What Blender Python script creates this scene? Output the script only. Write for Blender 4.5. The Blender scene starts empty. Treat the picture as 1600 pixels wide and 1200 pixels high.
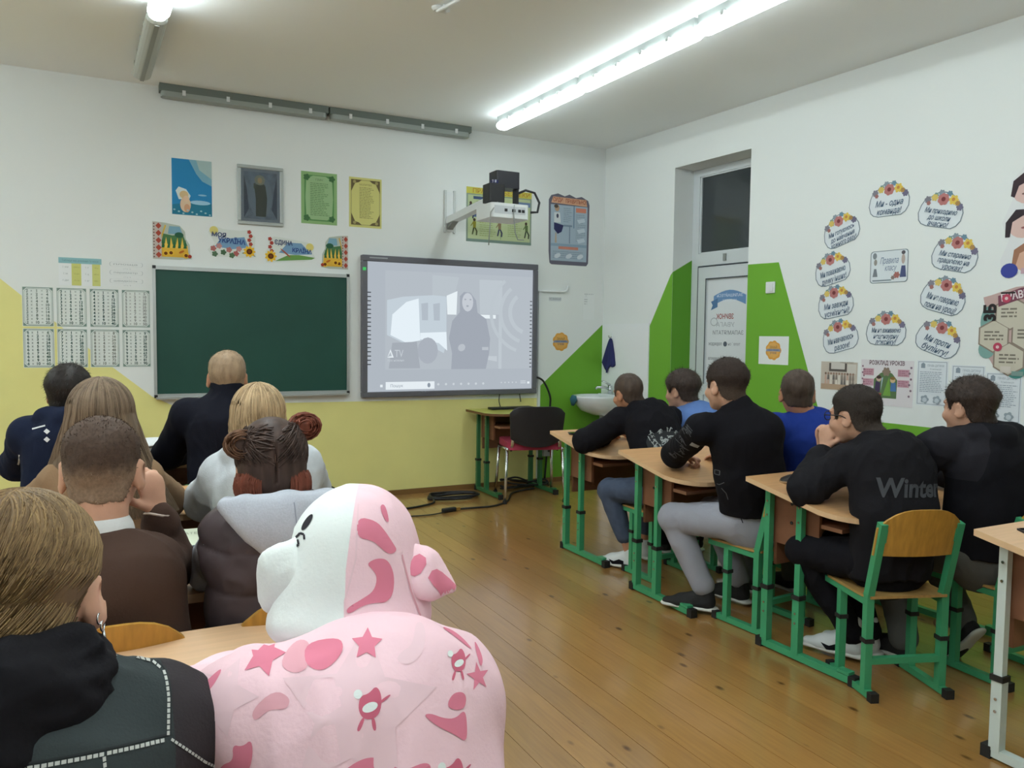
import bpy, bmesh, math, random
import numpy as np
from mathutils import Vector, Matrix
from mathutils.bvhtree import BVHTree
from mathutils.geometry import tessellate_polygon

S = bpy.context.scene
COL = S.collection
PI = math.pi

# ---------------------------------------------------------------- camera, world, exposure
cam_d = bpy.data.cameras.new('camera')
cam_d.sensor_width = 36.0
cam_d.lens = 27.9
cam_d.clip_start = 0.05
cam = bpy.data.objects.new('camera', cam_d)
COL.objects.link(cam)
cam.matrix_world = Matrix(((0.88972815, 0.01747217, -0.45615627, 0.0),
                           (-0.45634998, 0.058859, -0.88785151, 0.0),
                           (0.01133621, 0.99811339, 0.06034194, 1.33),
                           (0, 0, 0, 1)))
S.camera = cam
w = bpy.data.worlds.new('night')
S.world = w
w.use_nodes = True
w.node_tree.nodes['Background'].inputs[0].default_value = (0.010, 0.014, 0.022, 1)
w.node_tree.nodes['Background'].inputs[1].default_value = 1.0
S.view_settings.view_transform = 'Standard'
S.view_settings.look = 'None'
S.view_settings.gamma = 1.0
S.view_settings.use_curve_mapping = False
S.view_settings.exposure = 0.42
LAMP, LAMP_LEFT = 9.8, 21.5          # strength of the ceiling tubes, right row and the other two
LAMP_COL = (0.87, 0.98, 1.0)

YF = 6.25            # front wall
ZC = 3.065           # ceiling
RC = Vector((4.162, YF, 0.0))                 # front-right corner of the room
RT = Vector((0.0610, -0.99814, 0.0))          # along the right wall, towards the back
RN = Vector((-0.99814, -0.0610, 0.0))         # out of the right wall into the room
YB, XL = -3.2, -3.7

# ---------------------------------------------------------------- helpers
def lin(c):
    return c / 12.92 if c <= 0.04045 else ((c + 0.055) / 1.055) ** 2.4

def hexc(h):
    h = h.lstrip('#')
    return tuple(lin(int(h[i:i + 2], 16) / 255) for i in (0, 2, 4)) + (1.0,)

MC = {}
def mat(name, col, rough=0.6, metal=0.0, spec=0.5, noise=None, bump=None, emit=None, coat=0.0, sss=0.0, sheen=0.0, alpha=1.0, trans=0.0):
    """noise=(scale, amount, stretch) varies the colour, bump=(scale, strength, stretch) the relief."""
    if name in MC:
        return MC[name]
    m = bpy.data.materials.new(name)
    MC[name] = m
    m.use_nodes = True
    nt = m.node_tree
    b = nt.nodes['Principled BSDF']
    c = hexc(col) if isinstance(col, str) else tuple(col) + (1.0,) if len(col) == 3 else col
    b.inputs['Base Color'].default_value = c
    b.inputs['Roughness'].default_value = rough
    b.inputs['Metallic'].default_value = metal
    b.inputs['Specular IOR Level'].default_value = spec
    if coat:
        b.inputs['Coat Weight'].default_value = coat
        b.inputs['Coat Roughness'].default_value = 0.12
    if sss:
        b.inputs['Subsurface Weight'].default_value = sss
        b.inputs['Subsurface Radius'].default_value = (0.012, 0.005, 0.003)
        b.inputs['Subsurface Scale'].default_value = 1.0
    if sheen:
        b.inputs['Sheen Weight'].default_value = sheen
        b.inputs['Sheen Roughness'].default_value = 0.5
    if trans:
        b.inputs['Transmission Weight'].default_value = trans
    if emit:
        b.inputs['Emission Color'].default_value = tuple(emit[0]) + (1.0,) if len(emit[0]) == 3 else emit[0]
        b.inputs['Emission Strength'].default_value = emit[1]
    def coords(scale, stretch):
        tc = nt.nodes.new('ShaderNodeTexCoord')
        mp = nt.nodes.new('ShaderNodeMapping')
        mp.inputs['Scale'].default_value = tuple(scale * s for s in stretch)
        nt.links.new(tc.outputs['Object'], mp.inputs['Vector'])
        nz = nt.nodes.new('ShaderNodeTexNoise')
        nz.inputs['Scale'].default_value = 1.0
        nz.inputs['Detail'].default_value = 4.0
        nt.links.new(mp.outputs['Vector'], nz.inputs['Vector'])
        return nz
    if noise:
        nz = coords(noise[0], noise[2] if len(noise) > 2 else (1, 1, 1))
        mx = nt.nodes.new('ShaderNodeMix')
        mx.data_type = 'RGBA'
        a = noise[1]
        dark = tuple(max(0, v * (1 - a)) for v in c[:3]) + (1,)
        lite = tuple(min(1, v * (1 + a)) for v in c[:3]) + (1,)
        mr = nt.nodes.new('ShaderNodeMapRange')
        mr.inputs['From Min'].default_value = 0.3
        mr.inputs['From Max'].default_value = 0.7
        nt.links.new(nz.outputs['Fac'], mr.inputs['Value'])
        nt.links.new(mr.outputs['Result'], mx.inputs[0])
        mx.inputs[6].default_value = dark
        mx.inputs[7].default_value = lite
        nt.links.new(mx.outputs[2], b.inputs['Base Color'])
    if bump:
        nz = coords(bump[0], bump[2] if len(bump) > 2 else (1, 1, 1))
        bp = nt.nodes.new('ShaderNodeBump')
        bp.inputs['Strength'].default_value = bump[1]
        bp.inputs['Distance'].default_value = 0.003
        nt.links.new(nz.outputs['Fac'], bp.inputs['Height'])
        nt.links.new(bp.outputs['Normal'], b.inputs['Normal'])
    return m

def paper(col):
    return mat('print_' + col.strip('#'), col, 0.75, spec=0.25)

def link(o, parent=None):
    COL.objects.link(o)
    if parent is not None:
        o.parent = parent
    return o

def mesh_obj(name, verts, faces, m, parent=None, smooth=False, kind=None):
    me = bpy.data.meshes.new(name)
    me.from_pydata([tuple(v) for v in verts], [], faces)
    for x in (m if isinstance(m, (list, tuple)) else [m]):
        me.materials.append(x)
    if smooth:
        me.polygons.foreach_set('use_smooth', [True] * len(me.polygons))
    me.update()
    o = link(bpy.data.objects.new(name, me), parent)
    if kind:
        o['kind'] = kind
    return o

def np_mesh(name, V, Fq, m, parent=None, smooth=True):
    """V (n,3) float, Fq (m,k) int"""
    me = bpy.data.meshes.new(name)
    n, k = len(V), Fq.shape[1]
    me.vertices.add(n)
    me.vertices.foreach_set('co', np.ascontiguousarray(V, np.float32).ravel())
    me.loops.add(len(Fq) * k)
    me.loops.foreach_set('vertex_index', np.ascontiguousarray(Fq, np.int32).ravel())
    me.polygons.add(len(Fq))
    me.polygons.foreach_set('loop_start', np.arange(0, len(Fq) * k, k, dtype=np.int32))
    me.polygons.foreach_set('loop_total', np.full(len(Fq), k, np.int32))
    me.polygons.foreach_set('use_smooth', np.full(len(Fq), smooth))
    for x in (m if isinstance(m, (list, tuple)) else [m]):
        me.materials.append(x)
    me.update(calc_edges=True)
    return link(bpy.data.objects.new(name, me), parent)

def thing(name, label, cat, loc=(0, 0, 0), rz=0.0, group=None, matrix=None):
    o = bpy.data.objects.new(name, None)
    o.empty_display_size = 0.1
    COL.objects.link(o)
    if matrix is not None:
        o.matrix_world = matrix
    else:
        o.location = loc
        o.rotation_euler = (0, 0, rz)
    tag(o, label, cat, group)
    return o

def tag(o, label, cat, group=None):
    o['label'] = label
    o['category'] = cat
    if group:
        o['group'] = group
    return o

def dup(root, loc, rz, label, group=None):
    def cp(o, par):
        c = o.copy()
        COL.objects.link(c)
        if par is not None:
            c.parent = par
        for ch in o.children:
            cp(ch, c)
        return c
    kids = list(root.children)
    r = root.copy()
    COL.objects.link(r)
    for ch in kids:
        cp(ch, r)
    r.location = loc
    r.rotation_euler = (0, 0, rz)
    r['label'] = label
    if group:
        r['group'] = group
    return r

class MB:
    def __init__(s):
        s.v, s.f = [], []
    def add(s, vs, fs):
        n = len(s.v)
        s.v += [Vector(v) for v in vs]
        s.f += [tuple(i + n for i in f) for f in fs]
        return s
    def box(s, x0, y0, z0, x1, y1, z1, M=None):
        vs = [Vector((x, y, z)) for z in (z0, z1) for y in (y0, y1) for x in (x0, x1)]
        if M is not None:
            vs = [M @ v for v in vs]
        return s.add(vs, [(0, 2, 3, 1), (4, 5, 7, 6), (0, 1, 5, 4), (2, 6, 7, 3), (0, 4, 6, 2), (1, 3, 7, 5)])
    def bar(s, a, b, wx, wy, up=(0, 1, 0)):
        a, b = Vector(a), Vector(b)
        d = (b - a).normalized()
        u = Vector(up)
        x = d.cross(u)
        if x.length < 1e-4:
            x = d.cross(Vector((1, 0, 0)))
        x.normalize()
        y = x.cross(d)
        vs = [p + x * sx * wx / 2 + y * sy * wy / 2 for p in (a, b) for sx, sy in ((-1, -1), (1, -1), (1, 1), (-1, 1))]
        return s.add(vs, [(3, 2, 1, 0), (4, 5, 6, 7), (0, 1, 5, 4), (1, 2, 6, 5), (2, 3, 7, 6), (3, 0, 4, 7)])
    def tube(s, pts, r, n=8, cap=True):
        pts = [Vector(p) for p in pts]
        rs = r if isinstance(r, (list, tuple)) else [r] * len(pts)
        prev = None
        base = len(s.v)
        for i, p in enumerate(pts):
            d = (pts[min(i + 1, len(pts) - 1)] - pts[max(i - 1, 0)])
            d = d.normalized() if d.length > 1e-9 else Vector((0, 0, 1))
            if prev is None:
                u = d.orthogonal().normalized()
            else:
                u = (prev - d * prev.dot(d))
                u = u.normalized() if u.length > 1e-6 else d.orthogonal().normalized()
            prev = u
            v = d.cross(u)
            for k in range(n):
                a = 2 * PI * k / n
                s.v.append(p + (u * math.cos(a) + v * math.sin(a)) * rs[i])
        for i in range(len(pts) - 1):
            for k in range(n):
                a, b = base + i * n + k, base + i * n + (k + 1) % n
                s.f.append((a, b, b + n, a + n))
        if cap:
            s.f.append(tuple(base + k for k in reversed(range(n))))
            e = base + (len(pts) - 1) * n
            s.f.append(tuple(e + k for k in range(n)))
        return s
    def lathe(s, prof, n=20, c=(0, 0, 0), sx=1, sy=1):
        base = len(s.v)
        for r, z in prof:
            for k in range(n):
                a = 2 * PI * k / n
                s.v.append(Vector((c[0] + r * sx * math.cos(a), c[1] + r * sy * math.sin(a), c[2] + z)))
        for i in range(len(prof) - 1):
            for k in range(n):
                a, b = base + i * n + k, base + i * n + (k + 1) % n
                s.f.append((a, b, b + n, a + n))
        s.f.append(tuple(base + k for k in reversed(range(n))))
        e = base + (len(prof) - 1) * n
        s.f.append(tuple(e + k for k in range(n)))
        return s
    def prism(s, poly, z0, z1):
        """poly in xy, extruded along z"""
        n = len(poly)
        area = sum(poly[i][0] * poly[(i + 1) % n][1] - poly[(i + 1) % n][0] * poly[i][1] for i in range(n))
        if area < 0:
            poly = poly[::-1]
        b = len(s.v)
        s.v += [Vector((p[0], p[1], z0)) for p in poly] + [Vector((p[0], p[1], z1)) for p in poly]
        tris = tessellate_polygon([[Vector((p[0], p[1], 0)) for p in poly]])
        for t in tris:
            t = list(t)
            a = (Vector(poly[t[1]]) - Vector(poly[t[0]])).to_2d()
            c = (Vector(poly[t[2]]) - Vector(poly[t[0]])).to_2d()
            if a.x * c.y - a.y * c.x < 0:
                t = t[::-1]
            s.f.append(tuple(b + n + i for i in t))
            s.f.append(tuple(b + i for i in reversed(t)))
        for i in range(n):
            j = (i + 1) % n
            s.f.append((b + i, b + j, b + n + j, b + n + i))
        return s
    def build(s, name, m, parent=None, smooth=False, kind=None):
        return mesh_obj(name, s.v, s.f, m, parent, smooth, kind)

def bevel(o, width, seg=2, angle=40):
    b = o.modifiers.new('bevel', 'BEVEL')
    b.width = width
    b.segments = seg
    b.limit_method = 'ANGLE'
    b.angle_limit = math.radians(angle)
    return o

def autosmooth(o):
    o.data.polygons.foreach_set('use_smooth', [True] * len(o.data.polygons))
    m = o.modifiers.new('en', 'EDGE_SPLIT')
    m.split_angle = math.radians(35)
    return o

def rrect(x0, y0, x1, y1, r, n=5):
    out = []
    for cx, cy, a0 in ((x1 - r, y0 + r, -90), (x1 - r, y1 - r, 0), (x0 + r, y1 - r, 90), (x0 + r, y0 + r, 180)):
        for k in range(n + 1):
            a = math.radians(a0 + 90 * k / n)
            out.append((cx + r * math.cos(a), cy + r * math.sin(a)))
    return out

def disc(cx, cy, rx, ry=None, n=16, rot=0):
    ry = rx if ry is None else ry
    c, s_ = math.cos(rot), math.sin(rot)
    return [(cx + rx * math.cos(2 * PI * k / n) * c - ry * math.sin(2 * PI * k / n) * s_,
             cy + rx * math.cos(2 * PI * k / n) * s_ + ry * math.sin(2 * PI * k / n) * c) for k in range(n)]

def star(cx, cy, r, ri=0.42, n=5, rot=PI / 2):
    return [(cx + (r if k % 2 == 0 else r * ri) * math.cos(rot + PI * k / n), cy + (r if k % 2 == 0 else r * ri) * math.sin(rot + PI * k / n)) for k in range(2 * n)]

def flower(cx, cy, r, petals=8, depth=0.3, n=32):
    return [(cx + r * (1 - depth + depth * abs(math.cos(petals * k * PI / n))) * math.cos(2 * PI * k / n),
             cy + r * (1 - depth + depth * abs(math.cos(petals * k * PI / n))) * math.sin(2 * PI * k / n)) for k in range(n)]

TXT = {}
def text_geo(s, size, align='CENTER', shear=0.0, bold=0.0):
    key = (s, align, shear, bold)
    if key not in TXT:
        c = bpy.data.curves.new('t', 'FONT')
        c.body = s
        c.size = 1.0
        c.align_x = align
        c.align_y = 'CENTER'
        c.shear = shear
        c.offset = bold
        c.resolution_u = 3
        o = bpy.data.objects.new('t', c)
        COL.objects.link(o)
        dg = bpy.context.evaluated_depsgraph_get()
        me = o.evaluated_get(dg).to_mesh()
        TXT[key] = ([tuple(v.co) for v in me.vertices], [tuple(p.vertices) for p in me.polygons])
        o.evaluated_get(dg).to_mesh_clear()
        bpy.data.objects.remove(o)
        bpy.data.curves.remove(c)
    v, f = TXT[key]
    return [(p[0] * size, p[1] * size) for p in v], f

class Flat:
    """printed matter on one sheet: polygons and lettering in the sheet's own plane, one mesh per colour"""
    def __init__(s, root, sheet_t=0.0):
        s.root, s.t, s.d = root, sheet_t, {}
        s.layer = 0
        s.n = 0
    def up(s):
        s.layer += 1
        return s
    def _b(s, name, m):
        return s.d.setdefault((name, m.name, s.n if name == 'projected_picture' else 0), (name, m, MB()))[2]
    def z(s):
        s.n += 1
        return s.t + 0.0006 + 0.0003 * s.layer + 0.000015 * s.n
    def poly(s, pts, m, name='print'):
        m = paper(m) if isinstance(m, str) else m
        b = s._b(name, m)
        n0 = len(b.v)
        z = s.z()
        b.v += [Vector((p[0], p[1], z)) for p in pts]
        for t in tessellate_polygon([[Vector((p[0], p[1], 0)) for p in pts]]):
            t = list(t)
            a = Vector(pts[t[1]]) - Vector(pts[t[0]])
            c = Vector(pts[t[2]]) - Vector(pts[t[0]])
            if a.x * c.y - a.y * c.x < 0:
                t = t[::-1]
            b.f.append(tuple(n0 + i for i in t))
        return s
    def rect(s, x0, y0, x1, y1, m, name='print'):
        return s.poly([(x0, y0), (x1, y0), (x1, y1), (x0, y1)], m, name)
    def frame(s, x0, y0, x1, y1, t, m, name='border'):
        s.rect(x0, y0, x1, y0 + t, m, name); s.rect(x0, y1 - t, x1, y1, m, name)
        s.rect(x0, y0 + t, x0 + t, y1 - t, m, name); s.rect(x1 - t, y0 + t, x1, y1 - t, m, name)
        return s
    def ring(s, pts, t, m, name='border'):
        n = len(pts)
        cx = sum(p[0] for p in pts) / n; cy = sum(p[1] for p in pts) / n
        m = paper(m) if isinstance(m, str) else m
        b = s._b(name, m)
        n0 = len(b.v)
        z = s.z()
        for p in pts:
            d = Vector((p[0] - cx, p[1] - cy)); L = d.length
            q = d * ((L - t) / L)
            b.v += [Vector((p[0], p[1], z)), Vector((cx + q.x, cy + q.y, z))]
        for i in range(n):
            j = (i + 1) % n
            b.f.append((n0 + 2 * i, n0 + 2 * j, n0 + 2 * j + 1, n0 + 2 * i + 1))
        return s
    def text(s, st, cx, cy, size, m, align='CENTER', shear=0.0, rot=0.0, mirror=False, width=None, bold=0.0, name='lettering'):
        m = paper(m) if isinstance(m, str) else m
        v, f = text_geo(st, size, align, shear, bold)
        if not v:
            return s
        if width:
            w_ = max(p[0] for p in v) - min(p[0] for p in v)
            k = width / w_
            v = [(p[0] * k, p[1]) for p in v]
        b = s._b(name, m)
        n0 = len(b.v)
        c, sn = math.cos(rot), math.sin(rot)
        z = s.z()
        for x, y in v:
            if mirror:
                x = -x
            b.v.append(Vector((cx + x * c - y * sn, cy + x * sn + y * c, z)))
        b.f += [tuple(n0 + i for i in (reversed(q) if mirror else q)) for q in f]
        return s
    def lines(s, x0, x1, ytop, n, dy, h, m, seed=0, jit=0.35, name='lettering'):
        r = random.Random(seed)
        for i in range(n):
            x = x0
            y = ytop - i * dy
            end = x1 - (x1 - x0) * jit * r.random()
            while x < end:
                wl = min(h * (1.5 + 4 * r.random()), end - x)
                s.rect(x, y, x + wl, y + h, m, name)
                x += wl + h * 0.8
        return s
    def done(s):
        for name, m, b in s.d.values():
            mesh_obj(name, b.v, b.f, m, s.root)
        return s.root

def front_m(x, z, off=0.0, rot=0.0):
    M = Matrix(((1, 0, 0, x), (0, 0, -1, YF - off), (0, 1, 0, z), (0, 0, 0, 1)))
    return M @ Matrix.Rotation(rot, 4, 'Z')

def right_m(s, z, off=0.0, rot=0.0):
    p = RC + RT * s + RN * off
    M = Matrix(((RT.x, 0, RN.x, p.x), (RT.y, 0, RN.y, p.y), (0, 1, 0, z), (0, 0, 0, 1)))
    return M @ Matrix.Rotation(rot, 4, 'Z')

def sheet(name, label, cat, M, poly, col, t=0.0015, group=None, part='sheet'):
    """a flat printed thing pinned to a wall: its own sheet plus the print on it"""
    r = thing(name, label, cat, group=group, matrix=M)
    b = MB().prism(poly, 0.0, t)
    b.build(part, paper(col) if isinstance(col, str) else col, r)
    return r, Flat(r, t)

def R4(w_, h_):
    return [(-w_ / 2, -h_ / 2), (w_ / 2, -h_ / 2), (w_ / 2, h_ / 2), (-w_ / 2, h_ / 2)]

# ================================================================ materials of the room
M_WALL = mat('wall_paint', '#e4e8e7', 0.85, spec=0.2, bump=(40, 0.05))
M_CEIL = mat('ceiling_paint', '#f2f6f7', 0.9, spec=0.2)
M_YEL = mat('yellow_paint', '#e4de92', 0.55, spec=0.3, noise=(3, 0.03))
M_GRN = mat('green_paint', '#70ac34', 0.55, spec=0.3)
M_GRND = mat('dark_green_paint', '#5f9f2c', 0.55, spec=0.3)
M_TILE = mat('white_tile', '#edf0f2', 0.25, spec=0.5)
M_WHITE = mat('white_plastic', '#dfe3e4', 0.4)
M_GREY = mat('grey_plastic', '#8d928f', 0.5)
M_DGREY = mat('dark_grey_frame', '#63636b', 0.5)
M_BLACK = mat('black_plastic', '#15151a', 0.45)
M_CHROME = mat('chrome', '#c9cccf', 0.18, metal=1.0)
M_ALU = mat('aluminium', '#b9bdbc', 0.4, metal=0.7)
M_TUBE = mat('lit_tube', '#ffffff', 0.5, emit=(LAMP_COL, LAMP))
M_TUBEL = mat('lit_tube_left_row', '#ffffff', 0.5, emit=(LAMP_COL, LAMP_LEFT))
M_TUBEOFF = mat('unlit_diffuser', '#b4b9b4', 0.4)
M_BOARD = mat('chalkboard_green', '#1f4a40', 0.5, spec=0.35, noise=(2.2, 0.10))
M_BROWN = mat('brown_skirting', '#7a5a30', 0.5)
M_GFRAME = mat('green_frame_paint', '#3f9a6c', 0.38, spec=0.5)
M_WFRAME = mat('white_frame_paint', '#c8d4cf', 0.4)
M_TOP = mat('beech_laminate', '#c99b6c', 0.36, spec=0.5, noise=(6, 0.10, (1, 14, 14)))
M_TOPP = mat('pale_laminate', '#d0ab86', 0.4, spec=0.4, noise=(6, 0.06, (1, 14, 14)))
M_TOPY = mat('laminate_with_wall_reflection', '#b3b44c', 0.3, spec=0.5, noise=(4, 0.05, (1, 10, 10)))  # beige laminate, the yellow wall's reflection put into its base colour
M_EDGE = mat('brown_edge', '#6b4726', 0.5)
M_EDGEL = mat('light_edge', '#d8b48c', 0.5)
M_PANEL = mat('chipboard_panel', '#7d5239', 0.55, noise=(14, 0.10))
M_SHELF = mat('shelf_board', '#a5765a', 0.5)
M_PLY = mat('plywood_seat', '#b98a3c', 0.33, spec=0.5, noise=(5, 0.16, (14, 14, 1.2)))
M_PLYS = mat('plywood_seat_flat', '#a8854e', 0.4, noise=(5, 0.12, (14, 1.2, 14)))
M_RUB = mat('black_rubber', '#1b1a19', 0.7)

def plank_mat():
    m = bpy.data.materials.new('varnished_pine')
    m.use_nodes = True
    nt = m.node_tree
    N = nt.nodes
    b = N['Principled BSDF']
    b.inputs['Roughness'].default_value = 0.3
    b.inputs['Coat Weight'].default_value = 0.9
    b.inputs['Coat Roughness'].default_value = 0.14
    tc = N.new('ShaderNodeTexCoord'); oi = N.new('ShaderNodeObjectInfo')
    off = N.new('ShaderNodeVectorMath'); off.operation = 'MULTIPLY_ADD'
    cmb = N.new('ShaderNodeCombineXYZ')
    nt.links.new(oi.outputs['Random'], cmb.inputs[0]); nt.links.new(oi.outputs['Random'], cmb.inputs[1])
    nt.links.new(cmb.outputs[0], off.inputs[0]); off.inputs[1].default_value = (37, 61, 0)
    nt.links.new(tc.outputs['Object'], off.inputs[2])
    def nz(scale, st, det=5):
        mp = N.new('ShaderNodeMapping'); mp.inputs['Scale'].default_value = st
        nt.links.new(off.outputs[0], mp.inputs[0])
        n = N.new('ShaderNodeTexNoise'); n.inputs['Scale'].default_value = scale; n.inputs['Detail'].default_value = det
        nt.links.new(mp.outputs[0], n.inputs['Vector'])
        return n
    grain = nz(9, (9, 0.5, 9)); wear = nz(1.6, (1, 0.7, 1), 3)
    ramp = N.new('ShaderNodeValToRGB')
    ramp.color_ramp.elements[0].position = 0.25; ramp.color_ramp.elements[0].color = hexc('#91683a')
    ramp.color_ramp.elements[1].position = 0.75; ramp.color_ramp.elements[1].color = hexc('#b48748')
    mixv = N.new('ShaderNodeMath'); mixv.operation = 'MULTIPLY_ADD'; mixv.inputs[1].default_value = 0.55
    half = N.new('ShaderNodeMath'); half.operation = 'MULTIPLY'; half.inputs[1].default_value = 0.45
    nt.links.new(wear.outputs['Fac'], half.inputs[0])
    nt.links.new(grain.outputs['Fac'], mixv.inputs[0]); nt.links.new(half.outputs[0], mixv.inputs[2])
    nt.links.new(mixv.outputs[0], ramp.inputs[0])
    # knots
    mp = N.new('ShaderNodeMapping'); mp.inputs['Scale'].default_value = (1, 0.5, 1)
    nt.links.new(off.outputs[0], mp.inputs[0])
    vo = N.new('ShaderNodeTexVoronoi'); vo.inputs['Scale'].default_value = 9.0
    nt.links.new(mp.outputs[0], vo.inputs['Vector'])
    kn = N.new('ShaderNodeMapRange'); kn.inputs['From Min'].default_value = 0.06; kn.inputs['From Max'].default_value = 0.13
    nt.links.new(vo.outputs['Distance'], kn.inputs['Value'])
    mk = N.new('ShaderNodeMix'); mk.data_type = 'RGBA'
    mk.inputs[6].default_value = hexc('#5e3b16')
    nt.links.new(kn.outputs[0], mk.inputs[0]); nt.links.new(ramp.outputs[0], mk.inputs[7])
    tint = N.new('ShaderNodeHueSaturation')
    mr = N.new('ShaderNodeMapRange'); mr.inputs['To Min'].default_value = 0.9; mr.inputs['To Max'].default_value = 1.08
    nt.links.new(oi.outputs['Random'], mr.inputs['Value']); nt.links.new(mr.outputs[0], tint.inputs['Value'])
    nt.links.new(mk.outputs[2], tint.inputs['Color'])
    nt.links.new(tint.outputs[0], b.inputs['Base Color'])
    bp = N.new('ShaderNodeBump'); bp.inputs['Strength'].default_value = 0.08; bp.inputs['Distance'].default_value = 0.004
    nt.links.new(wear.outputs['Fac'], bp.inputs['Height']); nt.links.new(bp.outputs[0], b.inputs['Normal'])
    return m
M_PINE = plank_mat()

# ================================================================ room shell
def struct(name, o):
    o.name = name
    o['kind'] = 'structure'
    return o

fl = MB().box(XL - 0.2, YB - 0.2, -0.20, 5.0, YF + 0.25, -0.024).build('floor', mat('floor_gap', '#2b1c0e', 0.9))
struct('floor', fl)
bw = 0.1185
pl = MB().box(-bw / 2 + 0.0009, YB - YF, -0.026, bw / 2 - 0.0009, 0, 0.0)
pme = None
xx = XL + 0.03
k = 0
x0 = 1.5355 + bw / 2
n0 = int((XL - x0) / bw) - 1
for i in range(n0, 60):
    x = x0 + i * bw
    if x > 4.98:
        break
    if pme is None:
        o = pl.build('plank', M_PINE, fl)
        pme = o.data
    else:
        o = link(bpy.data.objects.new('plank', pme), fl)
    o.location = (x, YF, 0.0)

struct('ceiling', MB().box(XL - 0.2, YB - 0.2, ZC, 5.0, YF + 0.25, ZC + 0.2).build('ceiling', M_CEIL))
wf = struct('wall_front', MB().box(XL - 0.2, YF, -0.2, 5.0, YF + 0.25, ZC + 0.1).build('wall_front', M_WALL))
struct('wall_back', MB().box(XL - 0.2, YB - 0.2, -0.2, 5.0, YB, ZC + 0.1).build('wall_back', M_WALL))
struct('wall_left', MB().box(XL - 0.2, YB, -0.2, XL, YF, ZC + 0.1).build('wall_left', M_WALL))

# right wall with the door opening, in its own frame (x along the wall, y up, z into the room)
D0, D1, DZ, DEP = 0.943, 1.763, 2.73, 0.21
RW = right_m(0, 0)
b = MB()
for (a0, a1, z0, z1) in ((-0.25, D0, -0.2, ZC + 0.1), (D1, 9.9, -0.2, ZC + 0.1), (D0, D1, DZ, ZC + 0.1)):
    b.box(a0, z0, -0.30, a1, z1, 0.0)
wr = struct('wall_right', b.build('wall_right', M_WALL))
wr.matrix_world = RW

def paint(wall, polys, m, z0, z1, name='painted_area'):
    o = MB()
    for p in polys:
        o.prism(p, z0, z1)
    return o.build(name, m, wall)

wf_paint = bpy.data.objects.new('trim_1', None); COL.objects.link(wf_paint)
wf_paint.matrix_world = front_m(0, 0); wf_paint['kind'] = 'structure'
paint(wf_paint, [[(XL, 0.0), (3.463, 0.0), (3.463, 0.775), (0.43, 0.80), (0.30, 0.865), (0.045, 1.082), (-0.607, 1.672), (XL, 2.2)]], M_YEL, 0.0, 0.0012, 'yellow_paint')
paint(wf_paint, [[(3.50, 0.0), (4.162, 0.0), (4.162, 1.450), (3.50, 0.885)]], M_GRN, 0.0, 0.0012, 'green_paint')
wr_paint = bpy.data.objects.new('trim_2', None); COL.objects.link(wr_paint)
wr_paint.matrix_world = RW; wr_paint['kind'] = 'structure'
paint(wr_paint, [[(0.668, 0.0), (D0 - 0.0005, 0.0), (D0 - 0.0005, 1.875), (0.919, 1.852), (0.668, 1.43)],
                 [(D1 + 0.0005, 0.0), (2.74, 0.0), (2.451, 0.79), (2.049, 1.876), (D1 + 0.0005, 1.88)],
                 [(2.451, 0.0), (9.0, 0.0), (9.0, 0.815), (2.442, 0.815)]], M_GRN, 0.0, 0.0012, 'green_paint')
# green on the far reveal of the door opening
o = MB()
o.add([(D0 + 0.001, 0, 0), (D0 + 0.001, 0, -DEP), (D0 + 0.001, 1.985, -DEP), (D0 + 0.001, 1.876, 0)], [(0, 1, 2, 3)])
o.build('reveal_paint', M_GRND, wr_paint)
tl = MB().box(0.004, 0.0, 0.0, 0.664, 1.452, 0.008).build('trim_3', M_TILE)
tl.matrix_world = RW; tl['kind'] = 'structure'
bb = MB().box(XL, YF - 0.016, 0.0, 4.16, YF, 0.042).build('baseboard_front', M_BROWN); bb['kind'] = 'structure'
bb = MB().box(0.67, 0.0, 0.0, D0, 0.05, 0.014).box(D1, 0, 0, 9.4, 0.05, 0.014).build('baseboard_right', M_BROWN)
bb.matrix_world = RW; bb['kind'] = 'structure'
cd = MB().box(3.464, YF - 0.018, 0.05, 3.484, YF, 1.74).build('trim_4', M_WHITE); cd['kind'] = 'structure'

# ---- door with a transom window
dr = bpy.data.objects.new('door_1', None); COL.objects.link(dr)
dr.matrix_world = right_m(D0, 0.0, -DEP); dr['kind'] = 'structure'
DW = D1 - D0
M_PVC = mat('white_pvc', '#cdd3d6', 0.35)
M_GASK = mat('dark_gasket', '#3c424c', 0.6)
M_PANE = mat('night_pane', '#3b4144', 0.08, spec=0.6)
f = MB()
for q in ((0, 0, 0.075, DZ), (DW - 0.075, 0, DW, DZ), (0.075, DZ - 0.06, DW - 0.075, DZ), (0.075, 1.93, DW - 0.075, 2.03)):
    f.box(q[0], q[1], -0.06, q[2], q[3], 0.0)
f.build('door_frame', M_PVC, dr)
MB().box(0.075, 2.03, -0.035, DW - 0.075, DZ - 0.06, -0.02).build('transom_pane', M_PANE, dr)
g = MB()
for x in (0.075, DW - 0.09):
    g.box(x, 2.03, -0.02, x + 0.015, DZ - 0.06, -0.008)
g.box(0.075, 2.03, -0.02, DW - 0.075, 2.042, -0.008).box(0.075, DZ - 0.072, -0.02, DW - 0.075, DZ - 0.06, -0.008)
g.build('transom_bead', M_PVC, dr)
lf = MB()
for q in ((0.085, 0.02, 0.175, 1.92), (DW - 0.175, 0.02, DW - 0.085, 1.92), (0.175, 1.82, DW - 0.175, 1.92), (0.175, 0.02, DW - 0.175, 0.14), (0.175, 0.86, DW - 0.175, 0.95)):
    lf.box(q[0], q[1], -0.055, q[2], q[3], 0.004)
lf.build('door_leaf', M_PVC, dr)
MB().box(0.175, 0.14, -0.04, DW - 0.175, 0.86, -0.012).build('lower_panel', M_PVC, dr)
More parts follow.
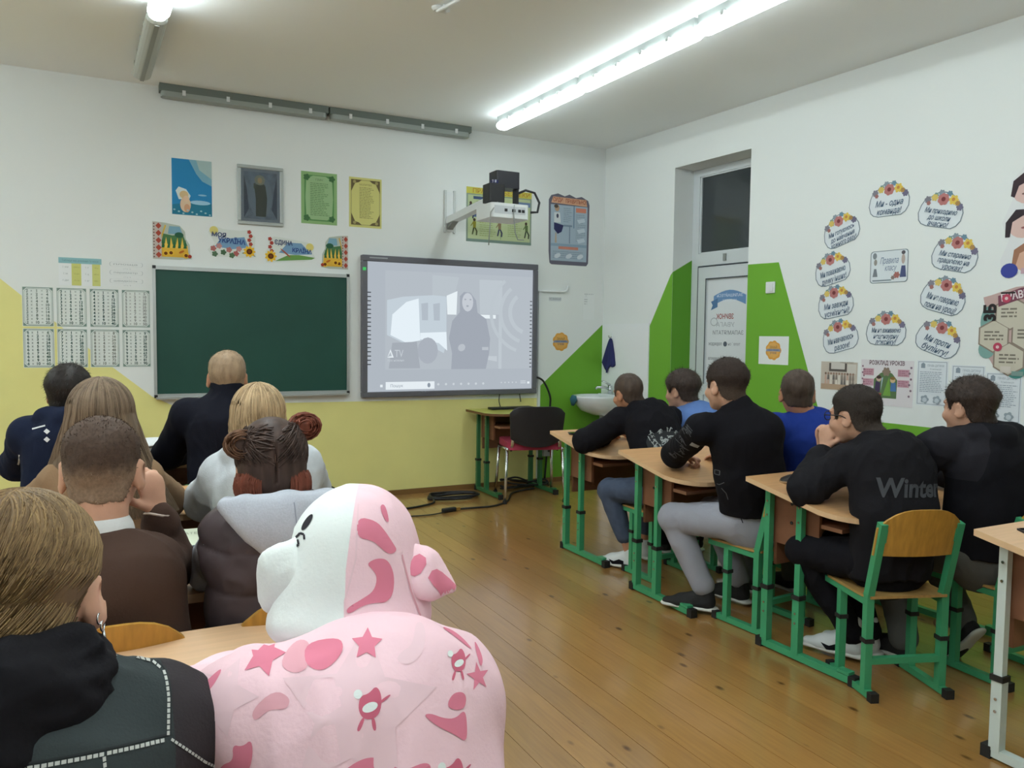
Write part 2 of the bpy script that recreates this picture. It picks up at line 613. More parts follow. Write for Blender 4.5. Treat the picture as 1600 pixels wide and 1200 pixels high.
gp = MB().box(0.175, 0.95, -0.04, DW - 0.175, 1.82, -0.012).build('glazed_panel', mat('milky_glazing', '#d3d9dc', 0.2), dr)
gk = MB()
for x0_, y0_, x1_, y1_ in ((0.079, 0.02, DW - 0.079, 1.925), (0.172, 0.95, DW - 0.172, 1.823)):
    gk.box(x0_, y0_, 0.0035, x0_ + 0.007, y1_, 0.006).box(x1_ - 0.007, y0_, 0.0035, x1_, y1_, 0.006).box(x0_, y1_ - 0.008, 0.0035, x1_, y1_, 0.006)
gk.build('gasket', M_GASK, dr)
MB().box(0.365, 1.955, 0.0, 0.395, 2.012, 0.012).build('door_closer_clip', M_GREY, dr)
MB().bar((DW - 0.13, 1.0, 0.004), (DW - 0.13, 1.0, 0.05), 0.02, 0.02).bar((DW - 0.13, 1.0, 0.05), (DW - 0.24, 1.0, 0.05), 0.02, 0.02).build('door_handle', M_GREY, dr)
# the notice on the far side of the glazing is read from behind: mirrored lettering
F = Flat(gp, -0.012)
F.rect(0.19, 0.96, DW - 0.18, 1.81, '#dadfe3', 'notice'); F.up()
rib = [(0.255 + 0.0435 * k, 1.60 + 0.045 * math.sin(PI * k / 8)) for k in range(9)]
F.poly(rib + [(x, y + 0.075) for x, y in reversed(rib)], '#6f93c0'); F.poly([(0.225, 1.56), (0.30, 1.585), (0.30, 1.655), (0.225, 1.63), (0.245, 1.60)], '#55789f'); F.up()
F.text('ЗАЛИШАЙТЕСЬ', 0.43, 1.675, 0.032, '#dfe8f2', mirror=True, width=0.28)
F.text('НА ЗВ\'ЯЗКУ', 0.43, 1.635, 0.026, '#dfe8f2', mirror=True, width=0.15)
F.text('ЗВИНОК', 0.385, 1.505, 0.055, '#9d4b4b', mirror=True, width=0.19, bold=0.02)
F.text('УВАГА', 0.39, 1.44, 0.05, '#a6abb2', mirror=True, width=0.2)
F.text('ЗАПАМ\'ЯТАТИ', 0.42, 1.375, 0.045, '#6f7780', mirror=True, width=0.33)
F.ring(disc(0.265, 1.465, 0.04, 0.035), 0.007, '#a9b0b6')
for j, (y, ta, tb) in enumerate(((1.285, 'порядок', 'телефон'), (1.165, 'правила', 'школа'), (1.105, 'урок', 'лінія'), (0.995, 'довідка', 'час'))):
    F.text(ta, 0.285, y, 0.04, '#565d68', mirror=True, width=0.15); F.text(tb, 0.49, y, 0.036, '#838a94', mirror=True, width=0.13)
    F.poly(disc(0.395, y, 0.021), '#5b6470')
F.done()

# ================================================================ lamps
def lamp(x, y, label, lit, rz, tubes=True):
    """a 1.2 m sealed batten under the ceiling"""
    r = thing('batten_lamp', label, 'lamp', (x, y, ZC), rz, 'ceiling batten lamps')
    L = 0.562
    MB().box(-0.036, -L, -0.062, 0.036, L, 0.0).build('housing', M_GREY, r)
    prof = [(0.055 * math.cos(a), -0.074 - 0.036 * math.sin(a)) for a in [PI + 0.45 - (PI + 0.9) * i / 12 for i in range(13)]]
    prof = prof[::-1]
    d = MB()
    n = len(prof)
    for sy, sc in ((-L + 0.0, 0.82), (-L + 0.03, 1.0), (L - 0.03, 1.0), (L, 0.82)):
        d.v += [Vector((p[0] * sc, sy, -0.06 + (p[1] + 0.06) * sc)) for p in prof]
    for i in range(3):
        for q in range(n - 1):
            d.f.append((i * n + q, i * n + q + 1, (i + 1) * n + q + 1, (i + 1) * n + q))
    d.f.append(tuple(range(n))); d.f.append(tuple(3 * n + q for q in reversed(range(n))))
    o = d.build('diffuser', (M_TUBE if x > 1.5 else M_TUBEL) if lit else M_TUBEOFF, r)
    if not lit:
        MB().box(-0.012, -L + 0.03, -0.1155, 0.012, L - 0.03, -0.1135).build('diffuser_rib', M_GREY, r)
    for s in (-1, 1):
        for q in (-0.36, -0.12, 0.12, 0.36):
            MB().box(s * 0.034, q - 0.012, -0.072, s * 0.056, q + 0.012, -0.046).build('clip', M_ALU, r)
    return r
rz = math.radians(1.74)
names = ['lit batten lamp over the sink corner, nearest the front wall in the right row', 'lit batten lamp in the middle of the visible right row', 'lit batten lamp cut by the top edge of the picture, third in the right row']
for i in range(6):
    y = 5.20 - i * 1.155
    lamp(2.855 + (5.2 - y) * 0.0304, y, names[i] if i < 3 else 'lit batten lamp of the right row behind the viewer, ' + ('fourth', 'fifth', 'last')[i - 3] + ' from the front wall', True, rz)
for i in range(6):
    y = 5.24 - i * 1.155
    lab = 'unlit grey batten lamp at the front end of the left row' if i == 0 else 'lit batten lamp at the top left, right after the unlit one' if i == 1 else 'lit batten lamp of the left row behind the viewer, ' + ('third', 'fourth', 'fifth', 'last')[i - 2] + ' from the front wall'
    lamp(0.262 + (5.24 - y) * 0.0304, y, lab, i > 0, rz)
for i in range(6):
    y = 5.24 - i * 1.155
    lamp(-2.34 + (5.24 - y) * 0.0304, y, 'lit batten lamp of the far left row outside the picture, ' + ('first', 'second', 'third', 'fourth', 'fifth', 'last')[i] + ' from the front wall', True, rz)
# the long board lamps along the front wall
for i, (xa, xb) in enumerate(((0.372, 1.555), (1.568, 2.752))):
    r = thing('board_lamp', ('unlit grey lamp strip under the ceiling above the chalkboard, left half', 'unlit grey lamp strip under the ceiling, right half ending above the interactive board')[i], 'lamp', ((xa + xb) / 2, YF - 0.055, ZC), 0, 'board lamp strips')
    hl = (xb - xa) / 2
    MB().box(-hl, -0.05, -0.05, hl, 0.045, 0).build('housing', mat('lamp_housing_dull', '#6c7570', 0.6), r)
    MB().prism(rrect(-hl + 0.01, -0.046, hl - 0.01, 0.041, 0.03), -0.085, -0.05).build('diffuser', mat('dull_diffuser', '#9ba39f', 0.45), r)
    for q in range(4):
        MB().box(-hl * 0.75 + q * hl * 0.5, -0.056, -0.07, -hl * 0.75 + q * hl * 0.5 + 0.022, -0.045, -0.035).build('clip', M_WHITE, r)
hk = thing('ceiling_rod', 'small white rod with a three-lobed mount on the ceiling', 'mount', (1.60, 4.03, ZC))
MB().lathe([(0.02, -0.02), (0.03, -0.008), (0.03, 0)]).build('rose', M_WHITE, hk)
for a in (-35, 0, 35):
    ar = math.radians(a - 40)
    MB().tube([(0, 0, -0.015), (0.05 * math.cos(ar), 0.05 * math.sin(ar), -0.02), (0.065 * math.cos(ar), 0.065 * math.sin(ar), -0.008)], 0.008).build('lobe', M_WHITE, hk)
MB().tube([(0, 0, -0.02), (0.06, -0.25, -0.022), (0.10, -0.6, -0.016)], 0.009).build('rod', M_WHITE, hk)

# ================================================================ boards
cb = thing('chalkboard', 'dark green chalkboard in a silver frame on the front wall', 'chalkboard', matrix=front_m(1.025, 1.330))
MB().box(-0.70, -0.46, 0.0, 0.70, 0.46, 0.018).build('writing_surface', M_BOARD, cb)
fr = MB().box(-0.712, 0.446, 0, 0.712, 0.472, 0.028).box(-0.712, -0.472, 0, 0.712, -0.446, 0.028).box(-0.712, -0.446, 0, -0.692, 0.446, 0.028).box(0.692, -0.446, 0, 0.712, 0.446, 0.028)
fr.build('frame', M_ALU, cb)
MB().box(-0.70, -0.482, 0.0, 0.70, -0.468, 0.065).build('chalk_tray', M_ALU, cb)
for x in (-0.712, 0.69):
    for y in (-0.474, 0.452):
        MB().box(x, y, 0, x + 0.022, y + 0.022, 0.032).build('corner_cap', M_BLACK, cb)

wb = thing('interactive_board', 'grey framed interactive whiteboard showing a projected news programme', 'whiteboard', matrix=front_m(2.634, 1.392))
W2, H2 = 0.80, 0.572
fr = MB().box(-W2, H2 - 0.05, 0, W2, H2, 0.055).box(-W2, -H2, 0, W2, -H2 + 0.045, 0.055).box(-W2, -H2 + 0.045, 0, -W2 + 0.045, H2 - 0.05, 0.055).box(W2 - 0.045, -H2 + 0.045, 0, W2, H2 - 0.05, 0.055)
bevel(fr.build('frame', M_DGREY, wb), 0.006)
MB().box(-W2 + 0.04, -H2 + 0.04, 0, W2 - 0.04, H2 - 0.045, 0.034).build('screen', mat('board_surface', '#c9cfd4', 0.5), wb)
MB().box(-W2 + 0.004, H2 - 0.125, 0.055, -W2 + 0.03, H2 - 0.1, 0.058).build('status_light', mat('green_led', '#2e9a4a', 0.4, emit=((0.03, 0.35, 0.08), 0.8)), wb)
MB().box(-W2 + 0.06, H2 - 0.026, 0.055, -W2 + 0.21, H2 - 0.016, 0.056).build('badge', mat('pale_badge', '#9fa3a8', 0.4), wb)
def glow(name, col, s=1.0):
    s *= 0.745
    return mat('projected_' + name, '#000000', 0.9, spec=0.0, emit=(hexc(col), s))
F = Flat(wb, 0.034)
X0, X1, Y0, Y1 = -0.755, 0.755, -0.527, 0.522
F.rect(X0, Y0, X1, Y1, glow('ground', '#b0b8c1'), 'projected_picture')
def sx(u): return X0 + (X1 - X0) * u
def sy(v): return Y1 - (Y1 - Y0) * v
def sp(pts): return [(sx(u), sy(v)) for u, v in pts]
F.up().poly(sp([(0.10, 0.06), (0.995, 0.06), (0.995, 0.83), (0.10, 0.83)]), glow('backdrop', '#b5bdc5'), 'projected_picture')
F.up().poly(sp([(0.11, 0.29), (0.2, 0.26), (0.42, 0.235), (0.455, 0.25), (0.455, 0.62), (0.44, 0.70), (0.30, 0.60), (0.20, 0.62), (0.11, 0.56)]), glow('van_pale', '#c4d0d9'), 'projected_picture')
F.poly(sp([(0.37, 0.08), (0.53, 0.09), (0.50, 0.25), (0.37, 0.24)]), glow('pale_wall', '#bac3ca'), 'projected_picture')
F.poly(sp([(0.655, 0.10), (0.78, 0.10), (0.78, 0.38), (0.66, 0.38)]), glow('pale_panel', '#bec7ce'), 'projected_picture')
F.up().poly(sp([(0.14, 0.40), (0.22, 0.30), (0.29, 0.27), (0.30, 0.60), (0.22, 0.62), (0.13, 0.56)]), glow('van_bright', '#e6f1f8'), 'projected_picture')
F.poly(sp([(0.30, 0.54), (0.455, 0.53), (0.46, 0.68), (0.41, 0.62), (0.30, 0.59)]), glow('van_bright', '#e6f1f8'), 'projected_picture')
F.poly(sp([(0.455, 0.24), (0.52, 0.20), (0.515, 0.39), (0.46, 0.39)]), glow('window_bright', '#e8f1f5'), 'projected_picture')
F.poly(sp([(0.66, 0.385), (0.76, 0.385), (0.76, 0.415), (0.665, 0.415)]), glow('window_bright', '#e8f1f5'), 'projected_picture')
F.poly(sp([(0.675, 0.725), (0.77, 0.725), (0.77, 0.77), (0.675, 0.745)]), glow('floor_light', '#c3cbd2'), 'projected_picture')
F.poly(sp([(0.78, 0.10), (0.80, 0.10), (0.80, 0.83), (0.78, 0.83)]), glow('post_light', '#bfc8cf'), 'projected_picture')
for r_, wd in ((0.14, 0.025), (0.20, 0.022), (0.26, 0.02)):
    arc = [(0.98 - r_ * math.cos(a), 0.36 + r_ * 1.35 * math.sin(a)) for a in [(-50 + 10 * q) * PI / 180 for q in range(13)]]
    arc2 = [(0.98 - (r_ - wd) * math.cos(a), 0.36 + (r_ - wd) * 1.35 * math.sin(a)) for a in [(-50 + 10 * q) * PI / 180 for q in range(13)]]
    arc = [(min(u, 0.99), v) for u, v in arc]; arc2 = [(min(u, 0.99), v) for u, v in arc2]
    F.poly(sp(arc + arc2[::-1]), glow('arch', '#bdc6cd'), 'projected_picture')
F.up()
for u in (0.305, 0.375):
    F.poly(sp([(u, 0.31), (u + 0.04, 0.30), (u + 0.04, 0.44), (u + 0.005, 0.44)]), glow('van_window', '#b3bdc7'), 'projected_picture')
F.poly(sp([(0.14, 0.62), (0.28, 0.61), (0.30, 0.82), (0.12, 0.82)]), glow('dark_patch', '#a6adb6'), 'projected_picture')
F.poly([(sx(0.345) + p[0], sy(0.68) + p[1]) for p in disc(0, 0, 0.09, 0.11)], glow('wheel', '#abb2bc'), 'projected_picture')
F.up()   # the presenter, dark, facing out
F.poly(sp([(0.535, 0.24), (0.56, 0.205), (0.60, 0.21), (0.635, 0.27), (0.645, 0.37), (0.70, 0.42), (0.725, 0.58), (0.72, 0.70), (0.70, 0.83), (0.485, 0.83), (0.49, 0.70), (0.47, 0.58), (0.49, 0.44), (0.535, 0.37)]), glow('presenter', '#a2a9b4'), 'projected_picture')
F.up().poly([(sx(0.583) + p[0], sy(0.287) + p[1]) for p in disc(0, 0, 0.052, 0.079)], glow('face', '#c6ccd4'), 'projected_picture')
F.poly([(sx(0.548) + p[0], sy(0.655) + p[1]) for p in disc(0, 0, 0.035, 0.03, rot=0.5)], glow('hand', '#bac1c9'), 'projected_picture')
F.poly(sp([(0.675, 0.65), (0.715, 0.65), (0.715, 0.675), (0.675, 0.675)]), glow('hand', '#bac1c9'), 'projected_picture')
F.up()
for u in (0.568, 0.600):
    F.poly([(sx(u) + p[0], sy(0.265) + p[1]) for p in disc(0, 0, 0.010, 0.006)], glow('feature', '#a5abb5'), 'projected_picture')
F.poly([(sx(0.582) + p[0], sy(0.318) + p[1]) for p in disc(0, 0, 0.012, 0.008)], glow('feature', '#a5abb5'), 'projected_picture')
wht = glow('white', '#e6eef3', 1.0)
F.poly(sp([(0.112, 0.735), (0.13, 0.67), (0.148, 0.735)]), wht, 'lettering'); F.text('TV', sx(0.178), sy(0.706), 0.085, glow('letter', '#c6ced5', 1.0), width=0.075)
F.text('про новини', sx(0.16), sy(0.757), 0.028, glow('letter', '#c6ced5', 1.0), width=0.14)
F.rect(sx(0.103), sy(0.985), sx(0.385), sy(0.925), wht, 'search_field')
F.rect(sx(0.072), sy(0.965), sx(0.086), sy(0.945), wht, 'start_mark')
for q in range(7):
    F.poly([(sx(0.408 + 0.046 * q) + p[0], sy(0.95) + p[1]) for p in disc(0, 0, 0.011, 0.011, 6)], glow('icon', '#ccd4da', 1.0), 'taskbar_mark')
for q in range(5):
    F.poly([(sx(0.80 + 0.024 * q) + p[0], sy(0.945) + p[1]) for p in disc(0, 0, 0.007, 0.007, 6)], glow('icon', '#ccd4da', 1.0), 'taskbar_mark')
F.rect(sx(0.925), sy(0.955), sx(0.96), sy(0.947), glow('icon', '#ccd4da', 1.0), 'taskbar_mark').rect(sx(0.925), sy(0.94), sx(0.96), sy(0.932), glow('icon', '#ccd4da', 1.0), 'taskbar_mark')
F.rect(sx(0.97), sy(0.958), sx(0.985), sy(0.94), wht, 'taskbar_mark')
F.up().poly(sp([(0.113, 0.735), (0.13, 0.69), (0.13, 0.69), (0.137, 0.725), (0.124, 0.725)]), glow('backdrop', '#b5bdc5'), 'lettering')
F.text('Пошук', sx(0.165), sy(0.957), 0.034, glow('search', '#8f9aa6'), name='lettering')
F.poly(disc(sx(0.352), sy(0.955), 0.014, 0.02, 10), glow('search', '#8f9aa6'), 'taskbar_mark')
F.done()
dots = Flat(wb, 0.036)
for q in range(18):
    y = sy(0.235 + 0.0325 * q)
    dots.rect(X0 + 0.002, y - 0.004, X0 + 0.032, y + 0.004, '#50545c', 'board_key'); dots.rect(X1 - 0.026, y - 0.03 - 0.004, X1 - 0.006, y - 0.03 + 0.004, '#6a6e76', 'board_key')
dots.done()

# ================================================================ projector on its arm
pj = thing('projector', 'white short-throw projector with black lens housing on a wall arm', 'projector', (2.63, 5.30, 2.18))
o = MB().prism(rrect(-0.155, -0.13, 0.155, 0.15, 0.03), 0.0, 0.105)
bevel(o.build('body', M_WHITE, pj), 0.012)
MB().box(-0.13, -0.1315, 0.03, 0.12, -0.1290, 0.085).build('socket_panel', mat('socket_panel', '#c3c8cc', 0.4), pj)
for x in (-0.05, 0.01, 0.014, 0.06, 0.09):
    MB().box(x, -0.134, 0.045, x + 0.022, -0.131, 0.066).build('socket', M_BLACK, pj)
o = MB().prism(rrect(-0.155, -0.10, -0.03, 0.03, 0.015), 0.115, 0.245)
bevel(o.build('lens_housing', M_BLACK, pj), 0.01)
o = MB().prism(rrect(-0.09, -0.08, 0.10, 0.06, 0.015), 0.225, 0.345)
bevel(o.build('mirror_housing', mat('black_housing', '#1d1d26', 0.4), pj), 0.012)
MB().bar((0.085, -0.04, 0.10), (0.085, -0.04, 0.24), 0.02, 0.06).build('bracket', M_BLACK, pj)
MB().lathe([(0.028, 0), (0.032, 0.01), (0.032, 0.03), (0.01, 0.034)], c=(-0.1, -0.06, 0.242)).build('lens', mat('lens_blue', '#252a55', 0.1), pj)
pc = MB().tube([(0.08, -0.10, 0.19), (0.13, -0.11, 0.215), (0.20, -0.12, 0.20), (0.235, -0.13, 0.13), (0.22, -0.13, 0.06), (0.165, -0.125, 0.055)], 0.009).build('power_lead', M_BLACK, pj, True)
MB().tube([(-0.10, -0.12, 0.11), (-0.16, -0.13, 0.03), (-0.165, -0.13, -0.06), (-0.16, -0.10, -0.20)], 0.004).build('thin_lead', M_GREY, pj, True)
MB().tube([(0.03, -0.13, 0.10), (0.02, -0.14, 0.03), (0.035, -0.135, -0.10), (0.06, -0.13, -0.15), (0.11, -0.13, -0.15)], 0.004).build('thin_lead', M_GREY, pj, True)
am = thing('projector_mount', 'white wall arm carrying the projector out over the board', 'bracket', (2.60, YF, 2.33))
MB().box(-0.045, -0.012, -0.13, 0.045, 0.0, 0.20).build('wall_plate', M_WHITE, am)
MB().box(-0.05, -0.02, -0.14, -0.032, 0, 0.21).box(0.032, -0.02, -0.14, 0.05, 0, 0.21).build('rail', mat('pale_rail', '#c4c9c8', 0.4), am)
MB().bar((0, -0.012, -0.04), (0.0, -0.80, 0.01), 0.07, 0.055, (0, 0, 1)).build('arm', M_WHITE, am)
MB().bar((0, -0.012, -0.10), (0, -0.16, -0.035), 0.05, 0.03, (0, 0, 1)).build('gusset', M_GREY, am)

# ================================================================ prints on the front wall
r, F = sheet('poster', 'blue sky poster with a praying angel, leftmost above the chalkboard', 'poster', front_m(0.585, 2.377), R4(0.27, 0.398), '#2f86bb')
F.poly([(0.135, 0.199), (-0.02, 0.199), (0.03, 0.10), (0.07, 0.05), (0.135, 0.02)], '#7fb0c4').poly([(-0.135, -0.199), (0.135, -0.199), (0.135, -0.11), (0.03, -0.10), (-0.135, -0.13)], '#2c7a96')
F.up().poly([(0.135, 0.199), (0.03, 0.199), (0.05, 0.13), (0.135, 0.07)], '#a5bdbd').poly(disc(0.055, -0.105, 0.07, 0.016), '#9cc6de').poly(disc(0.07, -0.05, 0.03, 0.006), '#8fbcd6')
F.poly([(-0.11, -0.03), (-0.09, 0.0), (-0.04, -0.015), (-0.01, -0.06), (-0.02, -0.085), (-0.09, -0.09)], '#d7e3e2')
F.up().poly(disc(-0.045, -0.125, 0.036, 0.055), '#d9bfa1').poly(disc(-0.055, -0.055, 0.03, 0.028), '#d3b88c').poly(disc(-0.04, -0.082, 0.02, 0.022), '#e0c0a4')
F.up().poly(disc(-0.035, -0.15, 0.02, 0.03), '#cf9f7e')
for q in range(9):
    F.poly(disc(-0.12 + 0.03 * q, -0.165 - 0.012 * (q % 3), 0.008, 0.006, 8), '#9fc3cc')
F.done()

r = thing('framed_icon', 'silver-framed blue icon of a dark robed saint, second above the chalkboard', 'picture', matrix=front_m(1.064, 2.36))
o = MB()
w_, h_ = 0.167, 0.22
for q in ((-w_, h_ - 0.026, w_, h_), (-w_, -h_, w_, -h_ + 0.026), (-w_, -h_ + 0.026, -w_ + 0.026, h_ - 0.026), (w_ - 0.026, -h_ + 0.026, w_, h_ - 0.026)):
    o.box(q[0], q[1], 0, q[2], q[3], 0.018)
bevel(o.build('frame', mat('silver_frame', '#aab0ae', 0.35, metal=0.4), r), 0.005)
MB().box(-w_ + 0.02, -h_ + 0.02, 0, w_ - 0.02, h_ - 0.02, 0.008).build('picture', mat('icon_ground', '#5d7389', 0.3, noise=(22, 0.35)), r)
F = Flat(r, 0.008)
F.frame(-0.143, -0.196, 0.143, 0.196, 0.022, '#7f90a0').up()
F.poly([(-0.12, -0.17), (-0.085, -0.1), (-0.10, 0.05), (-0.12, 0.15)], '#33475f').poly([(0.12, -0.17), (0.08, -0.1), (0.10, 0.05), (0.12, 0.15)], '#33475f')
F.poly(disc(0, -0.01, 0.085, 0.16), '#71869a').up()
F.poly([(-0.035, -0.155), (0.038, -0.155), (0.048, -0.02), (0.035, 0.075), (0.01, 0.10), (-0.02, 0.095), (-0.045, 0.06), (-0.035, -0.02)], '#3a4a49').poly(disc(-0.005, 0.115, 0.038, 0.038), '#8a9389').up()
F.poly(disc(-0.005, 0.112, 0.017, 0.022), '#b3a07f').poly([(-0.05, 0.09), (-0.035, 0.09), (-0.03, 0.05), (-0.05, 0.05)], '#4a5956')
F.done()
MB().box(-w_ + 0.02, -h_ + 0.02, 0.011, w_ - 0.02, h_ - 0.02, 0.013).build('cover_glass', mat('cover_glass', '#ffffff', 0.04, trans=1.0, spec=0.4), r)

r, F = sheet('poster', 'green text poster with dark ornate corners, third above the chalkboard', 'poster', front_m(1.507, 2.381), R4(0.279, 0.398), '#8fb57c')
F.rect(-0.115, -0.175, 0.115, 0.175, '#5d8f58').up()
F.poly([(-0.10, -0.14), (-0.06, -0.165), (0.06, -0.165), (0.10, -0.14), (0.108, 0), (0.10, 0.14), (0.05, 0.17), (-0.05, 0.17), (-0.10, 0.14), (-0.108, 0)], '#9cbd8c').up()
F.text('ГІМН', 0, 0.14, 0.022, '#5f7d58').lines(-0.07, 0.08, 0.11, 19, 0.0135, 0.0055, '#6f9065', 3)
for sx_ in (-1, 1):
    for sy_ in (-1, 1):
        F.poly(flower(sx_ * 0.098, sy_ * 0.155, 0.026, 5), '#466f48')
F.done()

r, F = sheet('poster', 'yellow text poster with brown ornate corners, right of the green one', 'poster', front_m(1.876, 2.378), R4(0.266, 0.392), '#d3cf83')
F.frame(-0.118, -0.178, 0.118, 0.178, 0.004, '#9a9060').lines(-0.05, 0.07, 0.115, 20, 0.0125, 0.005, '#98925c', 9)
F.text('МОЛИТВА', 0, 0.14, 0.02, '#8d8552').up()
for sx_ in (-1, 1):
    for sy_ in (-1, 1):
        F.poly([(sx_ * 0.118, sy_ * 0.178), (sx_ * 0.03, sy_ * 0.178), (sx_ * 0.055, sy_ * 0.158), (sx_ * 0.085, sy_ * 0.15), (sx_ * 0.10, sy_ * 0.12), (sx_ * 0.118, sy_ * 0.08)], '#6b5f42')
        F.up().poly(flower(sx_ * 0.09, sy_ * 0.16, 0.014, 5), '#a79b66')
F.done()

def sunflower(F, x, y, r_):
    F.poly(flower(x, y, r_, 9, 0.3, 36), '#e8b93a'); F.up().poly(disc(x, y, r_ * 0.48), '#5a3014')
    F.up().poly(disc(x, y, r_ * 0.25), '#7a4418')
def ornament(F, x, w_, y0, y1):
    F.rect(x, y0, x + w_, y1, '#c3b6ae').up()
    n = 5
    for q in range(n):
        cy = y0 + (q + 0.5) * (y1 - y0) / n
        F.poly([(x + w_ * 0.3, cy), (x + w_ * 0.65, cy + 0.022), (x + w_, cy), (x + w_ * 0.65, cy - 0.022)], '#a84a3a')
    for q in range(12):
        cy = y0 + (q + 0.5) * (y1 - y0) / 12
        F.rect(x + w_ * 0.04, cy - 0.005, x + w_ * 0.2, cy + 0.004, '#6f5a58')
for side in (0, 1):
    mx = -1 if side else 1
    pl_ = [(-0.13, -0.13), (-0.13, 0.13), (-0.05, 0.125), (0.05, 0.11), (0.085, 0.07), (0.09, 0.02), (0.115, -0.02), (0.12, -0.11), (0.13, -0.12), (0.05, -0.13)]
    sc = 0.83 if side else 1.0
    pl_ = [(p[0] * mx * sc, p[1] * 1.02) for p in pl_]
    r, F = sheet('cutout', ('cut-out with red ornament band, green field and sunflowers above the chalkboard\'s left corner', 'cut-out with ornament band on its right edge, above the chalkboard\'s right corner')[side], 'cutout', front_m(1.625 if side else 0.449, 1.975 if side else 1.985), pl_, '#b7c0b4', group='patriotic cut-outs above the chalkboard')
    F.poly([(mx * sc * a, b_) for a, b_ in ((-0.08, -0.115), (0.11, -0.115), (0.10, -0.03), (-0.08, -0.02))], '#ddb042').poly([(mx * sc * a, b_) for a, b_ in ((-0.075, -0.02), (0.10, -0.03), (0.07, 0.05), (0.0, 0.04), (-0.06, 0.05))], '#4f7a4e')
    F.poly([(mx * sc * a, b_) for a, b_ in ((-0.03, 0.05), (0.07, 0.05), (0.05, 0.105), (-0.02, 0.105))], '#7fa9bd').poly([(mx * sc * a, b_) for a, b_ in ((-0.085, 0.0), (-0.075, 0.0), (-0.04, 0.11), (-0.05, 0.112))], '#d7b14a')
    F.up()
    for q in range(9):
        a = -0.06 + 0.018 * q
        F.poly([(mx * sc * (a - 0.012), -0.05), (mx * sc * (a + 0.012), -0.05), (mx * sc * (a + 0.004 * (q % 3 - 1)), 0.015 + 0.012 * (q % 2))], '#e7c256' if q % 2 else '#2f6844')
    F.poly(disc(mx * sc * 0.045, 0.045, 0.03, 0.02), '#2d5d47')
    F.up()
    for a, b_ in ((-0.045, -0.09), (-0.01, -0.085), (0.09, -0.10)):
        sunflower(F, mx * sc * a, b_, 0.024)
    F.poly(disc(mx * sc * 0.06, -0.075, 0.02, 0.008, rot=0.5), '#b96a26').poly(disc(mx * sc * 0.115, -0.105, 0.013), '#a8402f')
    F.up()
    xb = -0.128 * sc if not side else 0.072 * sc
    ornament(F, xb, 0.056 * sc, -0.128, 0.128)
    F.done()
pl_ = [(-0.165, 0.07), (-0.12, 0.115), (-0.06, 0.095), (0.05, 0.09), (0.12, 0.10), (0.17, 0.05), (0.165, -0.02), (0.175, -0.10), (0.08, -0.11), (-0.14, -0.105), (-0.17, -0.06), (-0.12, -0.01)]
r, F = sheet('cutout', 'cut-out reading МОЯ УКРАЇНА with a sunflower and pink blossoms', 'cutout', front_m(0.856, 2.0), pl_, '#d9dfda', group='patriotic cut-outs above the chalkboard')
F.poly(disc(-0.125, 0.082, 0.03), '#dccf7c').poly([(-0.12, -0.035), (-0.08, 0.02), (0.09, 0.045), (0.12, -0.03), (0.0, -0.05)], '#7ba0c2').up()
for a, b_, cc in ((-0.13, -0.05, '#b06a68'), (-0.09, -0.03, '#c08a88'), (-0.06, -0.075, '#4e6b4f'), (-0.02, -0.055, '#b57673'), (0.03, -0.08, '#b06462'), (0.0, -0.095, '#5b7758'), (0.05, -0.045, '#c08a88'), (-0.12, -0.09, '#58745a')):
    F.poly(flower(a, b_, 0.022, 5), cc)
for q in range(4):
    F.poly(flower(0.125 + 0.01 * (q % 2), 0.085 - 0.03 * q, 0.016, 5), '#a9463c')
F.up().poly([(0.07, -0.075), (0.12, -0.05), (0.17, -0.095)], '#38573b'); F.up(); sunflower(F, 0.125, -0.06, 0.045)
F.up().text('МОЯ', -0.09, 0.05, 0.042, '#3f4a70', rot=-0.05, width=0.10, bold=0.03).text('УКРАЇНА', 0.0, 0.008, 0.05, '#2f4a86', rot=-0.06, width=0.195, bold=0.03)
F.done()
pl_ = [(-0.185, -0.10), (-0.19, -0.02), (-0.165, 0.02), (-0.17, 0.085), (-0.12, 0.10), (0.02, 0.085), (0.09, 0.075), (0.13, 0.07), (0.18, 0.04), (0.17, -0.01), (0.19, -0.05), (0.10, -0.08), (-0.05, -0.09)]
r, F = sheet('cutout', 'cut-out reading ЄДИНА КРАЇНА with a sunflower on its left', 'cutout', front_m(1.287, 1.965), pl_, '#d9dfda', group='patriotic cut-outs above the chalkboard')
F.poly([(-0.12, -0.085), (0.16, -0.06), (0.185, -0.045), (0.06, -0.03), (-0.02, -0.035)], '#6c9b52').poly(disc(0.145, 0.035, 0.03), '#dccf7c').poly([(-0.09, -0.02), (-0.02, 0.06), (0.08, 0.06), (0.16, -0.02), (0.03, -0.03)], '#7ba0c2').up()
for q in range(4):
    F.poly(flower(-0.155 + 0.012 * (q % 2), 0.08 - 0.03 * q, 0.016, 5), '#a9463c')
F.poly(disc(-0.04, -0.02, 0.05, 0.006, rot=-0.7), '#a95a4a').up()
sunflower(F, -0.15, -0.05, 0.045)
F.up().text('ЄДИНА', -0.055, 0.055, 0.046, '#39456e', rot=-0.03, width=0.135, bold=0.03).text('КРАЇНА', 0.085, 0.0, 0.044, '#2f4a86', rot=-0.05, width=0.15, bold=0.03)
F.done()

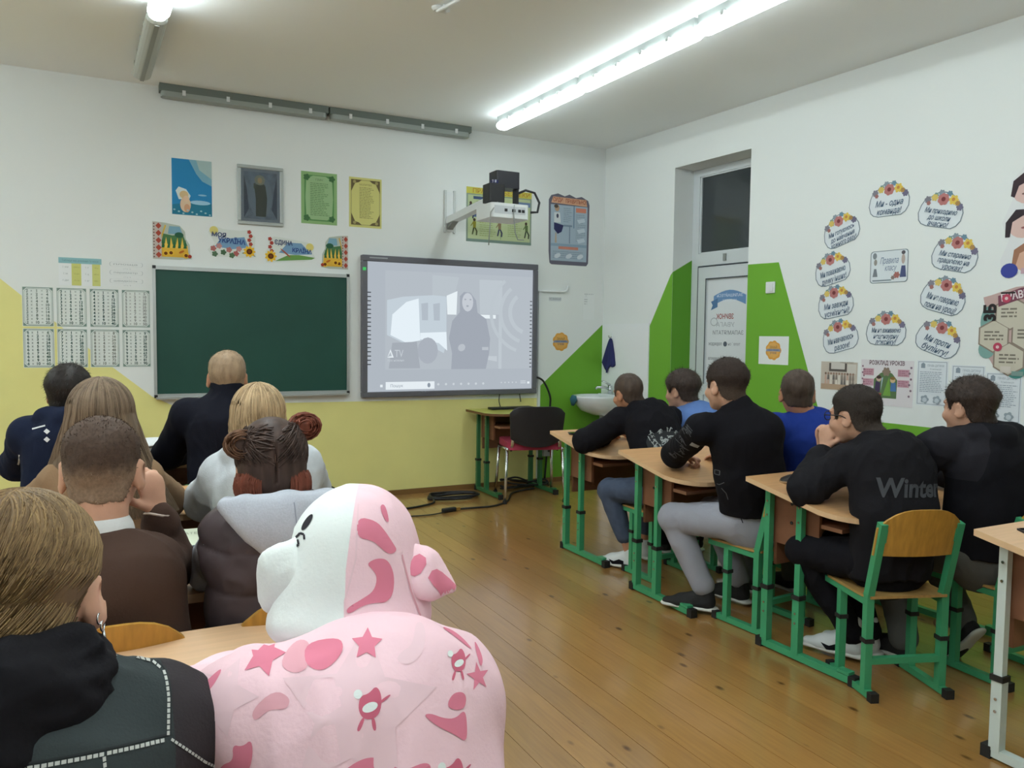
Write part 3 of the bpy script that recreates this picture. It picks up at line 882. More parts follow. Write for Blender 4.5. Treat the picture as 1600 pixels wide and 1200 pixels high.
r, F = sheet('sheet', 'white sheet with a teal header and yellow columns above the times tables', 'sheet', front_m(-0.138, 1.737), R4(0.26, 0.188), '#e6eaec')
F.rect(-0.13, 0.055, 0.13, 0.094, '#8fbcc2').rect(-0.053, -0.094, 0.005, 0.055, '#cbcd7c').rect(0.072, -0.094, 0.122, 0.055, '#cdd083').up()
F.text('Таблиця мір довжини та маси', 0, 0.074, 0.02, '#6a9299', width=0.22)
for q in range(3):
    F.text(('1 км', '1 м', '1 дм')[q], -0.09, 0.03 - 0.045 * q, 0.018, '#aab2b4').text(('1 т', '1 ц', '1 кг')[q], 0.04, 0.03 - 0.045 * q, 0.018, '#aab2b4')
    F.text(('1000 м', '10 дм', '10 см')[q], -0.024, 0.03 - 0.045 * q, 0.013, '#a5a85e').text(('10 ц', '100 кг', '1000 г')[q], 0.097, 0.03 - 0.045 * q, 0.013, '#a5a85e')
F.done()
r, F = sheet('sheet', 'plain white sheet with three faint framed lines beside the chalkboard', 'sheet', front_m(0.152, 1.741), R4(0.25, 0.188), '#e4e8e8')
for q in range(3):
    F.ring(rrect(-0.11, 0.045 - 0.058 * q, 0.10, 0.075 - 0.058 * q, 0.012), 0.003, '#b3babd').text(('площа', 'периметр', 'швидкість')[q], -0.01, 0.06 - 0.058 * q, 0.018, '#a9b1b4', width=0.15).text('s = a · b', 0.0, 0.03 - 0.058 * q, 0.014, '#b3babd')
F.done()
# times tables: eight cards
cols = {2: '#6d7f78', 3: '#456861', 4: '#27514e', 5: '#8b8f8c', 6: '#3f5f58', 7: '#335a54', 8: '#858a83', 9: '#41605c'}
words = {2: 'two', 3: 'three', 4: 'four', 5: 'five', 6: 'six', 7: 'seven', 8: 'eight', 9: 'nine'}
for n in range(2, 10):
    i = (n - 2) % 4; row = (n - 2) // 4
    cx = -0.394 + i * 0.1995
    cy = (1.492, 1.212)[row]
    h_ = (0.134, 0.133)[row]
    r, F = sheet('times_table', 'times table card of %s, %s row left of the chalkboard' % (words[n], ('upper', 'lower')[row]), 'card', front_m(cx, cy), R4(0.184, 2 * h_), '#dee4e1', group='times table cards')
    F.ring(rrect(-0.088, -h_ + 0.004, 0.088, h_ - 0.004, 0.02), 0.005, '#7f958e').ring(rrect(-0.08, -h_ + 0.012, 0.08, h_ - 0.012, 0.028), 0.003, '#93a69f')
    for q in ((-1, -1), (1, -1), (-1, 1), (1, 1)):
        F.poly([(q[0] * 0.088, q[1] * (h_ - 0.004)), (q[0] * 0.062, q[1] * (h_ - 0.004)), (q[0] * 0.088, q[1] * (h_ - 0.03))], '#7f958e')
    F.up()
    for q in range(1, 11):
        y = h_ - 0.028 - (q - 1) * (2 * h_ - 0.055) / 9
        F.text('%d' % n, -0.062, y, 0.025, cols[n], bold=0.03).text('х', -0.037, y, 0.022, cols[n]).text('%d' % q, -0.006, y, 0.025, cols[n], bold=0.03).text('=', 0.024, y, 0.022, cols[n]).text('%d' % (n * q), 0.055, y, 0.025, cols[n], bold=0.03)
    F.done()

r, F = sheet('poster', 'yellow-green poster of people exercising, behind the projector', 'poster', front_m(3.07, 2.363), R4(0.63, 0.46), '#8c9c8e')
F.rect(-0.30, -0.205, 0.30, 0.165, '#b9c69a').rect(-0.315, 0.175, 0.315, 0.23, '#c9c45a').rect(-0.315, -0.23, 0.315, -0.208, '#7b9088').up()
F.text('ПРАВИЛА БЕЗПЕКИ', 0.02, 0.20, 0.05, '#b98a3c', width=0.55, bold=0.02).rect(-0.25, -0.02, -0.13, 0.015, '#56678e').rect(0.18, 0.10, 0.30, 0.14, '#6f83a4').rect(-0.25, 0.13, -0.12, 0.155, '#46587c').rect(0.01, -0.2, 0.014, 0.02, '#6f8f6a')
F.lines(-0.19, -0.02, -0.05, 8, 0.018, 0.006, '#98a772', 4).lines(0.08, 0.22, -0.04, 8, 0.018, 0.006, '#98a772', 5).lines(-0.22, -0.08, 0.11, 6, 0.018, 0.006, '#98a772', 6)
def figure(F, x, y, top, leg, lean=0.0):
    F.poly(disc(x + lean, y + 0.055, 0.012, 0.014), '#4a3b33').poly([(x - 0.014 + lean * 0.6, y + 0.042), (x + 0.016 + lean * 0.6, y + 0.042), (x + 0.014, y - 0.012), (x - 0.012, y - 0.012)], top)
    F.poly([(x - 0.012, y - 0.012), (x + 0.002, y - 0.012), (x - 0.012, y - 0.07), (x - 0.024, y - 0.07)], leg).poly([(x, y - 0.012), (x + 0.014, y - 0.012), (x + 0.03, y - 0.04), (x + 0.026, y - 0.075), (x + 0.014, y - 0.075), (x + 0.016, y - 0.042)], leg)
    F.poly([(x - 0.014, y + 0.036), (x - 0.008, y + 0.03), (x - 0.03, y + 0.0), (x - 0.036, y + 0.004)], top)
figure(F, -0.24, -0.10, '#8f8a33', '#4b5236'); figure(F, 0.0, -0.10, '#8f7a5f', '#3b3f5c'); figure(F, 0.265, -0.10, '#5d7048', '#3f4a3c', -0.005); figure(F, -0.275, 0.04, '#39445f', '#39445f')
F.done()

pl_ = [(-0.20, -0.30), (-0.18, -0.315), (0.19, -0.315), (0.21, -0.29), (0.215, 0.24), (0.20, 0.28), (0.13, 0.31), (0.07, 0.295), (0.0, 0.32), (-0.05, 0.30), (-0.12, 0.32), (-0.19, 0.30), (-0.215, 0.26), (-0.21, -0.2)]
r, F = sheet('poster', 'blue-grey posture poster with a wavy top, right of the projector', 'poster', front_m(3.775, 2.295), pl_, '#6c6a78')
F.poly([(-0.19, -0.28), (0.19, -0.28), (0.195, 0.22), (-0.195, 0.22)], '#a9bac9').poly([(-0.19, 0.235), (0.19, 0.225), (0.18, 0.285), (-0.17, 0.29)], '#d9a88a').up()
F.text('СИДИ', -0.12, 0.262, 0.05, '#a85f48', width=0.10, bold=0.02).text('ПРАВИЛЬНО!', 0.07, 0.258, 0.05, '#a85f48', width=0.22, bold=0.02).rect(0.07, 0.165, 0.18, 0.205, '#d98a73').rect(-0.11, -0.175, 0.10, -0.145, '#cf8a78').rect(0.045, 0.02, 0.055, 0.22, '#6f87a0').rect(-0.19, -0.15, 0.19, -0.125, '#8fa6bb')
F.lines(-0.06, 0.03, 0.19, 8, 0.017, 0.005, '#8593a3', 11).lines(0.07, 0.18, 0.14, 14, 0.018, 0.005, '#8a97a6', 12).lines(-0.17, 0.18, -0.20, 4, 0.018, 0.005, '#8a97a6', 13)
F.poly(disc(-0.13, 0.19, 0.025, 0.03), '#b99a80').poly([(-0.16, 0.15), (-0.10, 0.15), (-0.09, 0.06), (-0.16, 0.06)], '#d8dde0').poly([(-0.16, 0.06), (-0.06, 0.04), (-0.08, -0.02), (-0.12, -0.04), (-0.16, 0.0)], '#34375f').poly([(-0.145, -0.03), (-0.135, -0.03), (-0.13, -0.12), (-0.15, -0.12)], '#b9a58f').rect(-0.06, 0.03, 0.03, 0.045, '#7d8fa2').rect(0.0, -0.12, 0.01, 0.03, '#7d8fa2')
F.up().poly(disc(-0.125, 0.12, 0.012, 0.02), '#4a4d63').poly(disc(-0.14, 0.205, 0.022, 0.016), '#5b5148')
for q in range(3):
    F.poly([(0.08, 0.10 - 0.09 * q), (0.16, 0.115 - 0.09 * q), (0.17, 0.085 - 0.09 * q), (0.10, 0.065 - 0.09 * q)], '#c7d3dc').poly(disc(-0.12 + 0.12 * q, -0.235, 0.035, 0.02, rot=0.4), '#d3dbe2')
F.done()
def orange_badge(name, label, M, r_, backing=None):
    if backing:
        rr, F = sheet(name, label, 'sheet', M, R4(*backing), '#e4e8e8')
    else:
        rr, F = sheet(name, label, 'sticker', M, flower(0, 0, r_, 9, 0.12, 40), '#dba04a')
    F.poly(flower(0, 0, r_, 9, 0.12, 40), '#dba04a').up().poly(flower(0, 0.02 * r_, r_ * 0.8, 9, 0.1, 40), '#e0ac60').up()
    F.poly([(-r_ * 0.95, -r_ * 0.1), (r_ * 0.95, -r_ * 0.1), (r_ * 0.8, r_ * 0.15), (-r_ * 0.8, r_ * 0.15)], '#8d97ae').up()
    F.text('ЗНАЙ', 0, r_ * 0.3, r_ * 0.36, '#8a6a35').text('СВОЇ ПРАВА', 0, r_ * 0.03, r_ * 0.22, '#47506b', width=r_ * 1.3).text('УЧНЯ', 0, -r_ * 0.28, r_ * 0.3, '#4d567a')
    F.done()
orange_badge('sticker', 'round orange badge sticker on the wall right of the interactive board', front_m(3.705, 1.283), 0.086)
r, F = sheet('sticker', 'small grey lettering strip under the wall pipe beside the board', 'sticker', front_m(3.64, 1.668), R4(0.13, 0.036), '#cfd4d8', 0.001)
F.text('НЕ ВМИКАЙ', 0, 0, 0.026, '#8d949c', width=0.12); F.done()
r, F = sheet('sheet', 'faint white paper with pale print near the room corner', 'sheet', front_m(4.0, 1.61), R4(0.125, 0.24), '#e6eaea')
F.text('П', -0.03, 0.09, 0.03, '#c2c7c9').lines(-0.05, 0.05, 0.11, 1, 0.02, 0.008, '#c2c7c9', 2, 0).lines(-0.05, -0.01, 0.06, 3, 0.02, 0.01, '#c5c9cb', 3)
F.done()
pp = thing('wall_pipe', 'thin white pipe with an upturned end beside the interactive board', 'pipe', (3.44, YF, 1.735))
MB().tube([(0, -0.012, 0), (0.28, -0.012, 0.0), (0.315, -0.015, 0.012), (0.325, -0.02, 0.055)], 0.009, 8).build('pipe', M_WHITE, pp, True)
MB().box(0.08, -0.012, -0.014, 0.10, 0.0, 0.014).box(0.24, -0.012, -0.014, 0.26, 0, 0.014).build('clip', M_WHITE, pp)

# ================================================================ prints on the right wall
def bubble(s_, z, rot, lines, label):
    pl_ = [(-0.07, -0.105), (0.085, -0.105), (0.115, -0.085), (0.135, -0.05), (0.138, 0.0), (0.125, 0.035), (0.105, 0.06), (0.08, 0.075), (0.06, 0.10), (0.03, 0.115), (-0.02, 0.118), (-0.06, 0.10), (-0.085, 0.075), (-0.115, 0.055), (-0.13, 0.02), (-0.138, -0.03), (-0.125, -0.075), (-0.105, -0.095)]
    pl_ = [(a, b_ * 0.93) for a, b_ in pl_]
    r, F = sheet('class_rule_sign', label, 'sign', right_m(s_, z, 0.0, rot), pl_, '#dde3e8', 0.002, group='class rule signs with flowers')
    F.ring(pl_, 0.006, '#7d8a93').up()
    for x, y, rr, cc in ((-0.095, 0.055, 0.022, '#84838f'), (-0.085, 0.035, 0.014, '#a5716e'), (0.108, 0.03, 0.022, '#74708a'), (0.03, 0.10, 0.018, '#6e8ea0'), (-0.02, 0.10, 0.02, '#8a98a3'), (-0.05, 0.085, 0.016, '#7a9a92')):
        F.poly(flower(x, y, rr, 6), cc)
    F.up().poly(flower(-0.055, 0.07, 0.022, 6), '#d9c06c').poly(flower(0.062, 0.067, 0.03, 6), '#dfc25c').poly(flower(0.09, 0.05, 0.016, 6), '#b08a55').up()
    F.poly(flower(0.0, 0.065, 0.036, 7, 0.15), '#b97a78').poly(disc(0.06, 0.07, 0.010), '#c88a4a').up().poly(disc(0.0, 0.066, 0.013), '#7d3f42')
    n = len(lines)
    for q, t in enumerate(lines):
        y = (-0.005, -0.043, -0.078)[q] if n == 3 else (-0.018, -0.068)[q]
        F.text(t, 0.0, y, 0.042 if n == 3 else 0.052, '#566a82', shear=0.35, width=min(0.20, 0.0155 * len(t) + 0.02) if n == 3 else min(0.20, 0.021 * len(t)), bold=0.015)
    F.done()
d = math.radians
bubble(2.555, 2.046, d(17), ('Ми готуємось', 'до навчання', 'кожного разу!'), 'flowered sign tilted up, highest of the column nearest the door')
bubble(2.892, 2.195, d(0), ('Ми - одна', 'команда!'), 'flowered sign reading Ми - одна команда, topmost of the ring')
bubble(3.226, 2.089, d(-13), ('Ми приходимо', 'до школи', 'вчасно!'), 'flowered rule sign topmost in the column farthest from the door, reading Ми приходимо')
bubble(2.497, 1.796, d(14), ('Ми поважаємо', 'думку інших!'), 'flowered sign second from the top in the column nearest the door')
bubble(3.321, 1.829, d(-12), ('Ми старанно', 'працюємо на', 'уроках!'), 'flowered rule sign second down in the column farthest from the door, reading Ми старанно')
bubble(2.531, 1.575, d(10), ('Ми завжди', 'усміхнені!'), 'flowered sign third from the top in the column nearest the door')
bubble(3.263, 1.590, d(-16), ('Ми не говоримо', 'поки на уроці!'), 'flowered sign tilted down to the right, just above Ми проти булінгу')
bubble(2.575, 1.350, d(15), ('Ми навчаємось', 'разом!'), 'flowered sign lowest of the column nearest the door')
bubble(2.905, 1.396, d(0), ('Ми не вживаємо', 'нецензурну', 'лексику!'), 'flowered sign bottom centre of the ring, level, below Правила класу')
bubble(3.244, 1.344, d(-19), ('Ми проти', 'булінгу!'), 'flowered sign reading Ми проти булінгу, most tilted, lowest on the right side')
r, F = sheet('class_rules_title', 'rectangular sign reading Правила класу in the middle of the ring', 'sign', right_m(2.909, 1.787), rrect(-0.128, -0.10, 0.128, 0.10, 0.02), '#dae1e6', 0.002)
F.ring(rrect(-0.128, -0.10, 0.128, 0.10, 0.02), 0.006, '#7b8990').up().text('Правила', 0.0, 0.035, 0.055, '#5c7392', shear=0.35, width=0.125).text('класу', 0.01, -0.01, 0.05, '#5c7392', shear=0.35, width=0.08)
F.poly([(-0.11, -0.06), (-0.075, -0.06), (-0.085, -0.01), (-0.10, -0.01)], '#7f868e').poly(disc(-0.092, 0.03, 0.011, 0.02), '#99948f').poly([(0.075, -0.07), (0.118, -0.07), (0.11, 0.0), (0.085, 0.0)], '#515a80').poly(disc(0.095, 0.04, 0.012, 0.03), '#b7a7a0').poly(disc(0.095, 0.08, 0.013, 0.012), '#5c5a60').poly(flower(0.055, -0.055, 0.022, 6), '#a96e68').poly(flower(0.03, -0.07, 0.014, 6), '#8b7b76').rect(-0.11, -0.088, 0.02, -0.08, '#84919a').poly(disc(-0.098, 0.07, 0.014, 0.02), '#858d94')
F.done()
# children reading, at the right edge of the frame: generic printed figures
pl_ = [(-0.16, -0.27), (0.10, -0.27), (0.16, -0.1), (0.16, 0.3), (0.05, 0.33), (-0.06, 0.30), (-0.13, 0.22), (-0.12, 0.12), (-0.17, 0.0), (-0.13, -0.1), (-0.17, -0.2)]
r, F = sheet('children_cutout', 'large cut-out of three drawn children with books, at the right edge', 'cutout', right_m(3.745, 1.975), pl_, '#e0e2e4', 0.002)
F.poly(disc(-0.04, 0.17, 0.085, 0.08), '#d9b9b3').poly(disc(-0.06, -0.02, 0.075, 0.07), '#dcbcb4').poly(disc(-0.02, -0.20, 0.08, 0.075), '#d6ac96').up()
F.poly([(-0.13, 0.14), (-0.12, 0.22), (-0.05, 0.27), (0.04, 0.25), (0.06, 0.19), (-0.02, 0.22), (-0.09, 0.19), (-0.11, 0.13)], '#41343a').poly([(-0.15, -0.08), (-0.15, 0.0), (-0.10, 0.065), (-0.02, 0.06), (0.03, 0.0), (0.03, -0.05), (0.0, -0.0), (-0.06, 0.03), (-0.115, 0.0), (-0.125, -0.08)], '#3b3238').poly([(-0.11, -0.24), (-0.10, -0.15), (-0.03, -0.105), (0.07, -0.14), (0.06, -0.20), (0.0, -0.14), (-0.07, -0.17), (-0.09, -0.24)], '#a2755e')
F.rect(0.0, 0.09, 0.10, 0.14, '#4c7dbb').rect(0.03, -0.08, 0.09, 0.0, '#3d9dbb').poly(disc(-0.12, -0.26, 0.045, 0.04), '#3f4a9a').rect(-0.06, 0.08, 0.0, 0.12, '#a65a66').rect(-0.05, -0.12, 0.02, -0.07, '#a8636b').rect(-0.06, -0.28, 0.10, -0.25, '#c5a6b0')
F.up().poly(disc(-0.05, -0.035, 0.02, 0.006), '#9c5d5d').poly(disc(-0.06, 0.145, 0.014, 0.005), '#7d5d58')
F.done()
pl_ = [(-0.17, 0.19), (-0.13, 0.20), (0.0, 0.24), (0.22, 0.26), (0.45, 0.22), (0.5, 0.0), (0.46, -0.22), (0.2, -0.25), (-0.02, -0.235), (-0.10, -0.19), (-0.13, -0.14), (-0.175, -0.09), (-0.18, 0.02), (-0.15, 0.1)]
r, F = sheet('hexagon_rules_sign', 'large sign of beige hexagons with a pink ПРАВИЛА banner at the right edge', 'sign', right_m(3.665, 1.385), pl_, '#c2a6a2', 0.003)
F.poly(disc(-0.14, 0.05, 0.04, 0.09), '#7fa6a0').poly(disc(-0.14, -0.10, 0.045, 0.05), '#7fa6a0').poly(disc(0.02, -0.215, 0.05, 0.04), '#4f9089').up()
for hx, hy in ((-0.02, 0.10), (0.155, 0.115), (0.33, 0.13), (-0.105, -0.025), (0.07, -0.015), (0.245, 0.0), (-0.02, -0.15), (0.155, -0.145), (0.33, -0.13)):
    F.poly(disc(hx, hy, 0.094, 0.094, 6, PI / 6), '#8f8175')
F.up()
for hx, hy in ((-0.02, 0.10), (0.155, 0.115), (0.33, 0.13), (-0.105, -0.025), (0.07, -0.015), (0.245, 0.0), (-0.02, -0.15), (0.155, -0.145), (0.33, -0.13)):
    F.poly(disc(hx, hy, 0.085, 0.085, 6, PI / 6), '#c9c3b3')
F.up()
for q, (hx, hy) in enumerate(((-0.02, 0.10), (0.155, 0.115), (0.33, 0.13), (-0.105, -0.025), (0.07, -0.015), (0.245, 0.0), (-0.02, -0.15), (0.155, -0.145), (0.33, -0.13))):
    F.lines(hx - 0.05, hx + 0.055, hy + 0.018, 3, 0.02, 0.009, '#7d776c', 20 + q, 0.25)
F.poly([(-0.085, 0.135), (0.03, 0.175), (0.20, 0.185), (0.36, 0.15), (0.36, 0.21), (0.20, 0.245), (0.03, 0.235), (-0.09, 0.195)], '#7d4a5a').up().text('ПРАВИЛА', 0.03, 0.198, 0.055, '#e2d7d9', rot=0.16, width=0.21, bold=0.03).text('КЛАСУ', 0.235, 0.205, 0.05, '#e2d7d9', rot=-0.12, width=0.14, bold=0.03)
for q, (hx, hy) in enumerate(((-0.045, 0.18), (-0.08, -0.085), (0.155, 0.045))):
    F.poly(disc(hx, hy, 0.024), '#bb4a62').up().poly(disc(hx, hy, 0.009), '#e0c2c4')
F.text('3Б', -0.125, 0.105, 0.085, '#2f2b2c', bold=0.05, rot=PI / 2).rect(-0.075, 0.205, 0.0, 0.215, '#33302f').rect(-0.06, -0.225, -0.005, -0.19, '#d3cbc3').rect(0.0, -0.24, 0.06, -0.215, '#7d9a94')
F.done()
r, F = sheet('poster', 'sepia class group drawing poster, leftmost of the low row', 'poster', right_m(2.577, 1.09), R4(0.277, 0.187), '#c3b9ad')
F.rect(-0.075, 0.03, 0.06, 0.085, '#5d5752').rect(-0.135, -0.09, 0.135, -0.055, '#b49a82').up().rect(-0.06, 0.045, 0.045, 0.09, '#cdc8c2').rect(0.065, 0.02, 0.13, 0.08, '#cfcac2')
rnd = random.Random(5)
for q in range(22):
    x = -0.10 + 0.21 * (q % 11) / 10; y = -0.035 + 0.03 * (q // 11)
    F.poly(disc(x, y + 0.02, 0.008), rnd.choice(['#9a7f70', '#7b6558', '#a88'.ljust(7, '8')])).poly([(x - 0.009, y - 0.02), (x + 0.009, y - 0.02), (x + 0.005, y + 0.012), (x - 0.005, y + 0.012)], rnd.choice(['#dcd5cc', '#8a8078', '#c6a797', '#6f6a68']))
F.text('НАШ КЛАС', 0.06, 0.09, 0.014, '#7d756c', width=0.1).rect(0.085, -0.075, 0.10, -0.05, '#3f3a38')
F.done()
r, F = sheet('timetable_poster', 'timetable poster reading РОЗКЛАД УРОКІВ with two drawn children', 'poster', right_m(2.921, 1.064), R4(0.358, 0.285), '#ddd8dc')
F.text('РОЗКЛАД УРОКІВ', 0.0, 0.123, 0.036, '#5a3b48', width=0.24, bold=0.02)
for x in (-0.125, 0.115):
    for y in (0.065, 0.0):
        F.rect(x - 0.038, y - 0.022, x + 0.038, y + 0.022, '#c69aa8')
F.poly([(-0.085, -0.095), (0.072, -0.095), (0.075, 0.02), (0.04, 0.06), (0.0, 0.075), (-0.04, 0.06), (-0.085, 0.02)], '#5f7a52').poly(flower(0, 0.07, 0.03, 6), '#8a7a6c').up()
F.poly([(-0.02, -0.08), (0.02, 0.04), (0.035, -0.08)], '#77a54c').poly([(-0.08, -0.06), (-0.04, -0.06), (-0.04, 0.0), (-0.07, 0.01)], '#4b3d5c').poly(disc(-0.05, 0.025, 0.018), '#c9aa9c').poly([(0.03, -0.05), (0.07, -0.05), (0.065, 0.005), (0.035, 0.005)], '#4f77a8').poly(disc(0.045, 0.02, 0.018), '#cdb38c').rect(-0.075, -0.085, -0.03, -0.065, '#a84d4a').poly([(-0.03, 0.03), (-0.02, 0.035), (-0.035, -0.06)], '#a8c1cf').up()
F.poly(disc(-0.05, 0.034, 0.017, 0.011), '#4a3b38').poly(disc(0.045, 0.031, 0.018, 0.010), '#8c6f3f')
for x in (-0.125, 0.115):
    for y in (0.065, 0.0):
        F.lines(x - 0.033, x + 0.033, y + 0.01, 3, 0.012, 0.005, '#a57485', int(90 * (x + 1) + 9 * y))
for q in range(6):
    F.poly(disc(-0.165 + 0.01 * (q % 2), 0.10 - 0.02 * q, 0.006), '#8f6f7f').poly(disc(0.165 - 0.01 * (q % 2), 0.10 - 0.035 * q, 0.007), '#86707f')
F.done()
for q, (s_, z, h_, lab) in enumerate(((3.217, 1.079, 0.266, 'framed text sheet right of the timetable poster, with two small drawings'), (3.428, 1.066, 0.252, 'framed text sheet half hidden behind the head of the person at the right'), (3.624, 1.022, 0.272, 'framed text sheet lowest and rightmost of the three'))):
    r, F = sheet('text_sheet', lab, 'sheet', right_m(s_, z), R4(0.19, h_), '#dbe1e7', group='framed text sheets in the low row')
    F.frame(-0.088, -h_ / 2 + 0.006, 0.088, h_ / 2 - 0.006, 0.003, '#8d98a3').text('ПРАВА ДИТИНИ', 0.02, h_ / 2 - 0.03, 0.018, '#94a0ab', width=0.1).text('Конвенція', 0.02, h_ / 2 - 0.05, 0.014, '#a1acb6').poly([(-0.07, h_ / 2 - 0.045), (-0.045, h_ / 2 - 0.045), (-0.045, h_ / 2 - 0.02), (-0.057, h_ / 2 - 0.012), (-0.07, h_ / 2 - 0.02)], '#8e9aa6')
    F.lines(-0.075, 0.075, h_ / 2 - 0.07, 12, 0.0105, 0.0042, '#98a3b0', 30 + q, 0.2)
    for x in (-0.04, 0.035):
        F.poly(flower(x, -h_ / 2 + 0.035, 0.027, 5), '#97a3ad').up().poly(disc(x, -h_ / 2 + 0.032, 0.014), '#c3ccd4')
    F.done()
orange_badge('sheet', 'white sheet with a round orange badge on the green paint by the door', right_m(2.026, 1.248), 0.072, (0.27, 0.203))
sw = thing('light_switch', 'white light switch on the green paint right of the door', 'switch', matrix=right_m(1.986, 1.70))
bevel(MB().box(-0.041, -0.041, 0, 0.041, 0.041, 0.012).build('plate', M_WHITE, sw), 0.004)
bevel(MB().box(-0.004, -0.03, 0.010, 0.03, 0.03, 0.018).build('rocker', M_WHITE, sw), 0.003)

# ================================================================ sink corner
sk = thing('wash_basin', 'white ceramic wash basin on the tiled corner', 'sink', matrix=right_m(0.24, 0.0))
def ell_loft(rings, n=28):
    o = MB()
    for (cx, cy, cz, rx, rz_) in rings:
        for k in range(n):
            a = 2 * PI * k / n
            zz = cz + rz_ * math.sin(a)
            o.v.append(Vector((cx + rx * math.cos(a), cy, max(zz, 0.009))))
    for i in range(len(rings) - 1):
        for k in range(n):
            o.f.append((i * n + k, i * n + (k + 1) % n, (i + 1) * n + (k + 1) % n, (i + 1) * n + k))
    o.f.append(tuple(range(n))[::-1]); o.f.append(tuple((len(rings) - 1) * n + k for k in range(n)))
    return o
M_CER = mat('white_ceramic', '#dfe4e6', 0.15, coat=0.3)
ell_loft([(0, 0.62, 0.11, 0.05, 0.06), (0, 0.63, 0.15, 0.11, 0.12), (0, 0.67, 0.19, 0.165, 0.19), (0, 0.73, 0.21, 0.205, 0.225), (0, 0.79, 0.22, 0.222, 0.245), (0, 0.805, 0.22, 0.220, 0.242), (0, 0.803, 0.22, 0.195, 0.205), (0, 0.74, 0.22, 0.165, 0.17), (0, 0.69, 0.21, 0.10, 0.09)]).build('basin', M_CER, sk, True)
MB().box(-0.16, 0.76, 0.008, 0.16, 0.81, 0.10).build('back_ledge', M_CER, sk)
o = MB().lathe([(0.085, 0.0), (0.07, 0.1), (0.055, 0.4), (0.06, 0.64)], c=(0, 0, 0)).build('pedestal', M_CER, sk, True)
o.matrix_local = Matrix(((1, 0, 0, 0), (0, 0, 1, 0), (0, -1, 0, 0.13), (0, 0, 0, 1)))
o = MB().lathe([(0.01, 0), (0.02, 0.002), (0.02, 0.012)]).build('drain', M_GREY, sk)
o.matrix_local = Matrix.Translation((0, 0.70, 0.21)) @ Matrix.Rotation(-PI / 2, 4, 'X')
tp = thing('tap', 'chrome mixer tap with a lever on the wash basin', 'tap', matrix=right_m(0.205, 0.812, 0.06))
MB().tube([(0, 0, 0), (0, 0.075, 0)], 0.02, 10).build('tap_body', M_CHROME, tp, True)
MB().tube([(0, 0.045, 0), (-0.02, 0.06, 0.05), (-0.05, 0.06, 0.11), (-0.055, 0.045, 0.125)], 0.012, 8).build('spout', M_CHROME, tp, True)
MB().tube([(0, 0.078, 0), (-0.015, 0.10, 0.03), (-0.035, 0.118, 0.07)], [0.014, 0.009, 0.007], 8).build('lever', M_CHROME, tp, True)
cl = MB()
cl.tube([(0, 0, 0), (0.004, -0.03, 0.015), (-0.004, -0.08, 0.016)], [0.03, 0.034, 0.015], 8).build('cloth', mat('teal_cloth', '#2e5f6b', 0.9), None, True)
cl_o = bpy.data.objects['cloth']; cl_o.matrix_world = right_m(0.215, 0.80, 0.462)
cl_o.name = 'dishcloth'; tag(cl_o, 'small dark teal cloth hanging over the rim of the wash basin', 'cloth')
tw = MB()
n = 15
prof_ = []
for r_ in range(12):
    t = r_ / 11
    z = 1.318 - t * 0.235
    wl = 0.012 + 0.10 * t ** 0.8; wr_ = 0.010 + 0.055 * t ** 0.6
    for c_ in range(n):
        u = c_ / (n - 1)
        x = 0.150 + (-wl + (wl + wr_) * u) * (1 if t < 1 else 0.98)
        dz = -0.085 * t * math.exp(-((u - 0.32) / 0.22) ** 2) + (0.02 * t if u < 0.12 else 0) - 0.03 * t * math.exp(-((u - 0.85) / 0.15) ** 2)
        tw.v.append(Vector((x, z + dz, 0.026 + 0.012 * t * math.sin(u * 17 + t))))
for r_ in range(11):
    for c_ in range(n - 1):
        a = r_ * n + c_
        tw.f.append((a, a + n, a + n + 1, a + 1))
to = tw.build('hand_towel', mat('navy_towel', '#2b2f63', 0.9, bump=(60, 0.4)), None, True)
to.matrix_world = right_m(0, 0)
sm = to.modifiers.new('thick', 'SOLIDIFY'); sm.thickness = 0.012
tag(to, 'dark blue hand towel hanging from a wall hook above the basin', 'towel')
hk = thing('wall_hook', 'small white hook holding the blue towel', 'hook', matrix=right_m(0.150, 1.335, 0.008))
MB().box(-0.012, -0.02, 0, 0.012, 0.03, 0.006).build('plate', M_WHITE, hk)
MB().tube([(0, 0.0, 0.004), (0, -0.012, 0.02), (0, -0.005, 0.034), (0, 0.01, 0.036)], 0.005, 6).build('prong', M_CHROME, hk)

# ================================================================ furniture
def desk_top_poly(hw=0.6, yf=0.26, yn=-0.26, r=0.14):
    p = [(hw, yf), (-hw, yf)]
    for k in range(8):
        a = PI + (PI / 2) * k / 7
        p.append((-hw + 0.05 + r + r * math.cos(a) - 0.05 * (1 - k / 7), yn + r + r * math.sin(a)))
    for k in range(8):
        a = 1.5 * PI + (PI / 2) * k / 7
        p.append((hw - r + r * math.cos(a), yn + r + r * math.sin(a)))
    return p

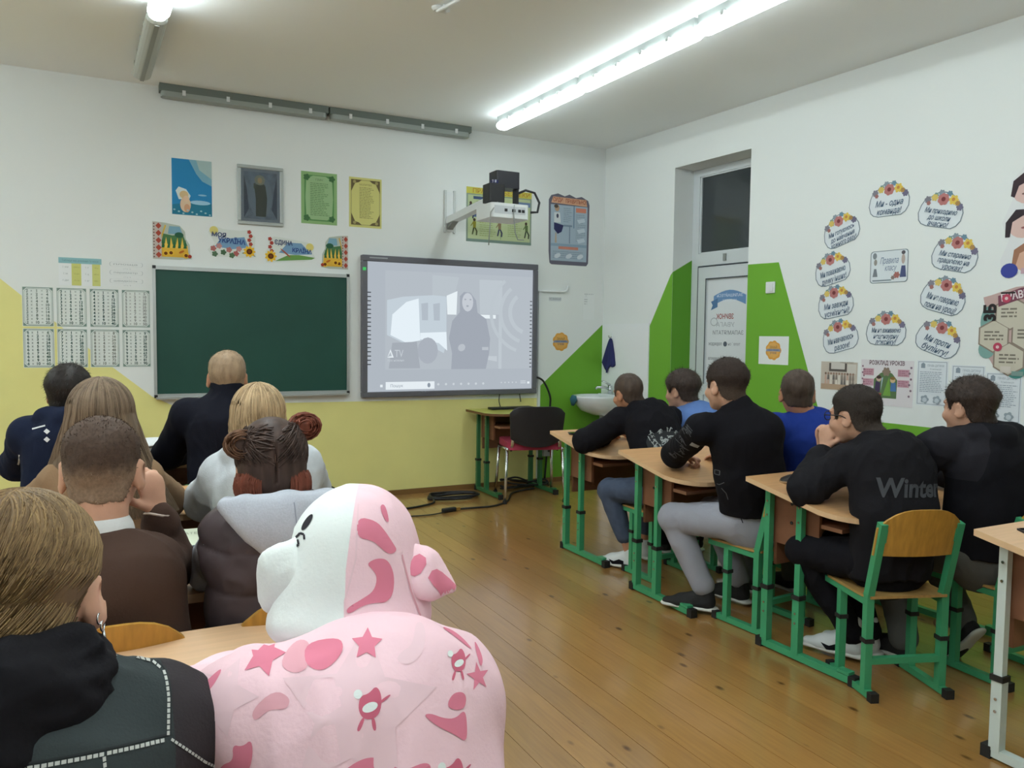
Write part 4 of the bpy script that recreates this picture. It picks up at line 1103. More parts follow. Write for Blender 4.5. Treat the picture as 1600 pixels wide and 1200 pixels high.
def make_desk(label, loc, rz, frame, top, edge, zt=0.745, group='pupils\' double desks', tilt=0.0, hw=0.6):
    ty = lambda y: (0.26 - y) * math.tan(tilt)
    r = thing('school_desk', label, 'desk', loc, rz, group)
    tp_ = MB().prism(desk_top_poly(hw), zt - 0.02, zt)
    tp_ = tp_.build('tabletop', [top, edge], r)
    for p in tp_.data.polygons:
        if abs(p.normal.z) < 0.5:
            p.material_index = 1
    if tilt:
        for v in tp_.data.vertices:
            v.co.z -= ty(v.co.y)
    for s in (-1, 1):
        x = s * (hw - 0.103)
        MB().bar((x, 0.235, 0.022), (x, -0.215, 0.022), 0.03, 0.028, (0, 0, 1)).build('runner', frame, r)
        MB().bar((x, -0.16, 0.045), (x, -0.215, 0.045), 0.035, 0.012, (0, 0, 1)).build('foot_plate', frame, r)
        for y in (0.243, -0.228):
            MB().box(x - 0.019, y - 0.016, 0.0, x + 0.019, y + 0.016, 0.04).build('foot_cap', M_RUB, r)
        for y in (0.218, 0.05):
            leg = MB().bar((x, y, 0.03), (x, y, 0.27), 0.034, 0.034).build('leg', frame, r)
            MB().bar((x, y, 0.26), (x, y, zt - 0.02 - ty(y)), 0.027, 0.027).build('inner_tube', frame, leg)
            MB().bar((x, y, 0.258), (x, y, 0.276), 0.042, 0.042).build('collar', M_RUB, leg)
            for q in (0.16, 0.20, 0.58, 0.64):
                o = MB().lathe([(0.005, 0), (0.005, 0.004)], 8).build('rivet', M_CHROME, leg)
                o.matrix_local = Matrix.Translation((x - s * -1 * (0.0165 if q < 0.3 else 0.0130), y, q)) @ Matrix.Rotation(s * PI / 2, 4, 'Y')
        sp_ = MB().box(x - s * 0.034 - 0.008, -0.02, 0.46, x - s * 0.034 + 0.008, 0.215, zt - 0.021).build('side_panel', M_PANEL, r)
        for v in sp_.data.vertices:
            if v.co.z > 0.6:
                v.co.z -= ty(v.co.y)
        for yy, zz in ((0.12, 0.64), (0.12, 0.56)):
            o = MB().lathe([(0.007, 0), (0.007, 0.003)], 8).build('screw_cap', M_RUB, r)
            o.matrix_local = Matrix.Translation((x - s * 0.034 + s * 0.0080, yy, zz)) @ Matrix.Rotation(s * PI / 2, 4, 'Y')
    MB().box(-hw + 0.14, -0.12, 0.565, hw - 0.14, 0.205, 0.581).build('shelf', M_SHELF, r)
    MB().box(-hw + 0.14, 0.205, 0.36, hw - 0.14, 0.221, zt - 0.022 - ty(0.2)).build('front_panel', M_PANEL, r)
    return r

TLT = math.radians(10.5)
d1 = make_desk('first desk of the right row, under the person in the printed hoodie', (3.055, 3.995, 0), 0.0, M_GFRAME, M_TOP, M_EDGEL, tilt=TLT)
dup(d1, (2.97, 3.135, 0), 0.0, 'second desk of the right row, beside the person in grey trousers')
dup(d1, (3.03, 2.285, 0), math.radians(2), 'third desk of the right row, under the elbows of the person with glasses')
d4 = make_desk('white-legged desk cut by the right edge of the picture', (3.005, 1.255, 0), 0.0, M_WFRAME, M_TOPP, M_EDGEL, tilt=TLT)
dA = make_desk('nearest desk on the left, pale top, under the pink hooded person', (-0.025, 1.385, 0), 0.0, M_GFRAME, M_TOPP, M_EDGE)
dB = make_desk('desk in the left row with the textbook, before the brown-sweater person', (0.05, 2.135, 0), 0.0, M_GFRAME, M_TOP, M_EDGEL)
dup(dB, (0.12, 2.985, 0), 0.0, 'desk in the left row between the person in the vest and the black-jacket person')
dup(dB, (0.18, 4.06, 0), 0.0, 'front desk of the left row with the pile of papers')

def make_chair(label, loc, rz, frame, sc=1.0):
    r = thing('school_chair', label, 'chair', loc, rz, 'plywood school chairs')
    r.scale = (sc, sc, sc)
    for s in (-1, 1):
        x = s * 0.15
        MB().bar((x, 0.145, 0.018), (x, -0.135, 0.018), 0.026, 0.026, (0, 0, 1)).build('runner', frame, r)
        for y in (0.15, -0.145):
            MB().box(x - 0.016, y - 0.014, 0.0, x + 0.016, y + 0.014, 0.034).build('foot_cap', M_RUB, r)
        lg = MB().bar((x, 0.085, 0.02), (x, 0.085, 0.355), 0.028, 0.028).build('front_post', frame, r)
        MB().bar((x, 0.085, 0.236), (x, 0.085, 0.252), 0.037, 0.037).build('collar', M_RUB, lg)
        bp = MB()
        bp.bar((x, -0.095, 0.02), (x, -0.095, 0.39), 0.028, 0.03).bar((x, -0.095, 0.38), (x, -0.165, 0.67), 0.026, 0.03)
        lg = bp.build('back_post', frame, r)
        MB().bar((x, -0.095, 0.206), (x, -0.095, 0.222), 0.037, 0.037).build('collar', M_RUB, lg)
        MB().bar((x, 0.20, 0.362), (x, -0.10, 0.358), 0.026, 0.024, (0, 0, 1)).build('seat_rail', frame, r)
        MB().bar((x - s * 0.014, -0.148, 0.60), (x - s * 0.014, -0.158, 0.65), 0.006, 0.03).build('bracket', frame, r)
    MB().bar((-0.15, -0.095, 0.135), (0.15, -0.095, 0.135), 0.024, 0.024).build('stretcher', frame, r)
    MB().bar((-0.15, 0.02, 0.352), (0.15, 0.02, 0.352), 0.02, 0.02).build('seat_bar', frame, r)
    st = MB()
    nx, ny = 9, 9
    for lay in (0.384, 0.374):
        for j in range(ny):
            for i in range(nx):
                u = i / (nx - 1) * 2 - 1; v = j / (ny - 1)
                y = -0.115 + 0.325 * v
                wd = 0.168 - 0.02 * max(0, (v - 0.8) * 5) ** 2 - 0.02 * max(0, (0.15 - v) * 6) ** 2
                z = lay - 0.012 * (1 - u * u) * math.sin(PI * min(1, v * 1.15)) - 0.02 * max(0, v - 0.8) ** 1.5 * 5
                st.v.append(Vector((u * wd, y, z)))
    for j in range(ny - 1):
        for i in range(nx - 1):
            a = j * nx + i
            st.f.append((a, a + 1, a + nx + 1, a + nx))
            b_ = a + nx * ny
            st.f.append((b_, b_ + nx, b_ + nx + 1, b_ + 1))
    ring = [i for i in range(nx)] + [nx * j + nx - 1 for j in range(1, ny)] + [nx * (ny - 1) + i for i in range(nx - 2, -1, -1)] + [nx * j for j in range(ny - 2, 0, -1)]
    for q in range(len(ring)):
        a, b_ = ring[q], ring[(q + 1) % len(ring)]
        st.f.append((b_, a, a + nx * ny, b_ + nx * ny))
    autosmooth(st.build('seat', M_PLYS, r))
    bk = MB()
    nx, nz = 13, 6
    for lay in (0.0, -0.010):
        for j in range(nz):
            for i in range(nx):
                u = i / (nx - 1) * 2 - 1; v = j / (nz - 1)
                top = 0.725 - 0.075 * abs(u) ** 3.2
                bot = 0.545
                z = bot + (top - bot) * v
                y = -0.128 - (z - 0.53) * 0.22 - 0.028 * (1 - u * u) + 0.004 + lay
                bk.v.append(Vector((u * 0.166, y, z)))
    for j in range(nz - 1):
        for i in range(nx - 1):
            a = j * nx + i
            bk.f.append((a + 1, a, a + nx, a + nx + 1))
            b_ = a + nx * nz
            bk.f.append((b_, b_ + 1, b_ + nx + 1, b_ + nx))
    ring = [i for i in range(nx)] + [nx * j + nx - 1 for j in range(1, nz)] + [nx * (nz - 1) + i for i in range(nx - 2, -1, -1)] + [nx * j for j in range(nz - 2, 0, -1)]
    for q in range(len(ring)):
        a, b_ = ring[q], ring[(q + 1) % len(ring)]
        bk.f.append((a, b_, b_ + nx * nz, a + nx * nz))
    autosmooth(bk.build('backrest', M_PLY, r))
    return r
ch = make_chair('green framed chair with a plywood back under the person with glasses', (2.685, 2.005, 0), d(-20), M_GFRAME)
def chair(x, y, rz, label, sc=1.0, sw=None):
    c = dup(ch, (x, y, 0), d(rz), label)
    c.scale = (sw or sc, sc, sc)
    return c
chair(2.735, 2.715, 4, 'green framed chair under the person in grey sweatpants')
chair(2.775, 3.52, 0, 'green framed chair under the person with the printed black hoodie')
chair(3.205, 1.89, -4, 'green framed chair under the person in the dark jacket, rightmost')
chair(3.30, 2.72, 0, 'green framed chair under the person in the royal blue T-shirt')
chair(3.24, 3.55, 0, 'green framed chair under the person in the pale blue T-shirt')
chair(0.00, 1.80, 0, 'plywood chair back showing behind the brown sweater, at the near desk', 1.1, 0.89)
chair(0.352, 1.82, 3, 'plywood chair back half hidden by the pink hood, behind the quilted vest', 1.1, 0.89)
chair(-0.03, 2.56, 0, 'chair under the person with long straight hair', 1.08)
chair(0.47, 2.58, 0, 'chair under the blonde person in pale grey', 1.08)
chair(-0.14, 3.52, 0, 'chair under the person in the navy jacket', 1.08)
chair(0.45, 3.52, 0, 'chair under the fair-haired person in black', 1.08)
chair(-0.13, 0.88, 0, 'chair under the person in the denim jacket, nearest on the left', 1.05)
chair(0.27, 0.84, 0, 'chair under the person in the pink hood', 1.05)

# ---- teacher's desk and chair
td = make_desk('teacher\'s desk with a yellow-green top below the interactive board', (3.105, 5.945, 0), 0.0, mat('dark_green_frame', '#2f6e45', 0.4), M_TOPY, M_EDGE, 0.70, group=None, hw=0.36)
tc_ = thing('office_chair', 'black backed chair with a red seat and chrome legs at the teacher\'s desk', 'chair', (3.10, 5.70, 0), d(-16))
M_RED = mat('red_fabric', '#a3324c', 0.85, bump=(90, 0.3))
M_BLKF = mat('black_chair_shell', '#1f1c20', 0.55)
for s in (-1, 1):
    MB().tube([(s * 0.245, -0.215, 0.0), (s * 0.225, -0.18, 0.44)], 0.0125).build('rear_leg', M_CHROME, tc_, True)
    MB().tube([(s * 0.245, 0.22, 0.0), (s * 0.225, 0.18, 0.42)], 0.0125).build('front_leg', M_CHROME, tc_, True)
    MB().tube([(s * 0.225, -0.20, 0.43), (s * 0.225, 0.19, 0.42)], 0.012).build('side_rail', M_CHROME, tc_, True)
    MB().tube([(s * 0.19, -0.16, 0.42), (s * 0.19, -0.225, 0.47), (s * 0.18, -0.25, 0.60)], 0.013).build('back_strut', M_CHROME, tc_, True)
    for y in (-0.215, 0.22):
        MB().lathe([(0.018, 0), (0.018, 0.025)], c=(s * 0.245, y, 0)).build('foot_cap', M_RUB, tc_)
so = MB().prism(rrect(-0.225, -0.215, 0.225, 0.22, 0.06), 0.425, 0.485)
bevel(so.build('seat', M_RED, tc_), 0.02, 3)
bk = MB()
nx, nz = 13, 9
for lay in (0.0, -0.035):
    for j in range(nz):
        for i in range(nx):
            u = i / (nx - 1) * 2 - 1; v = j / (nz - 1)
            hw = 0.225 - 0.02 * (1 - v) - 0.05 * max(0, abs(v * 2 - 1) - 0.7) ** 2 * 8
            y = -0.215 - 0.05 * v - 0.035 * (1 - u * u) + lay * (1 - 0.4 * abs(u) ** 6)
            z = 0.485 - 0.03 * (1 - u * u) * (1 - v) + 0.295 * v - 0.02 * abs(u) ** 6 * v
            bk.v.append(Vector((u * hw, y, z)))
for j in range(nz - 1):
    for i in range(nx - 1):
        a = j * nx + i
        bk.f.append((a + 1, a, a + nx, a + nx + 1)); b_ = a + nx * nz
        bk.f.append((b_, b_ + 1, b_ + nx + 1, b_ + nx))
ring = [i for i in range(nx)] + [nx * j + nx - 1 for j in range(1, nz)] + [nx * (nz - 1) + i for i in range(nx - 2, -1, -1)] + [nx * j for j in range(nz - 2, 0, -1)]
for q in range(len(ring)):
    a, b_ = ring[q], ring[(q + 1) % len(ring)]
    bk.f.append((a, b_, b_ + nx * nz, a + nx * nz))
autosmooth(bk.build('backrest', M_BLKF, tc_))
kb = MB().prism(rrect(-0.20, -0.05, 0.20, 0.05, 0.01), 0, 0.018).build('laptop', M_BLACK)
kb.name = 'black_case'; kb.location = (3.12, 6.09, 0.70); tag(kb, 'thin black device lying on the teacher\'s desk', 'device')
# panel / cabinet under the board beside the cables
# ---- cables
def cable(label, pts, r_, m=M_BLACK, name='cable'):
    P = [Vector(p) for p in pts]
    out = []
    for i in range(len(P) - 1):
        p0, p1, p2, p3 = P[max(i - 1, 0)], P[i], P[i + 1], P[min(i + 2, len(P) - 1)]
        for k in range(6):
            t = k / 6
            out.append(0.5 * ((2 * p1) + (p2 - p0) * t + (2 * p0 - 5 * p1 + 4 * p2 - p3) * t * t + (3 * p1 - p0 - 3 * p2 + p3) * t ** 3))
    out.append(P[-1])
    o = MB().tube(out, r_, 6).build(name, m, None, True)
    tag(o, label, 'cable', 'loose black cables')
    return o
cable('black cable snaking over the floor from under the teacher\'s desk to a plug', [(3.30, 5.98, 0.012), (3.05, 5.90, 0.008), (2.86, 5.62, 0.008), (2.68, 5.50, 0.008), (2.50, 5.50, 0.008), (2.36, 5.50, 0.010)], 0.008)
cable('black cable tangle coiled on the floor against the yellow wall', [(2.70 + 0.22 * math.cos(a * 1.02) + 0.02 * math.sin(3 * a) - 0.18, 5.93 + 0.10 * math.sin(a) + 0.015 * math.sin(2.3 * a) + 0.0, 0.010 + 0.004 * k / 6) for k, a in enumerate([0.6 * q for q in range(36)])] + [(2.30, 5.80, 0.012), (2.15, 5.72, 0.008), (2.0, 5.68, 0.008)], 0.008)
cable('thin cable leaving the floor plug towards the left row', [(2.24, 5.44, 0.01), (2.10, 5.42, 0.006), (1.9, 5.46, 0.006), (1.6, 5.6, 0.006)], 0.005)
pg = thing('cable_plug', 'black cable plug with a gold tip lying on the floor', 'plug', (2.30, 5.475, 0.0), d(12))
bevel(MB().box(-0.07, -0.02, 0.0, 0.05, 0.02, 0.034).build('plug_body', M_BLACK, pg), 0.01)
MB().box(0.05, -0.014, 0.006, 0.085, 0.014, 0.026).build('plug_tip', mat('brass', '#b58d4a', 0.4, metal=0.6), pg)
cable('black cables heaped under the teacher\'s desk behind the chrome legs', [(3.25 + 0.24 * math.cos(a) + 0.05 * math.sin(2.7 * a), 6.06 + 0.09 * math.sin(a * 1.1), 0.012 + 0.006 * (k % 7) + 0.10 * max(0, math.sin(a * 0.5)) ** 4) for k, a in enumerate([0.55 * q for q in range(44)])], 0.008)
cable('black cable looping down from the interactive board\'s right corner', [(3.43, YF - 0.03, 0.97), (3.50, YF - 0.05, 0.93), (3.57, YF - 0.05, 0.80), (3.58, YF - 0.04, 0.68), (3.57, YF - 0.03, 0.4), (3.54, YF - 0.03, 0.03)], 0.009)
cable('thin black lead hanging below the interactive board, longer one', [(3.075, YF - 0.03, 0.83), (3.07, YF - 0.03, 0.76), (3.08, YF - 0.04, 0.705)], 0.004)
cable('short black plug lead hanging below the interactive board', [(3.27, YF - 0.03, 0.83), (3.28, YF - 0.03, 0.775), (3.285, YF - 0.03, 0.75)], [0.004] * 12 + [0.010], name='cable')
cable('thin dark cable sagging along the yellow wall behind the blonde person', [(1.30, YF - 0.03, 0.30), (1.42, YF - 0.03, 0.22), (1.60, YF - 0.03, 0.11), (1.75, YF - 0.04, 0.05), (1.95, YF - 0.1, 0.01)], 0.006)
bx = thing('socket_box', 'small grey junction box low under the teacher\'s desk', 'box', (3.55, YF - 0.05, 0.30))
bevel(MB().box(-0.05, -0.03, -0.05, 0.05, 0.05, 0.05).build('case', M_GREY, bx), 0.006)
o = MB().lathe([(0.012, 0), (0.012, 0.004)], 10).build('socket', M_BLACK, bx)
o.matrix_local = Matrix.Translation((0, -0.031, 0)) @ Matrix.Rotation(PI / 2, 4, 'X')

# ---- things on the desks
def phone(label, x, y, z, rz, sx_=0.075, sy_=0.155):
    r = thing('phone', label, 'phone', (x, y, z), d(rz), 'phones left on the desks')
    bevel(MB().prism(rrect(-sx_ / 2, -sy_ / 2, sx_ / 2, sy_ / 2, 0.01), 0, 0.009).build('body', M_BLACK, r), 0.003)
    MB().prism(rrect(-sx_ / 2 + 0.004, -sy_ / 2 + 0.006, sx_ / 2 - 0.004, sy_ / 2 - 0.006, 0.008), 0.009, 0.0098).build('screen', mat('phone_glass', '#0c0d12', 0.08), r)
    r.rotation_euler = (TLT, 0, d(rz)) if abs(rz) < 45 else (math.radians(0), 0, d(rz))
    return r
phone('black phone on the white-legged desk at the right edge', 2.62, 1.42, 0.732, 75)
phone('black phone at the far edge of the first right-row desk', 2.62, 4.16, 0.728, 70)
pc_ = thing('pencil_case', 'dark oval pencil case on the third right-row desk, by the glasses person\'s elbow', 'case', (2.64, 2.44, 0.722), d(10))
MB().lathe([(0.10, 0.0), (0.115, 0.008), (0.11, 0.018), (0.08, 0.026)], 24, sy=0.42).build('case_body', mat('dark_case', '#2b2724', 0.6), pc_, True)
MB().lathe([(0.117, 0.0), (0.118, 0.008), (0.117, 0.011)], 24, sy=0.42).build('zip', mat('case_edge', '#9a7a55', 0.5), pc_, True)
ph2 = thing('paper_stack', 'white papers on the third right-row desk beside the blue T-shirt', 'paper', (3.02, 3.22, 0.715), d(14))
for q in range(3):
    o = MB().box(-0.11, -0.15, 0.002 * q, 0.11, 0.15, 0.002 * q + 0.0018).build('page', mat('white_paper', '#dfe2e4', 0.8), ph2)
    o.rotation_euler = (0, 0, 0.06 * q)
bk_ = thing('textbook', 'open-faced textbook with a pale cover and blue spine on the left-row desk', 'book', (0.205, 2.30, 0.745), d(-4))
MB().box(-0.105, -0.15, 0.0, 0.105, 0.15, 0.012).build('pages', mat('book_pages', '#cfcdc2', 0.8), bk_)
MB().box(-0.108, -0.153, 0.012, 0.108, 0.153, 0.015).build('cover', mat('book_cover', '#c9cfb8', 0.5), bk_)
F = Flat(bk_, 0.015)
F.poly([(-0.108, -0.153), (-0.085, -0.153), (-0.075, 0.04), (-0.108, 0.06)], '#3a9ab0').poly([(-0.108, 0.06), (-0.075, 0.04), (-0.06, 0.153), (-0.108, 0.153)], '#c06a74')
F.poly(disc(0.01, -0.10, 0.075, 0.055), '#4b5458').up().poly(disc(0.01, -0.10, 0.05, 0.035), '#7b868a').text('МАТЕМАТИКА', 0.03, 0.09, 0.035, '#8c927c', width=0.13)
for q in range(10):
    a = q * 0.628
    F.poly(disc(0.01 + 0.062 * math.cos(a), -0.10 + 0.045 * math.sin(a), 0.006), '#9aa5a8')
F.done()
ps = thing('paper_pile', 'pile of white papers and an open notebook on the front left desk', 'papers', (0.20, 4.17, 0.745), d(4))
for q in range(6):
    o = MB()
    n_ = 8
    for lay in (0, 0.004):
        for i in range(n_ + 1):
            u = i / n_
            for y in (-0.14, 0.14):
                o.v.append(Vector((-0.2 + 0.4 * u, y, lay + 0.010 * math.sin(PI * u) * (q % 3))))
    for i in range(n_):
        a = 2 * i; t0 = 2 * (n_ + 1)
        o.f += [(a, a + 1, a + 3, a + 2), (t0 + a, t0 + a + 2, t0 + a + 3, t0 + a + 1), (a, a + 2, t0 + a + 2, t0 + a), (a + 1, t0 + a + 1, t0 + a + 3, a + 3)]
    o = o.build('page', mat('white_paper', '#dfe2e4', 0.8) if q != 3 else mat('grey_cover', '#8f9096', 0.6), ps)
    o.location = (0.02 * ((q * 7) % 3 - 1), 0.015 * ((q * 5) % 3 - 1), 0.0075 * q)
    o.rotation_euler = (0, 0, 0.08 * ((q * 3) % 4 - 1.5))

# ================================================================ people
def vn(P, scale, seed=0):
    """smooth value noise in -1..1 on an (n,3) array"""
    Q = np.asarray(P, np.float32) * scale + seed * 17.31
    I = np.floor(Q).astype(np.int64)
    f = (Q - I).astype(np.float32)
    f = f * f * (3 - 2 * f)
    out = 0
    for dx in (0, 1):
        for dy in (0, 1):
            for dz in (0, 1):
                h = ((I[:, 0] + dx) * 73856093 ^ (I[:, 1] + dy) * 19349663 ^ (I[:, 2] + dz) * 83492791) & 0xffff
                h = (h * 40503 & 0xffff) / 32767.5 - 1.0
                wgt = (f[:, 0] if dx else 1 - f[:, 0]) * (f[:, 1] if dy else 1 - f[:, 1]) * (f[:, 2] if dz else 1 - f[:, 2])
                out = out + h.astype(np.float32) * wgt
    return out

def A(*v):
    return np.array(v, np.float32)

class SDF:
    def __init__(s, h=0.006):
        s.h, s.p = h, []
    def cone(s, a, b, ra, rb=None, k=0.015, n=None, fl=1.0, op='+', far=None):
        s.p.append(('c', np.asarray(a, np.float32), np.asarray(b, np.float32), ra, ra if rb is None else rb, k, None if n is None else np.asarray(n, np.float32), fl, op))
        return s
    def ell(s, c, r, R=None, k=0.015, op='+'):
        s.p.append(('e', np.asarray(c, np.float32), np.asarray(r, np.float32), np.eye(3, dtype=np.float32) if R is None else np.asarray(R, np.float32), k, op))
        return s
    def chain(s, pts, rs, k=0.015, n=None, fl=1.0):
        for i in range(len(pts) - 1):
            s.cone(pts[i], pts[i + 1], rs[i], rs[i + 1], k, n, fl)
        return s
    def field(s, lo=None, hi=None):
        L, H = [], []
        for q in s.p:
            if q[-1] != '+':
                continue
            if q[0] == 'c':
                r = max(q[3], q[4]) + 0.0
                L.append(np.minimum(q[1], q[2]) - r); H.append(np.maximum(q[1], q[2]) + r)
            else:
                r = float(q[2].max()); L.append(q[1] - r); H.append(q[1] + r)
        lo_ = np.min(L, 0) - 3 * s.h; hi_ = np.max(H, 0) + 3 * s.h
        if lo is not None:
            lo_ = np.maximum(lo_, lo)
        if hi is not None:
            hi_ = np.minimum(hi_, hi)
        N = np.ceil((hi_ - lo_) / s.h).astype(int) + 1
        s.o = lo_.astype(np.float32)
        F = np.full(N, 0.3, np.float32)
        ax = [s.o[i] + s.h * np.arange(N[i], dtype=np.float32) for i in range(3)]
        for q in s.p:
            if q[0] == 'c':
                _, a, b, ra, rb, k, n, fl, op = q
                r = max(ra, rb)
                l2, h2 = np.minimum(a, b) - r, np.maximum(a, b) + r
            else:
                _, c, rr, R, k, op = q
                r = float(rr.max()); l2, h2 = c - r, c + r
            pad = k + 3 * s.h
            i0 = np.maximum(np.floor((l2 - pad - s.o) / s.h).astype(int), 0)
            i1 = np.minimum(np.ceil((h2 + pad - s.o) / s.h).astype(int) + 1, N)
            if (i1 <= i0).any():
                continue
            sl = tuple(slice(i0[i], i1[i]) for i in range(3))
            X = ax[0][sl[0]][:, None, None]; Y = ax[1][sl[1]][None, :, None]; Z = ax[2][sl[2]][None, None, :]
            if q[0] == 'c':
                px, py, pz = X - a[0], Y - a[1], Z - a[2]
                d = b - a
                if n is not None:
                    e = (1 / fl - 1)
                    t_ = (px * n[0] + py * n[1] + pz * n[2]) * e
                    px, py, pz = px + t_ * n[0], py + t_ * n[1], pz + t_ * n[2]
                    d = d + (d @ n) * e * n
                L2 = float(d @ d) + 1e-9
                t = np.clip((px * d[0] + py * d[1] + pz * d[2]) / L2, 0, 1)
                D = np.sqrt((px - t * d[0]) ** 2 + (py - t * d[1]) ** 2 + (pz - t * d[2]) ** 2) - (ra + (rb - ra) * t)
                if n is not None:
                    D = D * (0.5 + 0.5 * fl)
            else:
                px, py, pz = X - c[0], Y - c[1], Z - c[2]
                u = [(px * R[0, i] + py * R[1, i] + pz * R[2, i]) / rr[i] for i in range(3)]
                k0 = np.sqrt(u[0] ** 2 + u[1] ** 2 + u[2] ** 2)
                k1 = np.sqrt((u[0] / rr[0]) ** 2 + (u[1] / rr[1]) ** 2 + (u[2] / rr[2]) ** 2) + 1e-9
                D = k0 * (k0 - 1) / k1
            G = F[sl]
            if op == '+':
                hh = np.clip(0.5 + 0.5 * (G - D) / k, 0, 1)
                F[sl] = G + (D - G) * hh - k * hh * (1 - hh)
            else:
                D = -D
                hh = np.clip(0.5 - 0.5 * (G - D) / k, 0, 1)
                F[sl] = G + (D - G) * hh + k * hh * (1 - hh)
        s.F = F
        s.ax = ax
        return s
    def points(s):
        return np.stack(np.meshgrid(*s.ax, indexing='ij'), -1)
    def net(s):
        F = s.F.copy()
        F[0], F[-1] = 0.3, 0.3
        F[:, 0], F[:, -1] = 0.3, 0.3
        F[:, :, 0], F[:, :, -1] = 0.3, 0.3
        I = F < 0
        c = np.zeros(tuple(n - 1 for n in F.shape), np.int8)
        cor = [(i, j, k) for i in (0, 1) for j in (0, 1) for k in (0, 1)]
        def sh(Ar, o):
            return Ar[o[0]:Ar.shape[0] - 1 + o[0], o[1]:Ar.shape[1] - 1 + o[1], o[2]:Ar.shape[2] - 1 + o[2]]
        for o in cor:
            c += sh(I, o)
        m = (c > 0) & (c < 8)
        idx = np.full(m.shape, -1, np.int32)
        ii = np.argwhere(m)
        idx[m] = np.arange(len(ii))
        val = {o: F[ii[:, 0] + o[0], ii[:, 1] + o[1], ii[:, 2] + o[2]] for o in cor}
        acc = np.zeros((len(ii), 3), np.float32); cnt = np.zeros(len(ii), np.float32)
        for a in cor:
            for x in range(3):
                if a[x] == 1:
                    continue
                b = list(a); b[x] = 1; b = tuple(b)
                fa, fb = val[a], val[b]
                cr = (fa < 0) != (fb < 0)
                t = np.where(cr, fa / np.where(cr, fa - fb, 1), 0)
                P = np.array(a, np.float32)[None, :].repeat(len(ii), 0)
                P[:, x] = t
                acc[cr] += P[cr]; cnt += cr
        V = (ii + acc / np.maximum(cnt, 1)[:, None]) * s.h + s.o
        Q = []
        for x in range(3):
            y, z = (x + 1) % 3, (x + 2) % 3
            lo = [slice(None)] * 3; hi = [slice(None)] * 3
            lo[x] = slice(0, -1); hi[x] = slice(1, None)
            a, b = I[tuple(lo)], I[tuple(hi)]
            e = np.argwhere(a != b)
            e = e[(e[:, y] > 0) & (e[:, z] > 0) & (e[:, y] < F.shape[y] - 1) & (e[:, z] < F.shape[z] - 1)]
            fl = I[e[:, 0], e[:, 1], e[:, 2]]
            def cell(dy, dz):
                g = e.copy(); g[:, y] += dy; g[:, z] += dz
                return idx[g[:, 0], g[:, 1], g[:, 2]]
            q = np.stack([cell(-1, -1), cell(0, -1), cell(0, 0), cell(-1, 0)], 1)
            q[~fl] = q[~fl][:, ::-1]
            Q.append(q)
        return V, np.concatenate(Q)

def chaikin(pts, it=2):
    for _ in range(it):
        q = []
        for i in range(len(pts)):
            a, b = pts[i], pts[(i + 1) % len(pts)]
            q += [(a[0] * 0.75 + b[0] * 0.25, a[1] * 0.75 + b[1] * 0.25), (a[0] * 0.25 + b[0] * 0.75, a[1] * 0.25 + b[1] * 0.75)]
        pts = q
    return pts

def two_tone(name, ca, cb, rough=0.9, bump=(160, 0.2)):
    """cloth sewn from two colours; the seam is the zero line of the vertex attribute 'side'"""
    m = mat(name, ca, rough, spec=0.2, bump=bump)
    nt = m.node_tree; N = nt.nodes
    at = N.new('ShaderNodeAttribute'); at.attribute_name = 'side'
    gt = N.new('ShaderNodeMath'); gt.operation = 'GREATER_THAN'; gt.inputs[1].default_value = 0.0
    mx = N.new('ShaderNodeMix'); mx.data_type = 'RGBA'
    nt.links.new(at.outputs['Fac'], gt.inputs[0]); nt.links.new(gt.outputs[0], mx.inputs[0])
    mx.inputs[6].default_value = hexc(ca); mx.inputs[7].default_value = hexc(cb)
    nt.links.new(mx.outputs[2], N['Principled BSDF'].inputs['Base Color'])
    return m

def vnormals(V, Q):
    n = np.cross(V[Q[:, 2]] - V[Q[:, 0]], V[Q[:, 3]] - V[Q[:, 1]])
    N = np.zeros_like(V)
    for k in range(4):
        for c in range(3):
            N[:, c] += np.bincount(Q[:, k], n[:, c], len(V))
    return N / (np.linalg.norm(N, axis=1, keepdims=True) + 1e-12)

def relax(V, Q, it=2):
    for _ in range(it):
        Sm = np.zeros_like(V); ct = np.zeros(len(V))
        for k in range(4):
            a, b = Q[:, k], Q[:, (k + 1) % 4]
            for c in range(3):
                Sm[:, c] += np.bincount(a, V[b, c], len(V)) + np.bincount(b, V[a, c], len(V))
            ct += np.bincount(a, minlength=len(V)) + np.bincount(b, minlength=len(V))
        V = 0.5 * V + 0.5 * Sm / np.maximum(ct, 1)[:, None]
    return V

def sdf_obj(name, sd, m, parent, base, wr=0.0, wscale=16, seed=0, it=1, region=None, wst=(1, 1, 0.55)):
    V, Q = sd.net()
    V = relax(V, Q, it).astype(np.float32)
    if wr:
        N = vnormals(V, Q)
        P = V * np.array(wst, np.float32)
        P = P + 0.05 * np.stack([vn(P, 5, seed + 3), vn(P, 5, seed + 4), vn(P, 5, seed + 5)], 1)
        r1 = 1 - np.abs(vn(P, wscale, seed)) * 2
        r2 = 1 - np.abs(vn(P, wscale * 2.1, seed + 9)) * 2
        V = V + N * (wr * (0.75 * r1 + 0.35 * r2))[:, None]
    o = np_mesh(name, V - base, Q, m, parent)
    if region is not None:
        at = o.data.attributes.new('side', 'FLOAT', 'POINT')
        at.data.foreach_set('value', np.ascontiguousarray(region(V), np.float32))
    return o

def bvh(o, base):
    me = o.data
    n = len(me.vertices)
    co = np.empty(n * 3, np.float32); me.vertices.foreach_get('co', co)
    co = co.reshape(-1, 3) + base
    return BVHTree.FromPolygons([Vector(v) for v in co.tolist()], [tuple(p.vertices) for p in me.polygons])

